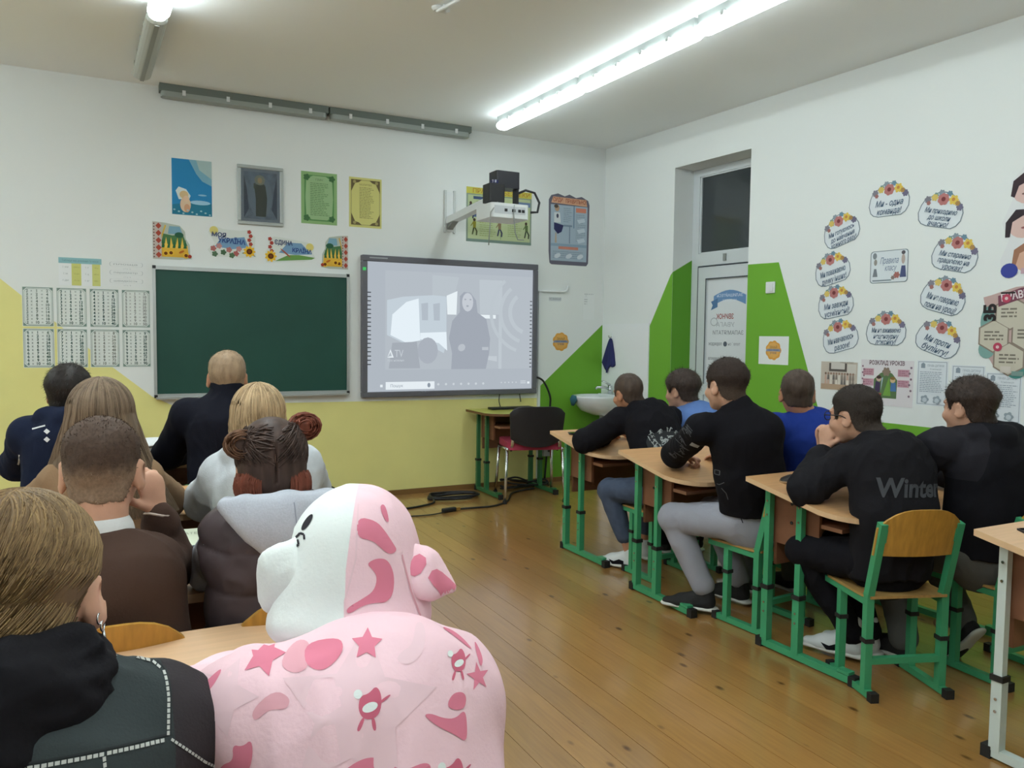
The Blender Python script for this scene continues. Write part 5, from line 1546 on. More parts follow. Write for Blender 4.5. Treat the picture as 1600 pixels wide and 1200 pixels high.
def decal(name, tree, org, ux, uy, polys, m, parent, base, off=0.002, edge=0.012, depth=0.6):
    """cloth print: flat outlines laid on the garment along the normal of their plane"""
    ux = Vector(ux).normalized(); uy = Vector(uy); uy = (uy - ux * uy.dot(ux)).normalized()
    n = ux.cross(uy)
    org = Vector(org)
    bm = bmesh.new()
    for pts in polys:
        vs = [bm.verts.new((p[0], p[1], 0)) for p in pts]
        for t in tessellate_polygon([[Vector((p[0], p[1], 0)) for p in pts]]):
            try:
                bm.faces.new([vs[i] for i in t])
            except ValueError:
                pass
    for _ in range(4):
        es = [e for e in bm.edges if e.calc_length() > edge]
        if not es:
            break
        bmesh.ops.subdivide_edges(bm, edges=es, cuts=1)
    bmesh.ops.triangulate(bm, faces=bm.faces[:])
    bm.verts.ensure_lookup_table()
    ok = []
    V = []
    for v in bm.verts:
        p = org + ux * v.co.x + uy * v.co.y
        h = tree.ray_cast(p + n * depth, -n, 2 * depth)
        if h[0] is None:
            ok.append(False); V.append(Vector((0, 0, 0)))
        else:
            nn = h[1] if h[1].dot(n) > 0 else -h[1]
            ok.append(True); V.append(h[0] + nn * off - Vector(base))
    bm.verts.index_update()
    fs = []
    for f in bm.faces:
        ix = [v.index for v in f.verts]
        if all(ok[i] for i in ix):
            a, b, c = [V[i] for i in ix]
            if max((a - b).length, (b - c).length, (c - a).length) < edge * 6:
                fs.append(ix if (b - a).cross(c - a).dot(n) > 0 else ix[::-1])
    bm.free()
    if not fs:
        return None
    return mesh_obj(name, V, fs, m, parent, True)

def stripe(pts, wd):
    """a poly-line widened to thin quads for decal()"""
    out = []
    for a, b in zip(pts[:-1], pts[1:]):
        a, b = Vector(a), Vector(b)
        d_ = (b - a).normalized(); p = Vector((-d_.y, d_.x)) * wd / 2
        out.append([tuple(a - p), tuple(b - p), tuple(b + p), tuple(a + p)])
    return out

def dashes(pts, wd, L=0.006, gap=0.003):
    out = []
    for a, b in zip(pts[:-1], pts[1:]):
        a, b = Vector(a), Vector(b)
        T = (b - a).length; d_ = (b - a).normalized(); t = 0
        while t < T - L:
            out += stripe([tuple(a + d_ * t), tuple(a + d_ * (t + L))], wd); t += L + gap
    return out

def strands(name, curves, rad, m, parent, base, taper=True):
    """curves (n,p,3): thin three-sided hair locks joined into one part"""
    Cv = np.asarray(curves, np.float32)
    n, p, _ = Cv.shape
    T = np.gradient(Cv, axis=1); T /= np.linalg.norm(T, axis=2, keepdims=True) + 1e-9
    ref = np.array([0.31, 0.22, 0.92], np.float32)
    U = np.cross(T, ref); U /= np.linalg.norm(U, axis=2, keepdims=True) + 1e-6
    W = np.cross(T, U)
    r = np.asarray(rad, np.float32)
    if r.ndim == 0:
        r = np.full((n, 1), float(r), np.float32)
    tp = (1 - 0.75 * np.linspace(0, 1, p) ** 3)[None, :] if taper else np.ones((1, p))
    r = (r.reshape(n, 1) * tp)[:, :, None].astype(np.float32)
    V = np.stack([Cv + r * (math.cos(a) * U + math.sin(a) * W) for a in (0, 2 * PI / 3, 4 * PI / 3)], 2)  # n,p,3,3
    idx = np.arange(n * p * 3).reshape(n, p, 3)
    Q = []
    for k in range(3):
        k2 = (k + 1) % 3
        Q.append(np.stack([idx[:, :-1, k], idx[:, :-1, k2], idx[:, 1:, k2], idx[:, 1:, k]], -1).reshape(-1, 4))
    o = np_mesh(name, V.reshape(-1, 3) - base, np.concatenate(Q), m, parent)
    o['kind'] = 'stuff'
    return o

def rot3(yaw, pitch=0.0, roll=0.0):
    """columns right, forward, up; yaw clockwise from +Y, pitch down, roll to the right (degrees)"""
    y, p, r = math.radians(yaw), math.radians(pitch), math.radians(roll)
    M = Matrix.Rotation(-y, 3, 'Z') @ Matrix.Rotation(-p, 3, 'X') @ Matrix.Rotation(r, 3, 'Y')
    return np.array(M, np.float32)

SKIN = {'pale': mat('skin_pale', '#c99b82', 0.55, spec=0.35, sss=0.08, noise=(30, 0.06), bump=(160, 0.1)),
        'warm': mat('skin_warm', '#b98467', 0.55, spec=0.35, sss=0.08, noise=(30, 0.06), bump=(160, 0.1))}
M_EYE = mat('eye_white', '#d8d6d2', 0.2)
M_IRIS = mat('iris', '#3a2a1c', 0.2)
M_LIP = mat('lips', '#a8665a', 0.5)

class Head:
    def __init__(s, c, R, sc=1.0):
        s.c, s.R, s.sc = np.asarray(c, np.float32), R, sc
    def w(s, x, y, z):
        return s.c + s.R @ (np.array([x, y, z], np.float32) * s.sc)
    def loc(s, P):
        return ((P - s.c) @ s.R) / s.sc
    def E(s, sd, c, r, k=0.02, op='+', tilt=None):
        R = s.R if tilt is None else s.R @ tilt
        sd.ell(s.w(*c), np.array(r) * s.sc, R, k * s.sc, op)
    def skull(s, sd, neck, t=0.0):
        E = s.E
        E(sd, (0, -0.012, 0.03), (0.074 + t, 0.094 + t, 0.083 + t), 0.02)
        E(sd, (0, 0.012, -0.02), (0.064 + t, 0.070 + t, 0.07 + t), 0.03)
        E(sd, (0, 0.035, -0.05), (0.054 + t, 0.052 + t, 0.058 + t), 0.03)
        E(sd, (0, 0.062, -0.092), (0.03, 0.026, 0.02), 0.03)
        sd.cone(s.w(0, -0.03, -0.045), neck, (0.053 + t) * s.sc, (0.056 + t) * s.sc, 0.025 * s.sc)
        return s
    def face(s, sd, ear=1.0):
        E = s.E
        E(sd, (0, 0.078, 0.02), (0.05, 0.014, 0.011), 0.018)
        for q in (-1, 1):
            E(sd, (q * 0.031, 0.098, -0.002), (0.017, 0.018, 0.012), 0.012, '-')
            E(sd, (q * 0.031, 0.073, -0.003), (0.014, 0.014, 0.014), 0.004)
            E(sd, (q * 0.042, 0.062, -0.035), (0.022, 0.024, 0.02), 0.02)
            tl_ = np.array(Matrix.Rotation(q * math.radians(-24), 3, 'Z'), np.float32)
            E(sd, (q * 0.078, -0.012, -0.012), (0.0075, 0.021 * ear, 0.033 * ear), 0.006, '+', tl_)
            E(sd, (q * 0.086, -0.004, -0.008), (0.007, 0.011, 0.019), 0.005, '-', tl_)
            E(sd, (q * 0.072, -0.006, -0.02), (0.01, 0.012, 0.016), 0.006)
        sd.cone(s.w(0, 0.084, 0.008), s.w(0, 0.106, -0.030), 0.008 * s.sc, 0.0115 * s.sc, 0.012 * s.sc)
        for q in (-1, 1):
            E(sd, (q * 0.012, 0.094, -0.034), (0.008, 0.009, 0.007), 0.006)
        E(sd, (0, 0.086, -0.058), (0.023, 0.010, 0.006), 0.008)
        E(sd, (0, 0.083, -0.069), (0.020, 0.010, 0.007), 0.008)
        E(sd, (0, 0.095, -0.0635), (0.02, 0.006, 0.0016), 0.003, '-')
        return s

ZL = ([-0.13, -0.06, -0.042, -0.028, -0.018, 0.012, 0.022, 0.030, 0.045, 0.056, 0.066, 0.13], [-0.066, -0.064, -0.055, -0.02, 0.022, 0.024, 0.012, -0.012, -0.010, 0.040, 0.060, 0.062])

def short_hair(hd, neck, parent, base, m, h, top=0.012, side=0.004, seed=1, fuzz=2500, flen=0.010, nape=0.0, front=0.0, cap=0.035):
    sd = SDF(h)
    hd.skull(sd, neck, side / hd.sc if hd.sc else side)
    lo = hd.c - 0.16; hi = hd.c + 0.16
    sd.field(lo, hi)
    P = sd.points().reshape(-1, 3)
    L = hd.loc(P)
    F = sd.F.reshape(-1)
    up = np.clip((L[:, 2] - cap) / 0.05, 0, 1)
    F = F - (top - side) * up * up * (3 - 2 * up)
    F = F + 0.0016 * vn(P, 90, seed) + 0.0020 * vn(P, 45, seed + 1)
    zl = np.interp(L[:, 1], ZL[0], np.array(ZL[1]) + np.interp(np.array(ZL[0]), [-0.1, -0.03, 0.03, 0.07], [nape, 0, 0, front]))
    reg = (zl - L[:, 2]) * 0.8 * hd.sc + 0.003 * vn(P, 120, seed + 2)
    F = np.maximum(F, reg)
    F = np.maximum(F, (L[:, 1] - 0.084) * hd.sc)
    sd.F = F.reshape(sd.F.shape).astype(np.float32)
    V, Q = sd.net()
    V = relax(V, Q, 1).astype(np.float32)
    N = vnormals(V, Q)
    o = np_mesh('hair', V - base, Q, m, parent)
    if fuzz:
        rg = np.random.default_rng(seed)
        Lv = hd.loc(V)
        r_out = np.linalg.norm((Lv - np.array([0, -0.012, 0.0])) / np.array([0.074, 0.094, 0.11]), axis=1)
        ok = np.where(r_out > 0.92)[0]
        pick = rg.choice(ok, fuzz)
        ctr = V[pick]; n = N[pick]
        down = hd.R @ np.array([0, -0.35, -0.9], np.float32)
        fl = down[None, :] - n * (n @ down)[:, None] + 0.5 * rg.normal(size=(fuzz, 3))
        fl /= np.linalg.norm(fl, axis=1, keepdims=True)
        ln = flen * rg.uniform(0.6, 1.2, fuzz)[:, None]
        sidev = np.cross(n, fl); sidev /= np.linalg.norm(sidev, axis=1, keepdims=True) + 1e-9
        a = ctr - n * 0.001 - sidev * 0.0009; b = ctr - n * 0.001 + sidev * 0.0009
        tip = ctr + n * ln * 0.35 + fl * ln
        VV = np.stack([a, b, tip], 1).reshape(-1, 3)
        o2 = np_mesh('hair_stubble', VV - base, np.arange(fuzz * 3).reshape(-1, 3), m, o)
        o2['kind'] = 'stuff'
    return o

def hand(sd, wr, dirv, pn, thumb, curl=0.5, sc=1.0, spread=0.0):
    """palm, four fingers of different lengths and a thumb leaving the palm's side; thumb = +1/-1 picks the side"""
    D = np.asarray(dirv, np.float32); D /= np.linalg.norm(D)
    n = np.asarray(pn, np.float32); n = n - D * (n @ D); n /= np.linalg.norm(n)
    S_ = np.cross(D, n) * thumb
    wr = np.asarray(wr, np.float32)
    kn = wr + D * 0.082 * sc
    sd.cone(wr, kn - D * 0.012 * sc, 0.026 * sc, 0.036 * sc, 0.008, n, 0.42)
    for off, L, r in ((0.027, 0.070, 0.0088), (0.009, 0.079, 0.009), (-0.010, 0.073, 0.0086), (-0.027, 0.058, 0.0078)):
        p = kn + S_ * off * sc - D * abs(off) * 0.2 * sc
        a = 0.0
        q = p - D * 0.02 * sc
        sd.cone(q, p, 0.009 * sc, r * sc, 0.004)
        for seg, ca in ((0.44, 0.7), (0.31, 1.0), (0.25, 0.7)):
            a += curl * ca
            v = D * math.cos(a) + n * math.sin(a) + S_ * off * spread * 8
            v /= np.linalg.norm(v)
            q = p + v * L * seg * sc
            sd.cone(p, q, r * sc, r * 0.92 * sc, 0.003)
            p = q; r *= 0.92
    p = wr + D * 0.022 * sc + S_ * 0.024 * sc
    v = D * 0.62 + S_ * 0.72 + n * 0.35; v /= np.linalg.norm(v)
    q = p + v * 0.042 * sc
    sd.cone(p, q, 0.0125 * sc, 0.010 * sc, 0.006)
    v = D * 0.85 + S_ * 0.25 + n * (0.3 + 0.4 * curl); v /= np.linalg.norm(v)
    q2 = q + v * 0.03 * sc
    sd.cone(q, q2, 0.010 * sc, 0.0085 * sc, 0.003)

def lerp(a, b, t):
    return np.asarray(a, np.float32) * (1 - t) + np.asarray(b, np.float32) * t

def unit(v):
    v = np.asarray(v, np.float32)
    return v / (np.linalg.norm(v) + 1e-9)

class Person:
    """a seated figure: joints in room coordinates, body one surface, hair and clothes its children"""
    def __init__(s, label, pel, neck, head, yaw=0, pitch=0, roll=0, hs=1.0, shL=None, shR=None, elL=None, elR=None, wrL=None, wrR=None,
                 knL=None, knR=None, anL=None, anR=None, skin='warm', h=0.006, bulge=0.03, hands=None, ws=1.0, sw=0.16, ear=1.0):
        s.pel, s.neck = A(*pel), A(*neck)
        s.R = rot3(yaw, pitch, roll)
        s.hd = Head(A(*head), s.R, hs)
        s.hs, s.ws, s.h = hs, ws, h
        s.base = A(pel[0], pel[1], 0)
        dx = s.neck - s.pel
        shL = s.neck + A(-sw, 0.0, -0.05) if shL is None else shL
        shR = s.neck + A(sw, 0.0, -0.05) if shR is None else shR
        s.shL, s.shR = A(*shL), A(*shR)
        s.right = unit(s.shR - s.shL)
        s.spine = unit(dx)
        s.fwd = unit(np.cross(s.spine, s.right))
        s.mid = lerp(s.pel, s.neck, 0.42) - s.fwd * bulge
        s.chest = lerp(s.pel, s.neck, 0.78) - s.fwd * bulge * 0.8
        df = lambda v, d_: A(*v) if v is not None else d_
        s.elL = df(elL, s.shL + A(-0.05, 0.16, -0.2)); s.elR = df(elR, s.shR + A(0.05, 0.16, -0.2))
        s.wrL = df(wrL, s.elL + A(0.10, 0.17, 0.0)); s.wrR = df(wrR, s.elR + A(-0.10, 0.17, 0.0))
        s.hipL, s.hipR = s.pel - s.right * 0.08 * ws, s.pel + s.right * 0.08 * ws
        s.knL = df(knL, s.hipL + A(-0.03, 0.36, -0.01)); s.knR = df(knR, s.hipR + A(0.03, 0.36, -0.01))
        s.anL = df(anL, A(s.knL[0], s.knL[1] - 0.02, 0.085)); s.anR = df(anR, A(s.knR[0], s.knR[1] - 0.02, 0.085))
        s.root = thing('person', label, 'person', tuple(s.base), 0, 'pupils seated at the desks')
        sd = SDF(h)
        hd = s.hd
        hd.skull(sd, s.neck); hd.face(sd, ear)
        n, ws_ = s.fwd, ws
        sd.cone(s.pel, s.mid, 0.115 * ws_, 0.10 * ws_, 0.04, n, 0.68).cone(s.mid, s.chest, 0.10 * ws_, 0.115 * ws_, 0.04, n, 0.68)
        sd.cone(s.chest, s.neck - s.spine * 0.03, 0.105 * ws_, 0.055 * ws_, 0.04, n, 0.75)
        for a, e, w_ in ((s.shL, s.elL, s.wrL), (s.shR, s.elR, s.wrR)):
            sd.cone(s.neck - s.spine * 0.02, a, 0.04, 0.038 * ws_, 0.03)
            sd.cone(a, e, 0.040 * ws_, 0.033 * ws_, 0.02).cone(e, w_, 0.033 * ws_, 0.023 * ws_, 0.012)
        for a, k_, f_ in ((s.hipL, s.knL, s.anL), (s.hipR, s.knR, s.anR)):
            sd.cone(a, k_, 0.068 * ws_, 0.046 * ws_, 0.03).cone(k_, f_, 0.044 * ws_, 0.03 * ws_, 0.015)
            sd.cone(f_, f_ + A(0, 0.10, -0.045), 0.028, 0.022, 0.015)
        hands = hands or {}
        for side, w_, e_ in (('L', s.wrL, s.elL), ('R', s.wrR, s.elR)):
            hp = hands.get(side, {})
            fd = unit(w_ - e_)
            hand(sd, w_, hp.get('d', fd), hp.get('n', A(0, 0, -1) if abs(fd[2]) < 0.8 else A(0, 1, 0)), hp.get('t', 1 if side == 'L' else -1), hp.get('curl', 0.35), 0.95 * min(1.0, hs + 0.02), hp.get('spread', 0.1))
        sd.field()
        s.body = sdf_obj('body', sd, SKIN[skin], s.root, s.base)
        # eyes, brows
        for q in (-1, 1):
            c = hd.w(q * 0.031, 0.0755, -0.003)
            mb = MB().lathe([(0.0, -0.0125), (0.009, -0.0088), (0.0125, 0), (0.009, 0.0088), (0.0, 0.0125)], 10)
            e = mesh_obj('eye', [Vector(s.R @ (np.array(v) * hs) + c - s.base) for v in mb.v], mb.f, M_EYE, s.root, True)
            mb = MB().lathe([(0.0055, 0.0), (0.003, 0.0014)], 10)
            mesh_obj('iris', [Vector(s.R @ (np.array((v.x, v.z + 0.0122, -v.y)) * hs) + c - s.base) for v in mb.v], [f[::-1] for f in mb.f], M_IRIS, e)
    def brows(s, m):
        for q in (-1, 1):
            pts = [s.hd.w(q * (0.014 + 0.009 * k), 0.0935 - 0.0012 * k * k, 0.019 + 0.002 * math.sin(k)) - s.base for k in range(5)]
            MB().tube(pts, [0.002, 0.0035, 0.0035, 0.003, 0.0015], 6).build('eyebrow', m, s.root, True)
        return s
    def torso(s, sd, t=0.014, loose=1.0, waist=True):
        n, w_ = s.fwd, s.ws
        lo = s.pel - s.spine * 0.03
        sd.cone(lo, s.mid, (0.135 * loose) * w_ + t, 0.125 * w_ * loose + t, 0.05, n, 0.70)
        sd.cone(s.mid, s.chest, 0.125 * w_ * loose + t, 0.135 * w_ + t, 0.05, n, 0.70)
        sd.cone(s.chest, s.neck - s.spine * 0.045, 0.12 * w_ + t, 0.06 * w_ + t, 0.05, n, 0.78)
        for a in (s.shL, s.shR):
            sd.cone(s.neck - s.spine * 0.035, a, 0.042 * w_ + t * 0.8, 0.046 * w_ + t, 0.035)
    def sleeve(s, sd, side, t=0.014, frac=1.0, puff=0.006):
        a, e, w_ = (s.shL, s.elL, s.wrL) if side == 'L' else (s.shR, s.elR, s.wrR)
        k = s.ws
        if frac < 0.6:
            m_ = lerp(a, e, frac * 1.7)
            sd.cone(a, m_, 0.046 * k + t, 0.043 * k + t + puff, 0.03)
            return
        sd.cone(a, e, 0.047 * k + t, 0.040 * k + t + puff, 0.03)
        f_ = lerp(e, w_, min(1.0, (frac - 0.5) * 2))
        sd.cone(e, lerp(e, f_, 0.85), 0.040 * k + t + puff, 0.028 * k + t, 0.015).cone(lerp(e, f_, 0.85), f_, 0.030 * k + t, 0.027 * k + t * 0.6, 0.01)
    def top(s, name, m, t=0.014, frac=1.0, wr=0.004, seed=1, loose=1.0, hood=False, collar=0.0, extra=None, region=None, h=None, it=1, wscale=14, puff=0.006, hem=0.0):
        sd = SDF(h or s.h)
        s.torso(sd, t, loose)
        if frac > 0:
            s.sleeve(sd, 'L', t, frac, puff); s.sleeve(sd, 'R', t, frac, puff)
        if collar:
            u = unit(s.hd.w(0, -0.03, -0.045) - s.neck)
            sd.cone(s.neck - s.spine * 0.03, s.neck + u * collar, 0.062 * s.ws + t, 0.057 * s.hs + 0.008, 0.02)
        if hood:
            f = s.fwd; r_ = s.right; up = s.spine
            c = s.neck - up * 0.005
            arc = [c + f * 0.075 + r_ * -0.03 - up * 0.03, c + r_ * -0.085 + f * 0.03, c - r_ * 0.075 - f * 0.045 + up * 0.02, c - f * 0.095 + up * 0.02, c + r_ * 0.075 - f * 0.045 + up * 0.02, c + r_ * 0.085 + f * 0.03, c + f * 0.075 + r_ * 0.03 - up * 0.03]
            sd.chain(arc, [0.022, 0.030, 0.036, 0.038, 0.036, 0.030, 0.022], 0.02)
            Rm = np.stack([r_, f, up], 1)
            sd.ell(c - f * 0.085 - up * 0.045, (0.095, 0.042, 0.068), Rm, 0.03)
            sd.ell(c - f * 0.092 - up * 0.075, (0.065, 0.038, 0.055), Rm, 0.03)
        if extra:
            extra(sd)
        # neck opening: carve a shaft for the neck itself
        sd.field()
        P = sd.points() - s.pel
        cut = hem - P @ (0.5 * s.spine + A(0, 0, 0.5))
        sd.F = np.maximum(sd.F, cut + 0.006 * np.sin(P[..., 0] * 40 + seed)).astype(np.float32)
        o = sdf_obj(name, sd, m, s.root, s.base, wr, wscale, seed, it, region)
        return o
    def trousers(s, m, t=0.012, wr=0.004, seed=2, frac=1.0, name='trousers'):
        sd = SDF(max(s.h, 0.006))
        k = s.ws
        sd.cone(s.pel + s.spine * 0.06, s.pel - A(0, 0, 0.015), 0.13 * k, 0.135 * k, 0.03, s.fwd, 0.75)
        for a, kn, an in ((s.hipL, s.knL, s.anL), (s.hipR, s.knR, s.anR)):
            sd.cone(a, kn, 0.073 * k + t, 0.05 * k + t, 0.03)
            f_ = lerp(kn, an, frac)
            sd.cone(kn, f_, 0.049 * k + t, 0.036 * k + t, 0.015)
        sd.field()
        return sdf_obj(name, sd, m, s.root, s.base, wr, 14, seed, 1)
    def shoes(s, up_m, sole_m, dirL=(0, 1, 0), dirR=(0, 1, 0), pitchL=0.0, pitchR=0.0, L=0.25, sock=None, accent=None):
        for an, dv, pt in ((s.anL, dirL, pitchL), (s.anR, dirR, pitchR)):
            dv = unit(dv)
            # foot frame pivoting at the toe ball
            f = unit(A(dv[0] * math.cos(pt), dv[1] * math.cos(pt), -math.sin(pt)))
            r_ = unit(np.cross(f, A(0, 0, 1))); u = np.cross(r_, f)
            heel = an - u * 0.04 - f * 0.025
            W = lambda x, y, z: heel + r_ * x + f * y + u * z
            sd = SDF(0.0045)
            sd.cone(W(0, 0.02, -0.012), W(0, 0.15, -0.018), 0.034, 0.036, 0.02).cone(W(0, 0.12, -0.022), W(0, L - 0.055, -0.026), 0.04, 0.028, 0.02, u, 0.75)
            sd.cone(W(0, 0.015, 0.0), an + u * 0.012, 0.034, 0.036, 0.02).cone(W(0, 0.07, 0.015), W(0, 0.13, -0.005), 0.03, 0.026, 0.02)
            sd.field()
            sh_ = sdf_obj('shoe', sd, up_m, s.root, s.base)
            sd = SDF(0.0045)
            sd.cone(W(0, 0.0, -0.037), W(0, 0.12, -0.037), 0.038, 0.036, 0.01, u, 0.36).cone(W(0, 0.10, -0.037), W(0, L - 0.055, -0.036), 0.041, 0.037, 0.015, u, 0.33)
            sd.field()
            sdf_obj('sole', sd, sole_m, sh_, A(0, 0, 0) + s.base)
            if accent is not None:
                tr = bvh(sh_, s.base)
                for sgn in (-1, 1):
                    decal('side_patch', tr, W(0, 0.10, -0.012), f * 1.0, u, [[(-0.05, -0.012), (0.02, -0.018), (0.045, 0.006), (0.01, 0.0), (-0.02, 0.014), (-0.05, 0.008)]] if sgn > 0 else [[(-0.05, -0.012), (-0.02, 0.014), (0.01, 0.0), (0.045, 0.006), (0.02, -0.018)]], accent, sh_, s.base, 0.0015, 0.012, 0.08) if sgn > 0 else decal('side_patch', tr, W(0, 0.10, -0.012), -f, u, [[(-0.045, 0.006), (-0.02, -0.018), (0.05, -0.012), (0.05, 0.008), (0.02, 0.014), (-0.01, 0.0)]], accent, sh_, s.base, 0.0015, 0.012, 0.08)
            if sock is not None:
                sd = SDF(0.0045); sd.cone(an - A(0, 0, 0.01), an + A(0, 0, 0.05), 0.036, 0.034, 0.01); sd.field()
                sdf_obj('sock', sd, sock, s.root, s.base)
        return s

def hairmat(name, col, var=0.3, rough=0.5, st=(60, 60, 8)):
    return mat(name, col, rough, spec=0.2, noise=(1.0, var, st))

def fade_mat(name, c_top, c_side, z0, z1):
    """short cropped hair: longer and darker on top, clipped to the skin at the sides"""
    m = bpy.data.materials.new(name)
    m.use_nodes = True
    nt = m.node_tree; N = nt.nodes
    b = N['Principled BSDF']; b.inputs['Roughness'].default_value = 0.7; b.inputs['Specular IOR Level'].default_value = 0.2
    tc = N.new('ShaderNodeTexCoord'); sp_ = N.new('ShaderNodeSeparateXYZ'); nt.links.new(tc.outputs['Object'], sp_.inputs[0])
    mr = N.new('ShaderNodeMapRange'); mr.inputs['From Min'].default_value = z0; mr.inputs['From Max'].default_value = z1
    mr.interpolation_type = 'SMOOTHSTEP'
    nz = N.new('ShaderNodeTexNoise'); nz.inputs['Scale'].default_value = 60; nt.links.new(tc.outputs['Object'], nz.inputs['Vector'])
    ad = N.new('ShaderNodeMath'); ad.operation = 'MULTIPLY_ADD'; ad.inputs[1].default_value = 0.02; nt.links.new(nz.outputs['Fac'], ad.inputs[0]); nt.links.new(sp_.outputs[2], ad.inputs[2])
    nt.links.new(ad.outputs[0], mr.inputs['Value'])
    mx = N.new('ShaderNodeMix'); mx.data_type = 'RGBA'; nt.links.new(mr.outputs[0], mx.inputs[0])
    mx.inputs[6].default_value = hexc(c_side); mx.inputs[7].default_value = hexc(c_top)
    n2 = N.new('ShaderNodeTexNoise'); n2.inputs['Scale'].default_value = 180; nt.links.new(tc.outputs['Object'], n2.inputs['Vector'])
    m2 = N.new('ShaderNodeMix'); m2.data_type = 'RGBA'; m2.blend_type = 'MULTIPLY'; m2.inputs[0].default_value = 0.5
    rp = N.new('ShaderNodeMapRange'); rp.inputs['From Min'].default_value = 0.35; rp.inputs['From Max'].default_value = 0.65; rp.inputs['To Min'].default_value = 0.55
    nt.links.new(n2.outputs['Fac'], rp.inputs['Value']); nt.links.new(mx.outputs[2], m2.inputs[6]); nt.links.new(rp.outputs[0], m2.inputs[7])
    nt.links.new(m2.outputs[2], b.inputs['Base Color'])
    return m

# ---------------------------------------------------------------- cloth and hair materials
def cloth(name, col, b_=(220, 0.25), **k):
    return mat(name, col, 0.9, spec=0.15, bump=b_, **k)
C_BLACK = cloth('black_jersey', '#16151a'); C_BLACK2 = cloth('washed_black_jersey', '#1c1b1f'); C_NAVY = cloth('navy_jersey', '#192035'); C_DNAVY = cloth('dark_navy_jersey', '#14151f')
C_BROWN = cloth('brown_sweater', '#4a3830'); C_VEST = mat('brown_quilted', '#4a3f42', 0.6, spec=0.3, bump=(30, 0.15)); C_GREYH = cloth('grey_marl', '#b4b8c2', noise=(300, 0.06)); C_LGREY = cloth('pale_grey', '#bfc4c9', noise=(40, 0.05))
C_PINK = cloth('pink_fleece', '#efcad3', (160, 0.2), noise=(5, 0.03)); C_WHITE = cloth('white_fleece', '#e2e8e6', (160, 0.2)); C_ROYAL = cloth('royal_blue', '#22398a'); C_PALEB = cloth('dusty_blue', '#5e7cb4')
C_DENIM = mat('dark_denim', '#3b4243', 0.8, spec=0.2, bump=(400, 0.3), noise=(8, 0.12)); C_SLEEVE = mat('charcoal_sleeve', '#3c3639', 0.85, spec=0.2, bump=(300, 0.3))
C_SWEAT = cloth('grey_sweatpants', '#9b9ca6'); C_JEANS = mat('blue_jeans', '#4a5468', 0.85, spec=0.2, bump=(300, 0.3), noise=(14, 0.2)); C_GREYT = cloth('dark_grey_trousers', '#5d5d5a'); C_WT = cloth('white_tshirt', '#cfd0cf')
C_ROSE = paper('#d97e94'); C_DROSE = paper('#c9667d'); C_LROSE = paper('#dda3ae'); C_PROSE = paper('#e8c6ce')
for m_ in (C_ROSE, C_DROSE, C_LROSE, C_PROSE):
    m_.node_tree.nodes['Principled BSDF'].inputs['Roughness'].default_value = 0.9
H_BLK = hairmat('black_brown_hair', '#2a2523'); H_DK = hairmat('dark_brown_hair', '#3a2f2a'); H_ASH = hairmat('ash_brown_hair', '#6f5d4c'); H_BLD = hairmat('blond_hair', '#a78d6b'); H_FAIR = hairmat('fair_stubble', '#9a8269', 0.2)
H_OLV = hairmat('olive_blond_hair', '#6c5539', 0.15); H_OLV2 = hairmat('olive_blond_pale_locks', '#937851', 0.15); H_OLV3 = hairmat('olive_blond_mid_locks', '#7e6545', 0.15); H_ASH2 = hairmat('ash_pale_locks', '#87735f', 0.1); H_BLD2 = hairmat('blond_pale_locks', '#c4a985', 0.1); H_BUN = hairmat('dark_bun_hair', '#463630', 0.4); H_BUNL = hairmat('bun_lock_hair', '#6e4e3a', 0.4); H_RED = hairmat('copper_hair', '#7c4636', 0.35); H_STB = hairmat('shaved_brown', '#4d4038', 0.2); H_BRN = hairmat('brown_crop', '#413631', 0.25)  # paler and mid tones are the locks' own colour, mixed at random
WSOLE = mat('white_sole', '#cfcfc8', 0.5); WSHOE = mat('white_leather', '#cfd2d2', 0.45); BSHOE = mat('black_knit_shoe', '#1c1b1c', 0.8, bump=(200, 0.4))
PR_GREY = paper('#55565c'); PR_LG = paper('#a9adb0'); PR_W = paper('#d3d5d6')

# ================================================================ left row
# --- boy in navy
p = Person('person with short black hair in a navy jacket with white dashes, front left desk', (-0.14, 3.50, 0.50), (-0.125, 3.52, 0.985), (-0.125, 3.55, 1.085), yaw=12, hs=0.93, sw=0.135, h=0.007,
           elL=(-0.32, 3.72, 0.79), wrL=(-0.16, 3.86, 0.775), elR=(0.10, 3.70, 0.79), wrR=(-0.02, 3.88, 0.775))
short_hair(p.hd, p.neck, p.root, p.base, H_BLK, 0.006, 0.016, 0.010, 3, 1800, 0.014, cap=0.0)
o = p.top('jacket', C_NAVY, 0.018, hood=True, wr=0.006, seed=4, collar=0.02)
p.trousers(C_BLACK2); p.shoes(BSHOE, WSOLE)
t_ = bvh(o, p.base)
decal('white_print', t_, (-0.125, 3.40, 0.95), (1, 0, 0), (0, 0.2, 1), stripe([(-0.12, 0.02), (-0.075, 0.028)], 0.006) + stripe([(-0.075, 0.0), (-0.065, 0.01)], 0.016) + stripe([(-0.075, -0.03), (-0.065, -0.02)], 0.016) + stripe([(0.02, -0.055), (0.07, -0.03)], 0.014) + stripe([(-0.18, -0.10), (-0.165, -0.07)], 0.006), PR_W, o, p.base)
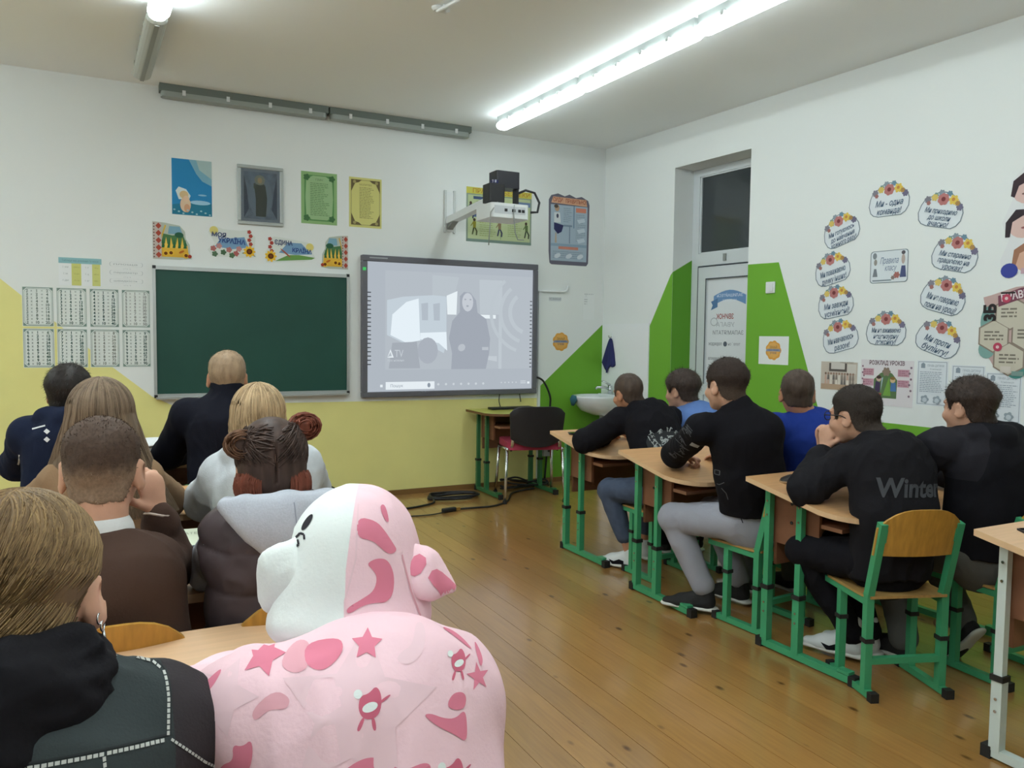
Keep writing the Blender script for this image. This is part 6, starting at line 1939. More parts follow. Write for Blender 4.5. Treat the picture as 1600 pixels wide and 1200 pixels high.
# --- fair boy in black
p = Person('person with cropped fair hair in black, before the chalkboard', (0.45, 3.49, 0.50), (0.455, 3.50, 1.045), (0.46, 3.53, 1.140), yaw=8, hs=0.98, sw=0.155, h=0.007, shL=(0.305, 3.53, 0.985), shR=(0.60, 3.50, 0.985),
           elL=(0.235, 3.72, 0.80), wrL=(0.36, 3.90, 0.78), elR=(0.66, 3.70, 0.79), wrR=(0.55, 3.90, 0.775))
short_hair(p.hd, p.neck, p.root, p.base, H_FAIR, 0.006, 0.007, 0.003, 5, 2600, 0.006)
p.top('jacket', C_DNAVY, 0.018, wr=0.005, seed=7, collar=0.055)
p.trousers(C_BLACK2); p.shoes(BSHOE, WSOLE)
# --- girl with long straight hair
p = Person('person with very long straight ash-brown hair seen from behind', (-0.03, 2.54, 0.50), (-0.012, 2.53, 0.955), (-0.010, 2.555, 1.075), yaw=10, hs=0.97, sw=0.10, ws=0.85, h=0.007,
           elL=(-0.21, 2.72, 0.80), wrL=(-0.10, 2.90, 0.775), elR=(0.17, 2.72, 0.80), wrR=(0.06, 2.90, 0.775))
C_TAN = cloth('tan_sweater', '#8a6f55')
p.top('sweater', C_TAN, 0.014, seed=9); p.trousers(C_BLACK2); p.shoes(BSHOE, WSOLE)
def mantle(hd, neck_dir, n, npts, spread, bottom, seed, r0=0.0, face=52, wob=0.004, back=0.0, lift=0.0, rng_phi=None):
    """locks combed down from the crown, over the skull and on down to the bottom"""
    rg = np.random.default_rng(seed)
    out = []
    for i in range(n):
        phi = rg.uniform(-180 + face, 180 - face) * PI / 180     # 0 = back of the head
        if rng_phi:
            phi = rg.uniform(*rng_phi) * PI / 180
        th0 = rg.uniform(0.02, 0.9)
        lay = rg.uniform(0.0, 1.0)
        P = []
        for k in range(npts):
            t = k / (npts - 1)
            th = th0 + (PI * 0.52 - th0) * min(1.0, t * 2.0)
            rx, ry, rz_ = 0.080 + 0.008 * lay + r0, 0.100 + 0.008 * lay + r0, 0.090 + 0.006 * lay + r0
            x = rx * math.sin(th) * math.sin(phi); y = -0.012 - ry * math.sin(th) * math.cos(phi); z = 0.03 + lift + rz_ * math.cos(th)
            d_ = max(0.0, (t - 0.5) * 2)
            if d_ > 0:
                z -= bottom * d_
                e = d_ ** 1.25
                x *= 1 + spread * e; y -= back * e + 0.02 * math.cos(phi) * e
                x += wob * math.sin(9 * d_ + 7 * lay + 3 * phi); y += wob * math.cos(8 * d_ + 5 * phi)
            P.append(hd.w(x, y, z))
        out.append(P)
    return np.array(out, np.float32)
sd = SDF(0.007)
hd = p.hd
for q in range(8):
    t = q / 7
    sd.ell(hd.w(0, -0.015 - 0.03 * t, 0.04 - 0.30 * t), np.array((0.078 + 0.095 * t ** 1.4, 0.098 - 0.025 * t, 0.085)) * hd.sc, hd.R, 0.04)
sd.ell(hd.w(0, 0.10, -0.06), (0.085, 0.07, 0.13), hd.R, 0.02, '-'); sd.field()
o = sdf_obj('hair', sd, H_ASH, p.root, p.base, 0.0)
cv = mantle(hd, None, 1800, 16, 1.25, 0.30, 3, 0.004)
for q, m_ in enumerate((H_ASH, H_ASH2)):
    strands('hair_locks', cv[q::2], np.random.default_rng(1 + q).uniform(0.0010, 0.0022, 900), m_, o, p.base)
# --- blonde girl
p = Person('person with blonde hair to the shoulders in a pale grey hoodie', (0.46, 2.55, 0.50), (0.43, 2.54, 0.955), (0.425, 2.56, 1.060), yaw=12, hs=0.92, sw=0.12, h=0.007,
           shL=(0.325, 2.56, 0.89), elL=(0.285, 2.70, 0.79), wrL=(0.36, 2.88, 0.775), elR=(0.62, 2.70, 0.80), wrR=(0.52, 2.90, 0.775))
p.top('hoodie', C_LGREY, 0.020, hood=True, seed=12, wr=0.006); p.trousers(C_JEANS); p.shoes(WSHOE, WSOLE)
sd = SDF(0.007); hd = p.hd
for q in range(5):
    t = q / 4
    sd.ell(hd.w(0, -0.012 - 0.01 * t, 0.035 - 0.15 * t), np.array((0.080 + 0.006 * math.sin(PI * t), 0.098 - 0.02 * t, 0.085)) * hd.sc, hd.R, 0.03)
sd.ell(hd.w(0, 0.10, -0.06), (0.07, 0.06, 0.12), hd.R, 0.02, '-'); sd.field()
o = sdf_obj('hair', sd, H_BLD, p.root, p.base)
cv = mantle(hd, None, 1200, 14, 0.05, 0.15, 5, 0.003)
for q, m_ in enumerate((H_BLD, H_BLD2)):
    strands('hair_locks', cv[q::2], np.random.default_rng(2 + q).uniform(0.0010, 0.0024, 600), m_, o, p.base)
# --- boy in the brown sweater
p = Person('person with a clipped fade haircut in a brown sweater, hand held to his face', (0.03, 1.77, 0.515), (-0.010, 1.745, 0.905), (-0.008, 1.785, 1.050), yaw=9, pitch=4, hs=0.91, h=0.0048, skin='pale', ear=1.15, ws=0.86,
           shL=(-0.115, 1.74, 0.848), shR=(0.078, 1.765, 0.852), elL=(-0.17, 1.93, 0.795), wrL=(-0.06, 2.02, 0.86), elR=(0.128, 1.935, 0.80), wrR=(0.098, 1.865, 0.938),
           hands={'R': dict(d=A(-0.22, 0.10, 1), n=A(-0.55, 0.8, 0), t=1, curl=0.85), 'L': dict(d=A(0.4, 0.1, 1), n=A(0.3, -0.9, 0), curl=0.9)}, bulge=0.04)
short_hair(p.hd, p.neck, p.root, p.base, fade_mat('fade_brown', '#55443a', '#937c68', 1.052, 1.090), 0.0045, 0.009, 0.0022, 8, 5000, 0.004, cap=0.03)
o = p.top('sweater', C_BROWN, 0.011, seed=14, wr=0.0045, frac=0.97, wscale=12)
sd = SDF(0.005); sd.cone(p.neck - p.spine * 0.04, lerp(p.neck, p.hd.w(0, -0.03, -0.045), 0.22), 0.070, 0.060, 0.01); sd.field(); sdf_obj('tshirt_collar', sd, C_WT, p.root, p.base)
p.trousers(C_BLACK2); p.shoes(BSHOE, WSOLE); p.brows(H_BRN)
br = MB().tube([p.wrR - p.base + A(0.027 * math.cos(a), 0.027 * math.sin(a), 0.004 * math.sin(2 * a)) for a in np.linspace(0, 2 * PI, 15)], 0.003, 6).build('bracelet', mat('pale_beads', '#c9b9ac', 0.4), p.root, True)
# --- girl with two buns
p = Person('person with two hair buns and copper ends, grey hood over a brown quilted vest', (0.345, 1.795, 0.515), (0.335, 1.755, 0.945), (0.325, 1.80, 1.032), yaw=4, pitch=8, hs=0.92, h=0.0052, skin='pale', ws=0.88,
           shL=(0.240, 1.775, 0.890), shR=(0.43, 1.765, 0.890), elL=(0.228, 1.92, 0.79), wrL=(0.29, 2.10, 0.775), elR=(0.49, 1.95, 0.80), wrR=(0.40, 2.12, 0.775))
hd = p.hd
sd = SDF(0.005)
hd.E(sd, (0, -0.016, 0.035), (0.080, 0.100, 0.088)); hd.E(sd, (0, -0.04, -0.02), (0.074, 0.07, 0.075), 0.03); hd.E(sd, (0, 0.095, -0.045), (0.075, 0.06, 0.11), 0.015, '-'); hd.E(sd, (0, -0.118, 0.03), (0.0018, 0.03, 0.10), 0.004, '-'); sd.field()
o = sdf_obj('hair', sd, H_BUN, p.root, p.base)
rg = np.random.default_rng(4)
B_ = [np.array((-0.068, -0.050, 0.058)), np.array((0.074, -0.015, 0.096))]
cv = []
for i in range(620):
    sgn = -1 if i % 2 == 0 else 1
    tgt = B_[0] if sgn < 0 else B_[1]
    tgt = tgt + rg.normal(size=3) * 0.012
    tgt = tgt - np.array((0, -0.012, 0.03))
    phi = rg.uniform(0.02, 2.1); zz = rg.uniform(-0.9, 0.75)
    s0 = np.array((sgn * math.sin(phi) * math.sqrt(1 - zz * zz), -math.cos(phi) * math.sqrt(1 - zz * zz), zz))
    e0 = tgt / np.array((0.08, 0.1, 0.088)); e0 /= np.linalg.norm(e0)
    lay = rg.uniform(1.0, 1.045)
    P = []
    for k in range(10):
        t = k / 9
        v = s0 * (1 - t) + e0 * t; v /= np.linalg.norm(v)
        P.append(hd.w(*(np.array((0, -0.016, 0.034)) + v * np.array((0.0805, 0.1005, 0.0885)) * (lay + 0.06 * t ** 3))))
    cv.append(P)
strands('hair_locks', np.array(cv), rg.uniform(0.0012, 0.0024, 620), H_BUN, o, p.base)
for sgn, c in zip((-1, 1), B_):
    cv = []
    for i in range(150):
        R0 = rg.uniform(0.012, 0.038); ph = rg.uniform(0, 2 * PI); rr = rg.uniform(0.004, 0.014); tl = rg.normal() * 0.010
        P = []
        for k in range(14):
            a = ph + 0.42 * k
            x, z = R0 * math.cos(a), R0 * math.sin(a) * 0.9
            y = tl + rr * math.sin(2.2 * a + ph)
            P.append(hd.w(*(c + np.array((x + sgn * 0.004, y * 1.2, z)))))
        cv.append(P)
    sd = SDF(0.0045); hd.E(sd, tuple(c), (0.036, 0.028, 0.033)); sd.field()
    bo = sdf_obj('hair_bun', sd, H_BUN if sgn < 0 else H_RED, p.root, p.base)
    strands('bun_locks', np.array(cv), rg.uniform(0.0014, 0.0028, 150), H_BUNL if sgn < 0 else H_RED, bo, p.base)
cv = []
for i in range(240):
    sgn = -1 if i % 2 == 0 else 1
    a = rg.uniform(0.25, 1.0)
    x0, y0 = sgn * 0.079 * math.sin(a * 1.5), -0.03 - 0.075 * math.cos(a * 1.5)
    P = [hd.w(x0 * (1.03 + 0.1 * math.sin(PI * t)), y0 * (1.03), -0.018 - 0.055 * t + 0.01 * rg.uniform()) for t in np.linspace(0, 1, 7)]
    cv.append(P)
for q in (0, 1):
    strands('copper_ends', np.array(cv)[q::2], rg.uniform(0.0016, 0.003, 120), H_RED, o, p.base)
# vest: quilted channels
def quilt(sd):
    pass
sl = p.top('hoodie', C_GREYH, 0.016, seed=21, wr=0.006, puff=0.012)
sd = SDF(0.0055)
p.torso(sd, 0.029, 1.06)
for a, s_ in ((p.shL, -1), (p.shR, 1)):
    sd.cone(a, a - A(0, 0, 0.03), 0.050, 0.045, 0.03)
sd.field()
V, Q = sd.net(); V = relax(V, Q, 1).astype(np.float32); N = vnormals(V, Q)
zz = V[:, 2] + 0.010 * vn(V, 9, 3) - 0.02 * np.abs(V[:, 0] - 0.33)
ph = (zz - 0.62) / 0.088
V = V + N * (0.010 * np.sqrt(np.abs(np.sin(ph * PI))) - 0.007 + 0.004 * (1 - np.abs(vn(V, 24, 8)) * 2))[:, None]
vest = np_mesh('quilted_vest', V - p.base, Q, C_VEST, p.root)
sd = SDF(0.005)
c = p.neck; R_ = p.right; U_ = A(0, 0, 1); Fw = A(0, 1, 0)
arc = [c + Fw * 0.07 + R_ * -0.05 - U_ * 0.01, c - R_ * 0.105 + Fw * 0.005 + U_ * 0.015, c - R_ * 0.085 - Fw * 0.065 + U_ * 0.028, c - Fw * 0.088 + U_ * 0.034, c + R_ * 0.085 - Fw * 0.065 + U_ * 0.028, c + R_ * 0.105 + Fw * 0.005 + U_ * 0.015, c + Fw * 0.07 + R_ * 0.05 - U_ * 0.01]
sd.chain(arc, [0.014, 0.018, 0.020, 0.020, 0.020, 0.018, 0.014], 0.02)
for q in range(8):
    t = q / 7
    w_ = 0.118 * (1 - t) ** 0.75 + 0.006
    y_ = -0.120 - 0.016 * math.sin(PI * t)
    z_ = 0.036 - 0.112 * t
    sd.cone(c - R_ * w_ + Fw * (y_ + 0.03 * w_ / 0.11) + U_ * z_, c + Fw * y_ + U_ * z_, 0.015, 0.019, 0.02).cone(c + Fw * y_ + U_ * z_, c + R_ * w_ + Fw * (y_ + 0.03 * w_ / 0.11) + U_ * z_, 0.019, 0.015, 0.02)
sd.field()
ho = sdf_obj('grey_hood', sd, C_GREYH, p.root, p.base, 0.004, 10, 5, 2)
t_ = bvh(ho, p.base)
decal('hood_seam', t_, tuple(p.neck + A(0.0, -0.12, 0)), (1, 0, 0), (0, 0, 1), stripe([(0.0, 0.045), (0.002, -0.02), (0.006, -0.07), (0.006, -0.12)], 0.0022), cloth('seam_grey', '#9094a0'), ho, p.base, 0.0012)
p.trousers(C_BLACK2); p.shoes(WSHOE, WSOLE)

# --- girl in the denim jacket, front left
p = Person('person with smooth olive-blond hair, black hood and denim jacket, nearest left', (-0.11, 0.86, 0.51), (-0.085, 0.955, 0.935), (-0.082, 1.00, 1.040), yaw=16, pitch=6, roll=-3, hs=0.96, h=0.0048, skin='pale',
           shL=(-0.21, 0.93, 0.885), shR=(0.034, 0.955, 0.878), elL=(-0.29, 1.10, 0.79), wrL=(-0.15, 1.25, 0.775), elR=(0.105, 1.12, 0.79), wrR=(0.02, 1.27, 0.775))
hd = p.hd
sd = SDF(0.0048)
hd.E(sd, (0, -0.014, 0.036), (0.081, 0.100, 0.086)); hd.E(sd, (-0.012, -0.045, -0.02), (0.066, 0.065, 0.07), 0.03); hd.E(sd, (0.03, 0.10, -0.05), (0.085, 0.062, 0.115), 0.015, '-'); hd.E(sd, (0.082, -0.005, -0.028), (0.022, 0.030, 0.042), 0.01, '-'); sd.field()
o = sdf_obj('hair', sd, H_OLV, p.root, p.base)
rg = np.random.default_rng(9)
cv = []
G = np.array((-0.45, -0.80, -0.62)); G /= np.linalg.norm(G)
for i in range(2600):
    s_ = rg.uniform(-1.0, 1.0); y0 = rg.uniform(-0.35, 0.75)
    p0 = np.array((0.10 * s_ + 0.04, y0, 0.95)); p0 /= np.linalg.norm(p0)
    a = s_ * 1.55
    p1 = np.array((math.sin(a) * 1.02, 0.10 + 0.62 * y0 - 0.62 * math.cos(a), 0.05 + 0.30 * math.cos(a)))
    g_ = G + np.array((0.05 * math.sin(5 * s_), 0.03, 0.05 * math.cos(7 * y0)))
    lay = rg.uniform(1.0, 1.018) + 0.007 * math.sin(s_ * 24) + 0.004 * math.sin(y0 * 31)
    P = []
    for k in range(14):
        t = k / 13
        v = p0 * (1 - t) ** 2 + p1 * 2.1 * t * (1 - t) + g_ * t * t
        v /= np.linalg.norm(v)
        q = np.array((0, -0.014, 0.034)) + v * np.array((0.082, 0.101, 0.088)) * (lay - 0.010 * t ** 2)
        P.append(hd.w(*q))
    cv.append(P)
E0, E1 = np.array((-0.010, -0.040, -0.012)), np.array((0.076, 0.080, 0.080))
g_ = (np.array((-0.052, -0.110, -0.075)) - E0) / E1; g_ /= np.linalg.norm(g_)
for i in range(1100):
    a = rg.uniform(-1.0, 1.55); z0 = rg.uniform(-0.80, 0.35)
    s0 = np.array((math.sin(a), -math.cos(a), z0)); s0 /= np.linalg.norm(s0)
    lay = rg.uniform(1.0, 1.03)
    P = []
    for k in range(14):
        t = k / 13
        v = s0 * (1 - t) + g_ * t + 0.10 * t * (1 - t) * np.array((0, -1, -0.5)); v /= np.linalg.norm(v)
        P.append(hd.w(*(E0 + v * E1 * (lay + 0.03 * t * t))))
    cv.append(P)
rg.shuffle(cv)
cv = np.array(cv)
for q, m_ in enumerate((H_OLV, H_OLV2, H_OLV3)):
    strands('hair_locks', cv[q::3], rg.uniform(0.0007, 0.0013, len(cv[q::3])), m_, o, p.base)
cv = []
for i in range(220):
    P = []
    a = rg.uniform(0, 2 * PI); r_ = 0.016 * math.sqrt(rg.uniform())
    for k in range(9):
        t = k / 8
        P.append(hd.w(-0.04 - 0.04 * t + r_ * math.cos(a) * (1 + t), -0.075 - 0.03 * math.sin(PI * t) + 0.02 * t + r_ * math.sin(a), -0.035 - 0.16 * t))
    cv.append(P)
strands('ponytail', np.array(cv), rg.uniform(0.0012, 0.0025, 220), H_BUN, o, p.base)
MB().tube([hd.w(-0.042 + 0.021 * math.cos(a), -0.078 + 0.02 * math.sin(a), -0.040) - p.base for a in np.linspace(0, 2 * PI, 13)], 0.007, 8).build('hair_tie', C_BLACK, p.root, True)
for k, zz in enumerate((-0.040, -0.030)):
    MB().tube([hd.w(0.083 - 0.001 * k + 0.0, -0.010 - 0.008 * k + 0.006 * math.cos(a), zz + 0.006 * math.sin(a)) - p.base for a in np.linspace(0, 2 * PI, 11)], 0.0012, 6).build('earring', M_CHROME, p.root, True)
MB().tube([hd.w(0.083, -0.008, -0.046) - p.base, hd.w(0.084, -0.008, -0.062) - p.base], [0.0015, 0.003], 8).build('earring', M_CHROME, p.root, True)
jk = p.top('jacket', two_tone('denim_and_sleeves', '#353c3d', '#353033', 0.85, (300, 0.3)), 0.026, seed=31, wr=0.004, puff=0.008, wscale=12, region=lambda V: np.maximum((V[:, 0] * 0.985 + (V[:, 1] - 0.885) * 0.17) - 0.060 - 0.10 * (V[:, 2] - 0.95), V[:, 1] - 1.05))
t_ = bvh(jk, p.base)
ST = mat('white_stitch', '#b9bbb6', 0.8)
og = (0.0, 0.885, 0.90); ux = (0.985, 0.17, 0.0); uy = (0.05, 0.30, 0.95)
ARM = [(-0.06, 0.112), (0.009, 0.095), (0.037, 0.085), (0.052, 0.077), (0.059, 0.066), (0.056, 0.04), (0.048, 0.003)]
decal('shoulder_stitch', t_, og, ux, uy, dashes(ARM, 0.0030, 0.0040, 0.0012), ST, jk, p.base, 0.0012, 0.005)
decal('yoke_stitch', t_, og, ux, uy, dashes([(-0.25, 0.036), (-0.096, 0.020), (-0.014, 0.010), (0.047, 0.002)], 0.0034, 0.0042, 0.0012), ST, jk, p.base, 0.0012, 0.005)
decal('panel_stitch', t_, og, ux, uy, dashes([(-0.017, 0.008), (-0.018, -0.05)], 0.0030, 0.0040, 0.0012), ST, jk, p.base, 0.0012, 0.005)
decal('sleeve_stitch', t_, og, ux, uy, dashes([(0.051, 0.001), (0.088, -0.035), (0.12, -0.06)], 0.0026, 0.0036, 0.0012), ST, jk, p.base, 0.0012, 0.005)
decal('yoke_seam', t_, og, ux, uy, stripe([(-0.25, 0.040), (-0.096, 0.024), (-0.014, 0.014), (0.050, 0.006)], 0.002) + stripe([(x + 0.003, y + 0.002) for x, y in ARM], 0.002), mat('dark_seam', '#23282a', 0.9), jk, p.base, 0.0009, 0.005)
sd = SDF(0.0055)
c = p.neck + p.spine * 0.022 - p.right * 0.042; f = p.fwd; r_ = p.right; up = p.spine
sd.chain([c + f * 0.08 - r_ * 0.04 - up * 0.03, c - r_ * 0.095 + f * 0.02, c - r_ * 0.085 - f * 0.055 + up * 0.02, c - f * 0.10 + up * 0.015, c + r_ * 0.075 - f * 0.045 + up * 0.015, c + r_ * 0.088 + f * 0.02 - up * 0.005, c + f * 0.08 + r_ * 0.04 - up * 0.03], [0.024, 0.034, 0.036, 0.034, 0.032, 0.030, 0.024], 0.05)
Rm = np.stack([r_, f, up], 1)
sd.ell(c - f * 0.088 - up * 0.035 - r_ * 0.01, (0.115, 0.042, 0.050), Rm, 0.06); sd.ell(c - f * 0.100 - up * 0.060 - r_ * 0.07, (0.11, 0.040, 0.050), Rm, 0.07); sd.field()
sdf_obj('black_hood', sd, cloth('black_hood', '#17161a'), p.root, p.base, 0.010, 13, 6, 2, None, (0.8, 1.2, 2.4))
p.trousers(C_BLACK2); p.shoes(BSHOE, WSOLE); p.brows(H_BRN)

# --- child in the pink hood
p = Person('person in a pink patterned fleece with the eared hood up, white on its left half', (0.275, 0.79, 0.51), (0.298, 1.00, 0.900), (0.318, 1.085, 0.985), yaw=-6, pitch=28, roll=6, hs=0.90, h=0.006, skin='pale', ws=0.95,
           shL=(0.150, 0.965, 0.868), shR=(0.398, 0.950, 0.853), elL=(0.085, 1.12, 0.80), wrL=(0.22, 1.30, 0.780), elR=(0.425, 1.10, 0.795), wrR=(0.36, 1.30, 0.780), bulge=0.05)
hd = p.hd
short_hair(hd, p.neck, p.root, p.base, H_BRN, 0.007, 0.012, 0.006, 2, 0)
jk = p.top('fleece', C_PINK, 0.024, hem=-0.02, seed=41, wr=0.0065, puff=0.010, wscale=9, h=0.006, it=2, loose=1.0)
hc = A(0.312, 1.085, 1.006)
vd = unit(A(0.29, 0.93, -0.22))            # from the back of the hood towards its front
hr = unit(np.cross(vd, A(0.02, 0, 1))); hu = np.cross(hr, vd)
W = lambda x, y, z: hc + hr * x + vd * y + hu * z
Rh = np.stack([hr, vd, hu], 1)
sd = SDF(0.0052)
sd.ell(W(-0.001, 0.0, 0.018), (0.086, 0.112, 0.092), Rh, 0.02).ell(W(-0.004, -0.025, -0.045), (0.101, 0.094, 0.066), Rh, 0.045).ell(W(-0.006, -0.035, -0.078), (0.104, 0.098, 0.036), Rh, 0.03)
sd.ell(W(0, 0.12, -0.03), (0.062, 0.07, 0.085), Rh, 0.01, '-')
sd.field()
def hreg(C):
    L = (C - hc) @ Rh
    return -0.010 + 0.10 * np.clip(L[:, 2], 0, 0.2) - L[:, 0]
ho = sdf_obj('hood', sd, two_tone('white_and_pink_fleece', '#efcad3', '#e4eae8'), p.root, p.base, 0.0045, 11, 12, 2, hreg)
for sgn in (-1, 1):
    sd = SDF(0.0045)
    if sgn < 0:
        a, b_, e = W(-0.062, -0.055, 0.035), W(-0.098, -0.055, -0.012), W(-0.112, -0.045, -0.040)
        nn = unit(np.cross(b_ - a, A(0.25, 0.9, 0.3)))
        n_ = unit(hr * -0.62 - vd * 0.75)
        sd.cone(a, b_, 0.016, 0.034, 0.02, n_, 0.42).cone(b_, e, 0.034, 0.016, 0.02, n_, 0.4)
        m_ = C_WHITE
    else:
        a, b_, e = W(0.062, -0.055, 0.012), W(0.096, -0.06, -0.012), W(0.132, -0.055, -0.030)
        n_ = unit(hr * 0.45 - vd * 0.75 + hu * 0.45)
        sd.cone(a, b_, 0.020, 0.033, 0.02, n_, 0.42).cone(b_, e, 0.033, 0.006, 0.02, n_, 0.4)
        m_ = C_PINK
    sd.field()
    eo = sdf_obj('hood_ear', sd, m_, ho, p.base, 0.003, 20, 7, 1)
    if sgn > 0:
        t_ = bvh(eo, p.base)
        ax = unit(e - a); cen = (a + e) / 2 + n_ * 0.02
        yy = np.cross(n_, ax)
        for w_ in ([(0.0, -0.028), (0.05, -0.022), (0.055, 0.0), (0.02, 0.004), (0.0, -0.005)], [(-0.03, -0.03), (-0.012, -0.03), (-0.01, 0.0), (-0.03, 0.005)]):
            decal('ear_print', t_, tuple(cen), ax, yy, [chaikin(w_, 1)], C_ROSE, eo, p.base, 0.0008, 0.006, 0.06)
# hood details
t_ = bvh(ho, p.base)
vw = unit(A(0.30, 0.94, -0.15)); vr = unit(np.cross(vw, A(0, 0, 1))); vu = np.cross(vr, vw)
def hp(polys, m, nm='print', dx=0.0, dz=0.0, off=0.0014):
    for q in ([polys] if len(polys[0]) < 5 or 'seam' in nm else [[chaikin(w_)] for w_ in polys]):
        decal(nm, t_, tuple(hc + vr * dx + vu * dz), vr, vu, q, m, ho, p.base, off * 0.5, 0.006, 0.3)
BLK = paper('#24222a')
hp([disc(0, 0, 0.0042, 0.0125, 12, -0.6)], BLK, 'eye_print', -0.062, 0.064)
hp(stripe([(-0.004, -0.003), (0.003, 0.004), (0.009, 0.003), (0.010, -0.003)], 0.003) + stripe([(-0.014, -0.014), (-0.006, -0.016), (0.002, -0.010), (0.0, -0.004)], 0.003), BLK, 'mouth_print', -0.074, 0.046)
hp([[(0.004, 0.072), (0.028, 0.066), (0.040, 0.052), (0.050, 0.036), (0.056, 0.026), (0.046, 0.022), (0.036, 0.030), (0.024, 0.042), (0.004, 0.046)],
    [(0.032, 0.084), (0.040, 0.086), (0.046, 0.062), (0.040, 0.064)]], C_ROSE)
hp([[(0.016, 0.014), (0.030, 0.020), (0.044, 0.016), (0.052, -0.004), (0.050, -0.028), (0.040, -0.036), (0.028, -0.034), (0.012, -0.036), (-0.006, -0.046), (-0.008, -0.038), (0.012, -0.028), (0.026, -0.020), (0.030, -0.004), (0.024, 0.006)], disc(0.000, -0.098, 0.008, 0.004, 10)], C_ROSE)
def critter(s_=1.0, fl=1):
    """a small abstract blotch print with a pale oval"""
    return [[(fl * s_ * x, s_ * y) for x, y in ((-0.012, -0.004), (-0.010, 0.010), (0.0, 0.012), (0.008, 0.020), (0.014, 0.010), (0.013, -0.006), (0.006, -0.014), (-0.006, -0.014))]] + [[(fl * s_ * x, s_ * y) for x, y in q] for q in (((-0.008, -0.012), (-0.004, -0.012), (-0.010, -0.026), (-0.014, -0.024)), ((0.002, -0.013), (0.006, -0.013), (0.008, -0.026), (0.004, -0.026)), ((0.012, 0.0), (0.024, 0.008), (0.023, 0.010), (0.012, 0.004)))]
hp(critter(0.9, -1), C_DROSE, 'print', 0.060, -0.070); hp([disc(0, 0, 0.007, 0.004, 10, 0.9)], C_WHITE, 'print', 0.060, -0.068, 0.002)
hp(stripe([(0.062, 0.02), (0.074, -0.028), (0.086, -0.06)], 0.002), C_LROSE, 'ear_seam')
hp(stripe([(0.005, 0.088), (0.003, 0.02), (-0.010, -0.03), (-0.008, -0.10)], 0.0022), C_PROSE, 'hood_seam')
# pattern of stars and rounded blotches over the back
t_ = bvh(jk, p.base)
oc = A(0.262, 0.93, 0.885)
bw_ = unit(A(0.26, 0.90, -0.36)); br_ = unit(np.cross(bw_, A(0, 0, 1))); bu_ = np.cross(br_, bw_)
def bp(polys, m, nm='print', off=0.0015):
    for w_ in polys:
        decal(nm, t_, tuple(oc), br_, bu_, [w_ if 'star' in nm else chaikin(w_)], m, jk, p.base, off * 0.5, 0.006, 0.4)
K = 0.92 / 1240 * 1.05
def px(x, y):
    """garment coordinates: metres right and up of the middle of the back"""
    return ((x - 540) * K, (1075 - y) * K)
def PX(*pts):
    return [px(*q) for q in pts]
def st(x, y, r, ri=0.45, rot=PI / 2):
    c_ = px(x, y)
    return star(c_[0], c_[1], r * K, ri, 5, rot)
bp([st(548, 1085, 118, 0.5, 1.45), st(355, 1055, 55, 0.5, 1.2)], C_PROSE, 'pale_star_print', 0.0012)
bp([PX((640, 965), (655, 970), (650, 1010), (625, 1030), (605, 1022), (612, 1010), (632, 1000))], C_PROSE, 'pale_print', 0.0012)
bp([PX((400, 1075), (430, 1050), (455, 1062), (450, 1078), (425, 1075), (405, 1092)), PX((432, 1018), (452, 982), (478, 985), (482, 1020), (460, 1032))], C_LROSE, 'pale_print', 0.0012)
bp([st(410, 1002, 32, 0.5, 1.3), st(563, 995, 24, 0.5, 1.5), st(737, 1055, 22, 0.4, 1.6), st(318, 1105, 26, 0.45, 1.4)], C_ROSE, 'star_print')
bp([PX((470, 988), (522, 982), (530, 1000), (515, 1020), (495, 1030), (472, 1018)),
    PX((354, 1162), (360, 1145), (378, 1140), (376, 1118), (390, 1122), (403, 1112), (405, 1140), (392, 1170), (374, 1178)),
    PX((548, 1200), (520, 1176), (528, 1160), (552, 1146), (576, 1145), (596, 1158), (612, 1166), (640, 1158), (652, 1164), (646, 1176), (618, 1176), (596, 1172), (580, 1200)),
    PX((642, 1098), (652, 1096), (674, 1106), (692, 1108), (706, 1098), (710, 1110), (708, 1144), (690, 1130), (664, 1116)),
    PX((678, 1090), (688, 1074), (704, 1072), (712, 1080), (708, 1096), (694, 1098)),
    PX((682, 975), (700, 980), (720, 995), (735, 1015), (728, 1012), (705, 992)),
    PX((742, 1000), (748, 1010), (752, 1030), (744, 1044), (740, 1025)),
    PX((310, 1080), (320, 1045), (335, 1028), (352, 1015), (346, 1035), (332, 1052), (326, 1085), (318, 1092)),
    PX((660, 960), (690, 952), (700, 962), (672, 968))], C_ROSE, 'blotch_print')
for (x, y, s_, f_) in ((565, 1078, 1.0, 1), (703, 1030, 0.8, 1), (682, 1184, 1.0, 1)):
    c_ = px(x, y)
    bp([[(q[0] + c_[0], q[1] + c_[1]) for q in pl_] for pl_ in critter(s_, f_)], C_DROSE, 'small_print', 0.0016)
    bp([[(q[0] + c_[0], q[1] + c_[1]) for q in disc(0.001, -0.002, 0.009 * s_, 0.005 * s_, 10, 0.3)], [(q[0] + c_[0], q[1] + c_[1]) for q in disc(-0.012 * s_, 0.012 * s_, 0.005 * s_, 0.005 * s_, 8)]], C_WHITE, 'small_print', 0.0022)
p.trousers(C_PINK); p.shoes(WSHOE, WSOLE)

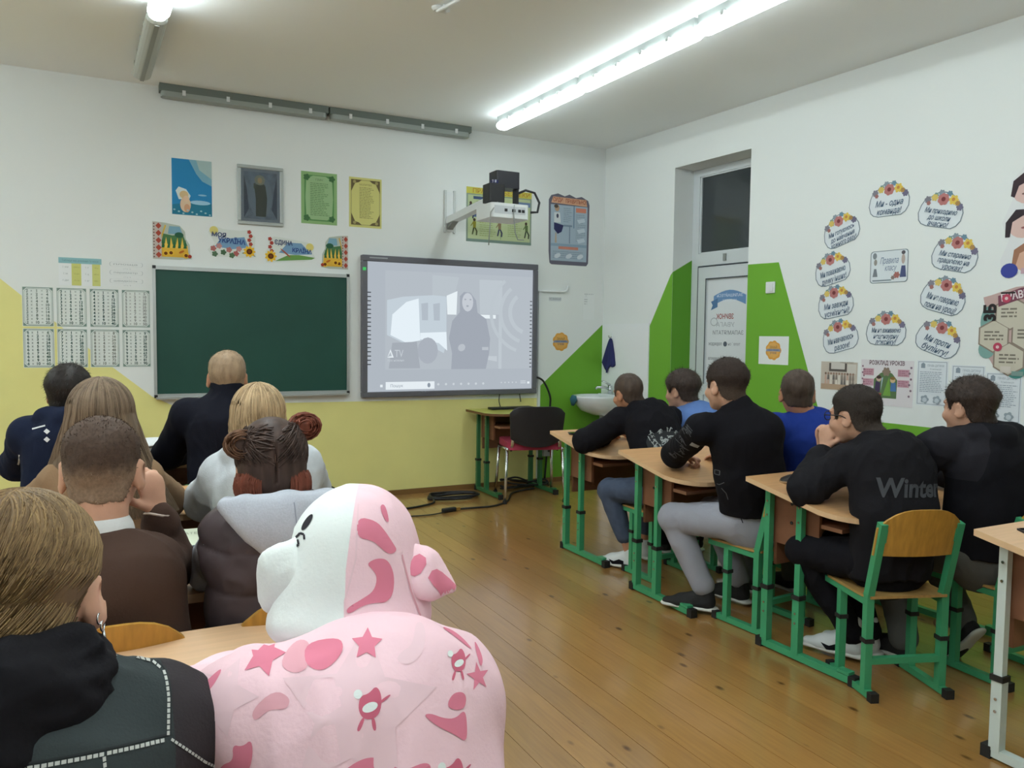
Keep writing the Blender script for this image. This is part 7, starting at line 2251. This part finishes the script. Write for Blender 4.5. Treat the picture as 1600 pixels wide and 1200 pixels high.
# ================================================================ right row
# --- boy in the printed black hoodie
p = Person('person with shaved hair, black hoodie with a grey print, first right-row desk', (2.78, 3.50, 0.475), (2.765, 3.70, 0.895), (2.69, 3.765, 1.008), yaw=-2, pitch=6, roll=-6, hs=0.97, h=0.0065, bulge=0.05,
           shL=(2.625, 3.745, 0.855), shR=(2.925, 3.675, 0.855), elL=(2.475, 3.88, 0.725), wrL=(2.68, 3.97, 0.735), elR=(3.06, 3.84, 0.73), wrR=(2.90, 3.97, 0.735),
           knL=(2.565, 3.76, 0.455), knR=(2.86, 3.82, 0.455), anL=(2.665, 3.675, 0.095), anR=(2.87, 3.80, 0.095))
short_hair(p.hd, p.neck, p.root, p.base, H_STB, 0.006, 0.006, 0.0035, 15, 2500, 0.005)
o = p.top('hoodie', C_BLACK, 0.022, hood=True, seed=51, wr=0.007)
t_ = bvh(o, p.base)
rg = random.Random(8)
pr = []
for q in range(80):
    x, y = rg.uniform(-0.10, 0.11), rg.uniform(-0.065, 0.06)
    if (x / 0.12) ** 2 + (y / 0.075) ** 2 < 1:
        a = rg.uniform(0, PI); L_ = rg.uniform(0.008, 0.026)
        pr += stripe([(x, y), (x + L_ * math.cos(a), y + L_ * math.sin(a)), (x + L_ * math.cos(a) + 0.008, y + L_ * math.sin(a) - 0.010)], rg.uniform(0.003, 0.007))
dec_o = (2.80, 3.57, 0.755)
decal('print', t_, dec_o, (0.87, -0.49, 0), (0, 0, 1), [disc(0, 0, 0.115, 0.065, 18)], paper('#2b2d30'), o, p.base, 0.002)
decal('print', t_, dec_o, (0.87, -0.49, 0), (0, 0, 1), pr[::2], paper('#9fa4a2'), o, p.base, 0.004, 0.012); decal('print', t_, dec_o, (0.87, -0.49, 0), (0, 0, 1), pr[1::2], paper('#6f7476'), o, p.base, 0.0035, 0.012)
p.trousers(C_JEANS, frac=0.72, wr=0.006); p.shoes(WSHOE, WSOLE, (-0.45, 0.9, 0), (0.1, 1, 0), accent=C_BLACK)
# --- boy in pale blue
p = Person('person with tousled brown hair in a dusty blue T-shirt, by the wash basin', (3.19, 3.53, 0.475), (3.075, 3.66, 0.905), (3.045, 3.72, 1.018), yaw=-14, pitch=4, hs=0.98, h=0.0068, skin='pale',
           shL=(2.945, 3.70, 0.855), shR=(3.215, 3.64, 0.865), elL=(2.93, 3.88, 0.75), wrL=(3.08, 3.98, 0.735), elR=(3.33, 3.84, 0.74), wrR=(3.20, 3.98, 0.735))
short_hair(p.hd, p.neck, p.root, p.base, H_BRN, 0.006, 0.022, 0.009, 25, 3000, 0.018, cap=-0.01, front=-0.012)
p.top('tshirt', C_PALEB, 0.014, frac=0.45, seed=61, wr=0.005); p.trousers(C_BLACK2); p.shoes(BSHOE, WSOLE)
# --- boy in the black T-shirt and grey sweatpants
p = Person('person in a black top with printed sleeves and grey sweatpants, at the second right-row desk', (2.665, 2.715, 0.485), (2.535, 2.685, 0.995), (2.500, 2.745, 1.118), yaw=2, pitch=2, hs=1.0, h=0.0052, skin='pale', bulge=0.03, ws=1.02,
           shL=(2.375, 2.76, 0.925), shR=(2.625, 2.615, 0.930), elL=(2.465, 3.05, 0.765), wrL=(2.575, 3.135, 0.745), elR=(2.85, 2.85, 0.78), wrR=(2.80, 3.06, 0.745),
           knL=(2.455, 3.045, 0.455), knR=(2.745, 3.09, 0.455), anL=(2.565, 2.915, 0.105), anR=(2.815, 2.945, 0.10),
           hands={'L': dict(d=A(0.55, -0.75, -0.25), n=A(-0.1, -0.3, -1), t=1, curl=1.2)})
short_hair(p.hd, p.neck, p.root, p.base, fade_mat('fade_dark', '#3b302b', '#54463d', 1.10, 1.15), 0.0055, 0.015, 0.005, 35, 3500, 0.010, cap=0.0, front=-0.004)
o = p.top('longsleeve', C_BLACK, 0.016, frac=0.92, seed=71, wr=0.005, collar=0.03, hem=0.055)
t_ = bvh(o, p.base)
rg = random.Random(18)
sl_ = []
for q in range(26):
    t = rg.uniform(0.05, 0.95); w_ = rg.uniform(-0.035, 0.035)
    x, y = -0.02 - 0.04 * t + w_, 0.10 - 0.20 * t
    a = rg.uniform(0, PI)
    sl_ += stripe([(x, y), (x + 0.014 * math.cos(a), y + 0.014 * math.sin(a)), (x + 0.02, y - 0.012)], 0.003)
decal('sleeve_print', t_, (2.385, 2.85, 0.86), (0.78, -0.62, 0), (0, 0, 1), sl_, paper('#4e5056'), o, p.base, 0.0015, 0.014, 0.25)
decal('sleeve_patch', t_, (2.42, 2.86, 0.86), (0.78, -0.62, 0), (0, 0, 1), [[(-0.022, -0.012), (0.014, -0.026), (0.022, -0.012), (-0.012, 0.006)]], PR_LG, o, p.base, 0.002, 0.014, 0.25)
decal('side_print', t_, (2.50, 2.70, 0.72), (0.78, -0.62, 0), (0, 0, 1), stripe([(-0.07, 0.02), (-0.05, 0.02), (-0.05, 0.0), (-0.07, 0.0), (-0.07, 0.02)], 0.003) + stripe([(-0.09, -0.04), (-0.05, -0.045), (-0.03, -0.03)], 0.003) + stripe([(-0.04, -0.06), (-0.02, -0.08), (-0.01, -0.11)], 0.003), paper('#5a5c60'), o, p.base, 0.0015, 0.014, 0.25)
tr_ = p.trousers(C_SWEAT, 0.016, 0.005, frac=0.90); p.shoes(BSHOE, WSOLE, (-0.62, 0.78, 0), (-0.2, 0.98, 0), L=0.265, sock=None); p.brows(H_BRN)
decal('drawstring', bvh(tr_, p.base), (2.56, 2.70, 0.53), (0.78, -0.62, 0), (0, 0, 1), stripe([(-0.03, 0.05), (-0.015, 0.02), (0.0, 0.0), (0.012, -0.03)], 0.004) + stripe([(-0.05, 0.05), (-0.045, 0.02), (-0.035, 0.005)], 0.004), C_BLACK, tr_, p.base, 0.002, 0.014, 0.2)
# --- boy in royal blue
p = Person('person with shaved hair in a royal blue T-shirt, turned to the right', (3.12, 2.70, 0.485), (2.985, 2.72, 0.955), (2.955, 2.755, 1.070), yaw=40, pitch=3, hs=0.98, h=0.0062,
           shL=(2.835, 2.785, 0.905), shR=(3.120, 2.655, 0.910), elL=(2.85, 3.00, 0.755), wrL=(2.97, 3.12, 0.745), elR=(3.26, 2.85, 0.76), wrR=(3.20, 3.06, 0.745), ear=1.1)
short_hair(p.hd, p.neck, p.root, p.base, H_STB, 0.006, 0.007, 0.004, 45, 2500, 0.006)
p.top('tshirt', C_ROYAL, 0.018, frac=0.48, seed=81, wr=0.006, puff=0.01); p.trousers(C_GREYT); p.shoes(BSHOE, WSOLE, pitchL=0.0)
# --- boy with glasses
p = Person('person with glasses, chin on his hands, black hoodie lettered on the back', (2.70, 2.035, 0.475), (2.735, 2.110, 0.905), (2.690, 2.205, 1.026), yaw=-6, pitch=4, roll=-2, hs=1.0, h=0.0052, bulge=0.075, ws=1.0, skin='pale',
           shL=(2.615, 2.165, 0.845), shR=(2.870, 2.045, 0.850), elL=(2.475, 2.245, 0.735), wrL=(2.628, 2.295, 0.880), elR=(2.90, 2.29, 0.745), wrR=(2.69, 2.36, 0.875),
           knL=(2.560, 2.330, 0.455), knR=(2.80, 2.36, 0.455), anL=(2.745, 2.215, 0.105), anR=(2.845, 2.22, 0.10),
           hands={'L': dict(d=A(0.18, 0.05, 1), n=A(0.75, 0.1, 0), t=-1, curl=1.25), 'R': dict(d=A(-0.1, -0.05, 1), n=A(-0.3, -0.9, 0), t=1, curl=1.25)})
short_hair(p.hd, p.neck, p.root, p.base, fade_mat('fade_black', '#37302c', '#4a403a', 1.0, 1.06), 0.0052, 0.013, 0.006, 55, 3500, 0.008, front=-0.006)
o = p.top('hoodie', C_BLACK2, 0.022, hood=True, seed=91, wr=0.008, frac=0.93, hem=-0.06)
t_ = bvh(o, p.base)
vv, ff = text_geo('Winter', 0.085, 'CENTER', 0.15, 0.03)
vv2 = [(x, y * 1.15 + 0.16 * x * 0) for x, y in vv]
decal('lettering', t_, (2.690, 1.985, 0.770), (0.90, -0.43, 0), (0.1, 0.1, 1), [[vv2[i] for i in q] for q in ff], paper('#46484d'), o, p.base, 0.0022, 0.012, 0.4)
p.trousers(C_BLACK, frac=0.97, wr=0.006); p.shoes(WSHOE, WSOLE, (-0.40, 0.92, 0), (-0.2, 0.98, 0), L=0.26, sock=C_WT, accent=C_BLACK); p.brows(H_BRN)
gl = MB()
hd = p.hd
for q in (-1, 1):
    gl.tube([hd.w(q * 0.033 + 0.024 * math.cos(a), 0.103 - 0.004 * abs(math.cos(a)), 0.0 + 0.018 * math.sin(a)) - p.base for a in np.linspace(0, 2 * PI, 15)], 0.0018, 6)
    gl.tube([hd.w(q * 0.057, 0.100, 0.006) - p.base, hd.w(q * 0.075, 0.085, 0.007) - p.base, hd.w(q * 0.080, 0.01, 0.005) - p.base, hd.w(q * 0.080, -0.02, -0.008) - p.base], 0.0022, 6)
gl.tube([hd.w(-0.010, 0.106, 0.004) - p.base, hd.w(0, 0.109, 0.008) - p.base, hd.w(0.010, 0.106, 0.004) - p.base], 0.0018, 6)
gl.build('glasses', M_BLACK, p.root, True)
# --- boy at the right
p = Person('person with a dark quiff-less crop in a dark raglan jacket, rightmost pupil', (3.10, 1.915, 0.485), (3.065, 1.895, 0.965), (3.025, 1.945, 1.072), yaw=4, pitch=3, hs=0.98, h=0.0052, skin='pale', ws=1.03,
           shL=(2.905, 1.985, 0.915), shR=(3.205, 1.83, 0.910), elL=(2.90, 2.19, 0.77), wrL=(2.99, 2.36, 0.735), elR=(3.36, 2.00, 0.77), wrR=(3.26, 2.24, 0.735),
           knL=(2.97, 2.26, 0.455), knR=(3.25, 2.25, 0.455), anL=(2.93, 2.12, 0.10), anR=(3.155, 2.02, 0.17))
p.root['label'] = 'person with a thick dark crop in a dark raglan jacket, rightmost pupil'
short_hair(p.hd, p.neck, p.root, p.base, H_DK, 0.0055, 0.014, 0.005, 65, 3500, 0.012, cap=0.0, front=0.0)
o = p.top('jacket', two_tone('raglan_jacket', '#15151b', '#25242a', 0.9, (220, 0.25)), 0.022, hood=True, seed=101, wr=0.006, puff=0.010, region=lambda V: np.minimum(2.95 - V[:, 0] + 0.2 * (V[:, 2] - 0.9), V[:, 2] - 0.80))
p.trousers(C_GREYT, 0.016, wr=0.006); p.shoes(BSHOE, WSOLE, (-0.1, 1, 0), (0.15, 1, 0), pitchR=0.9); p.brows(H_BRN)
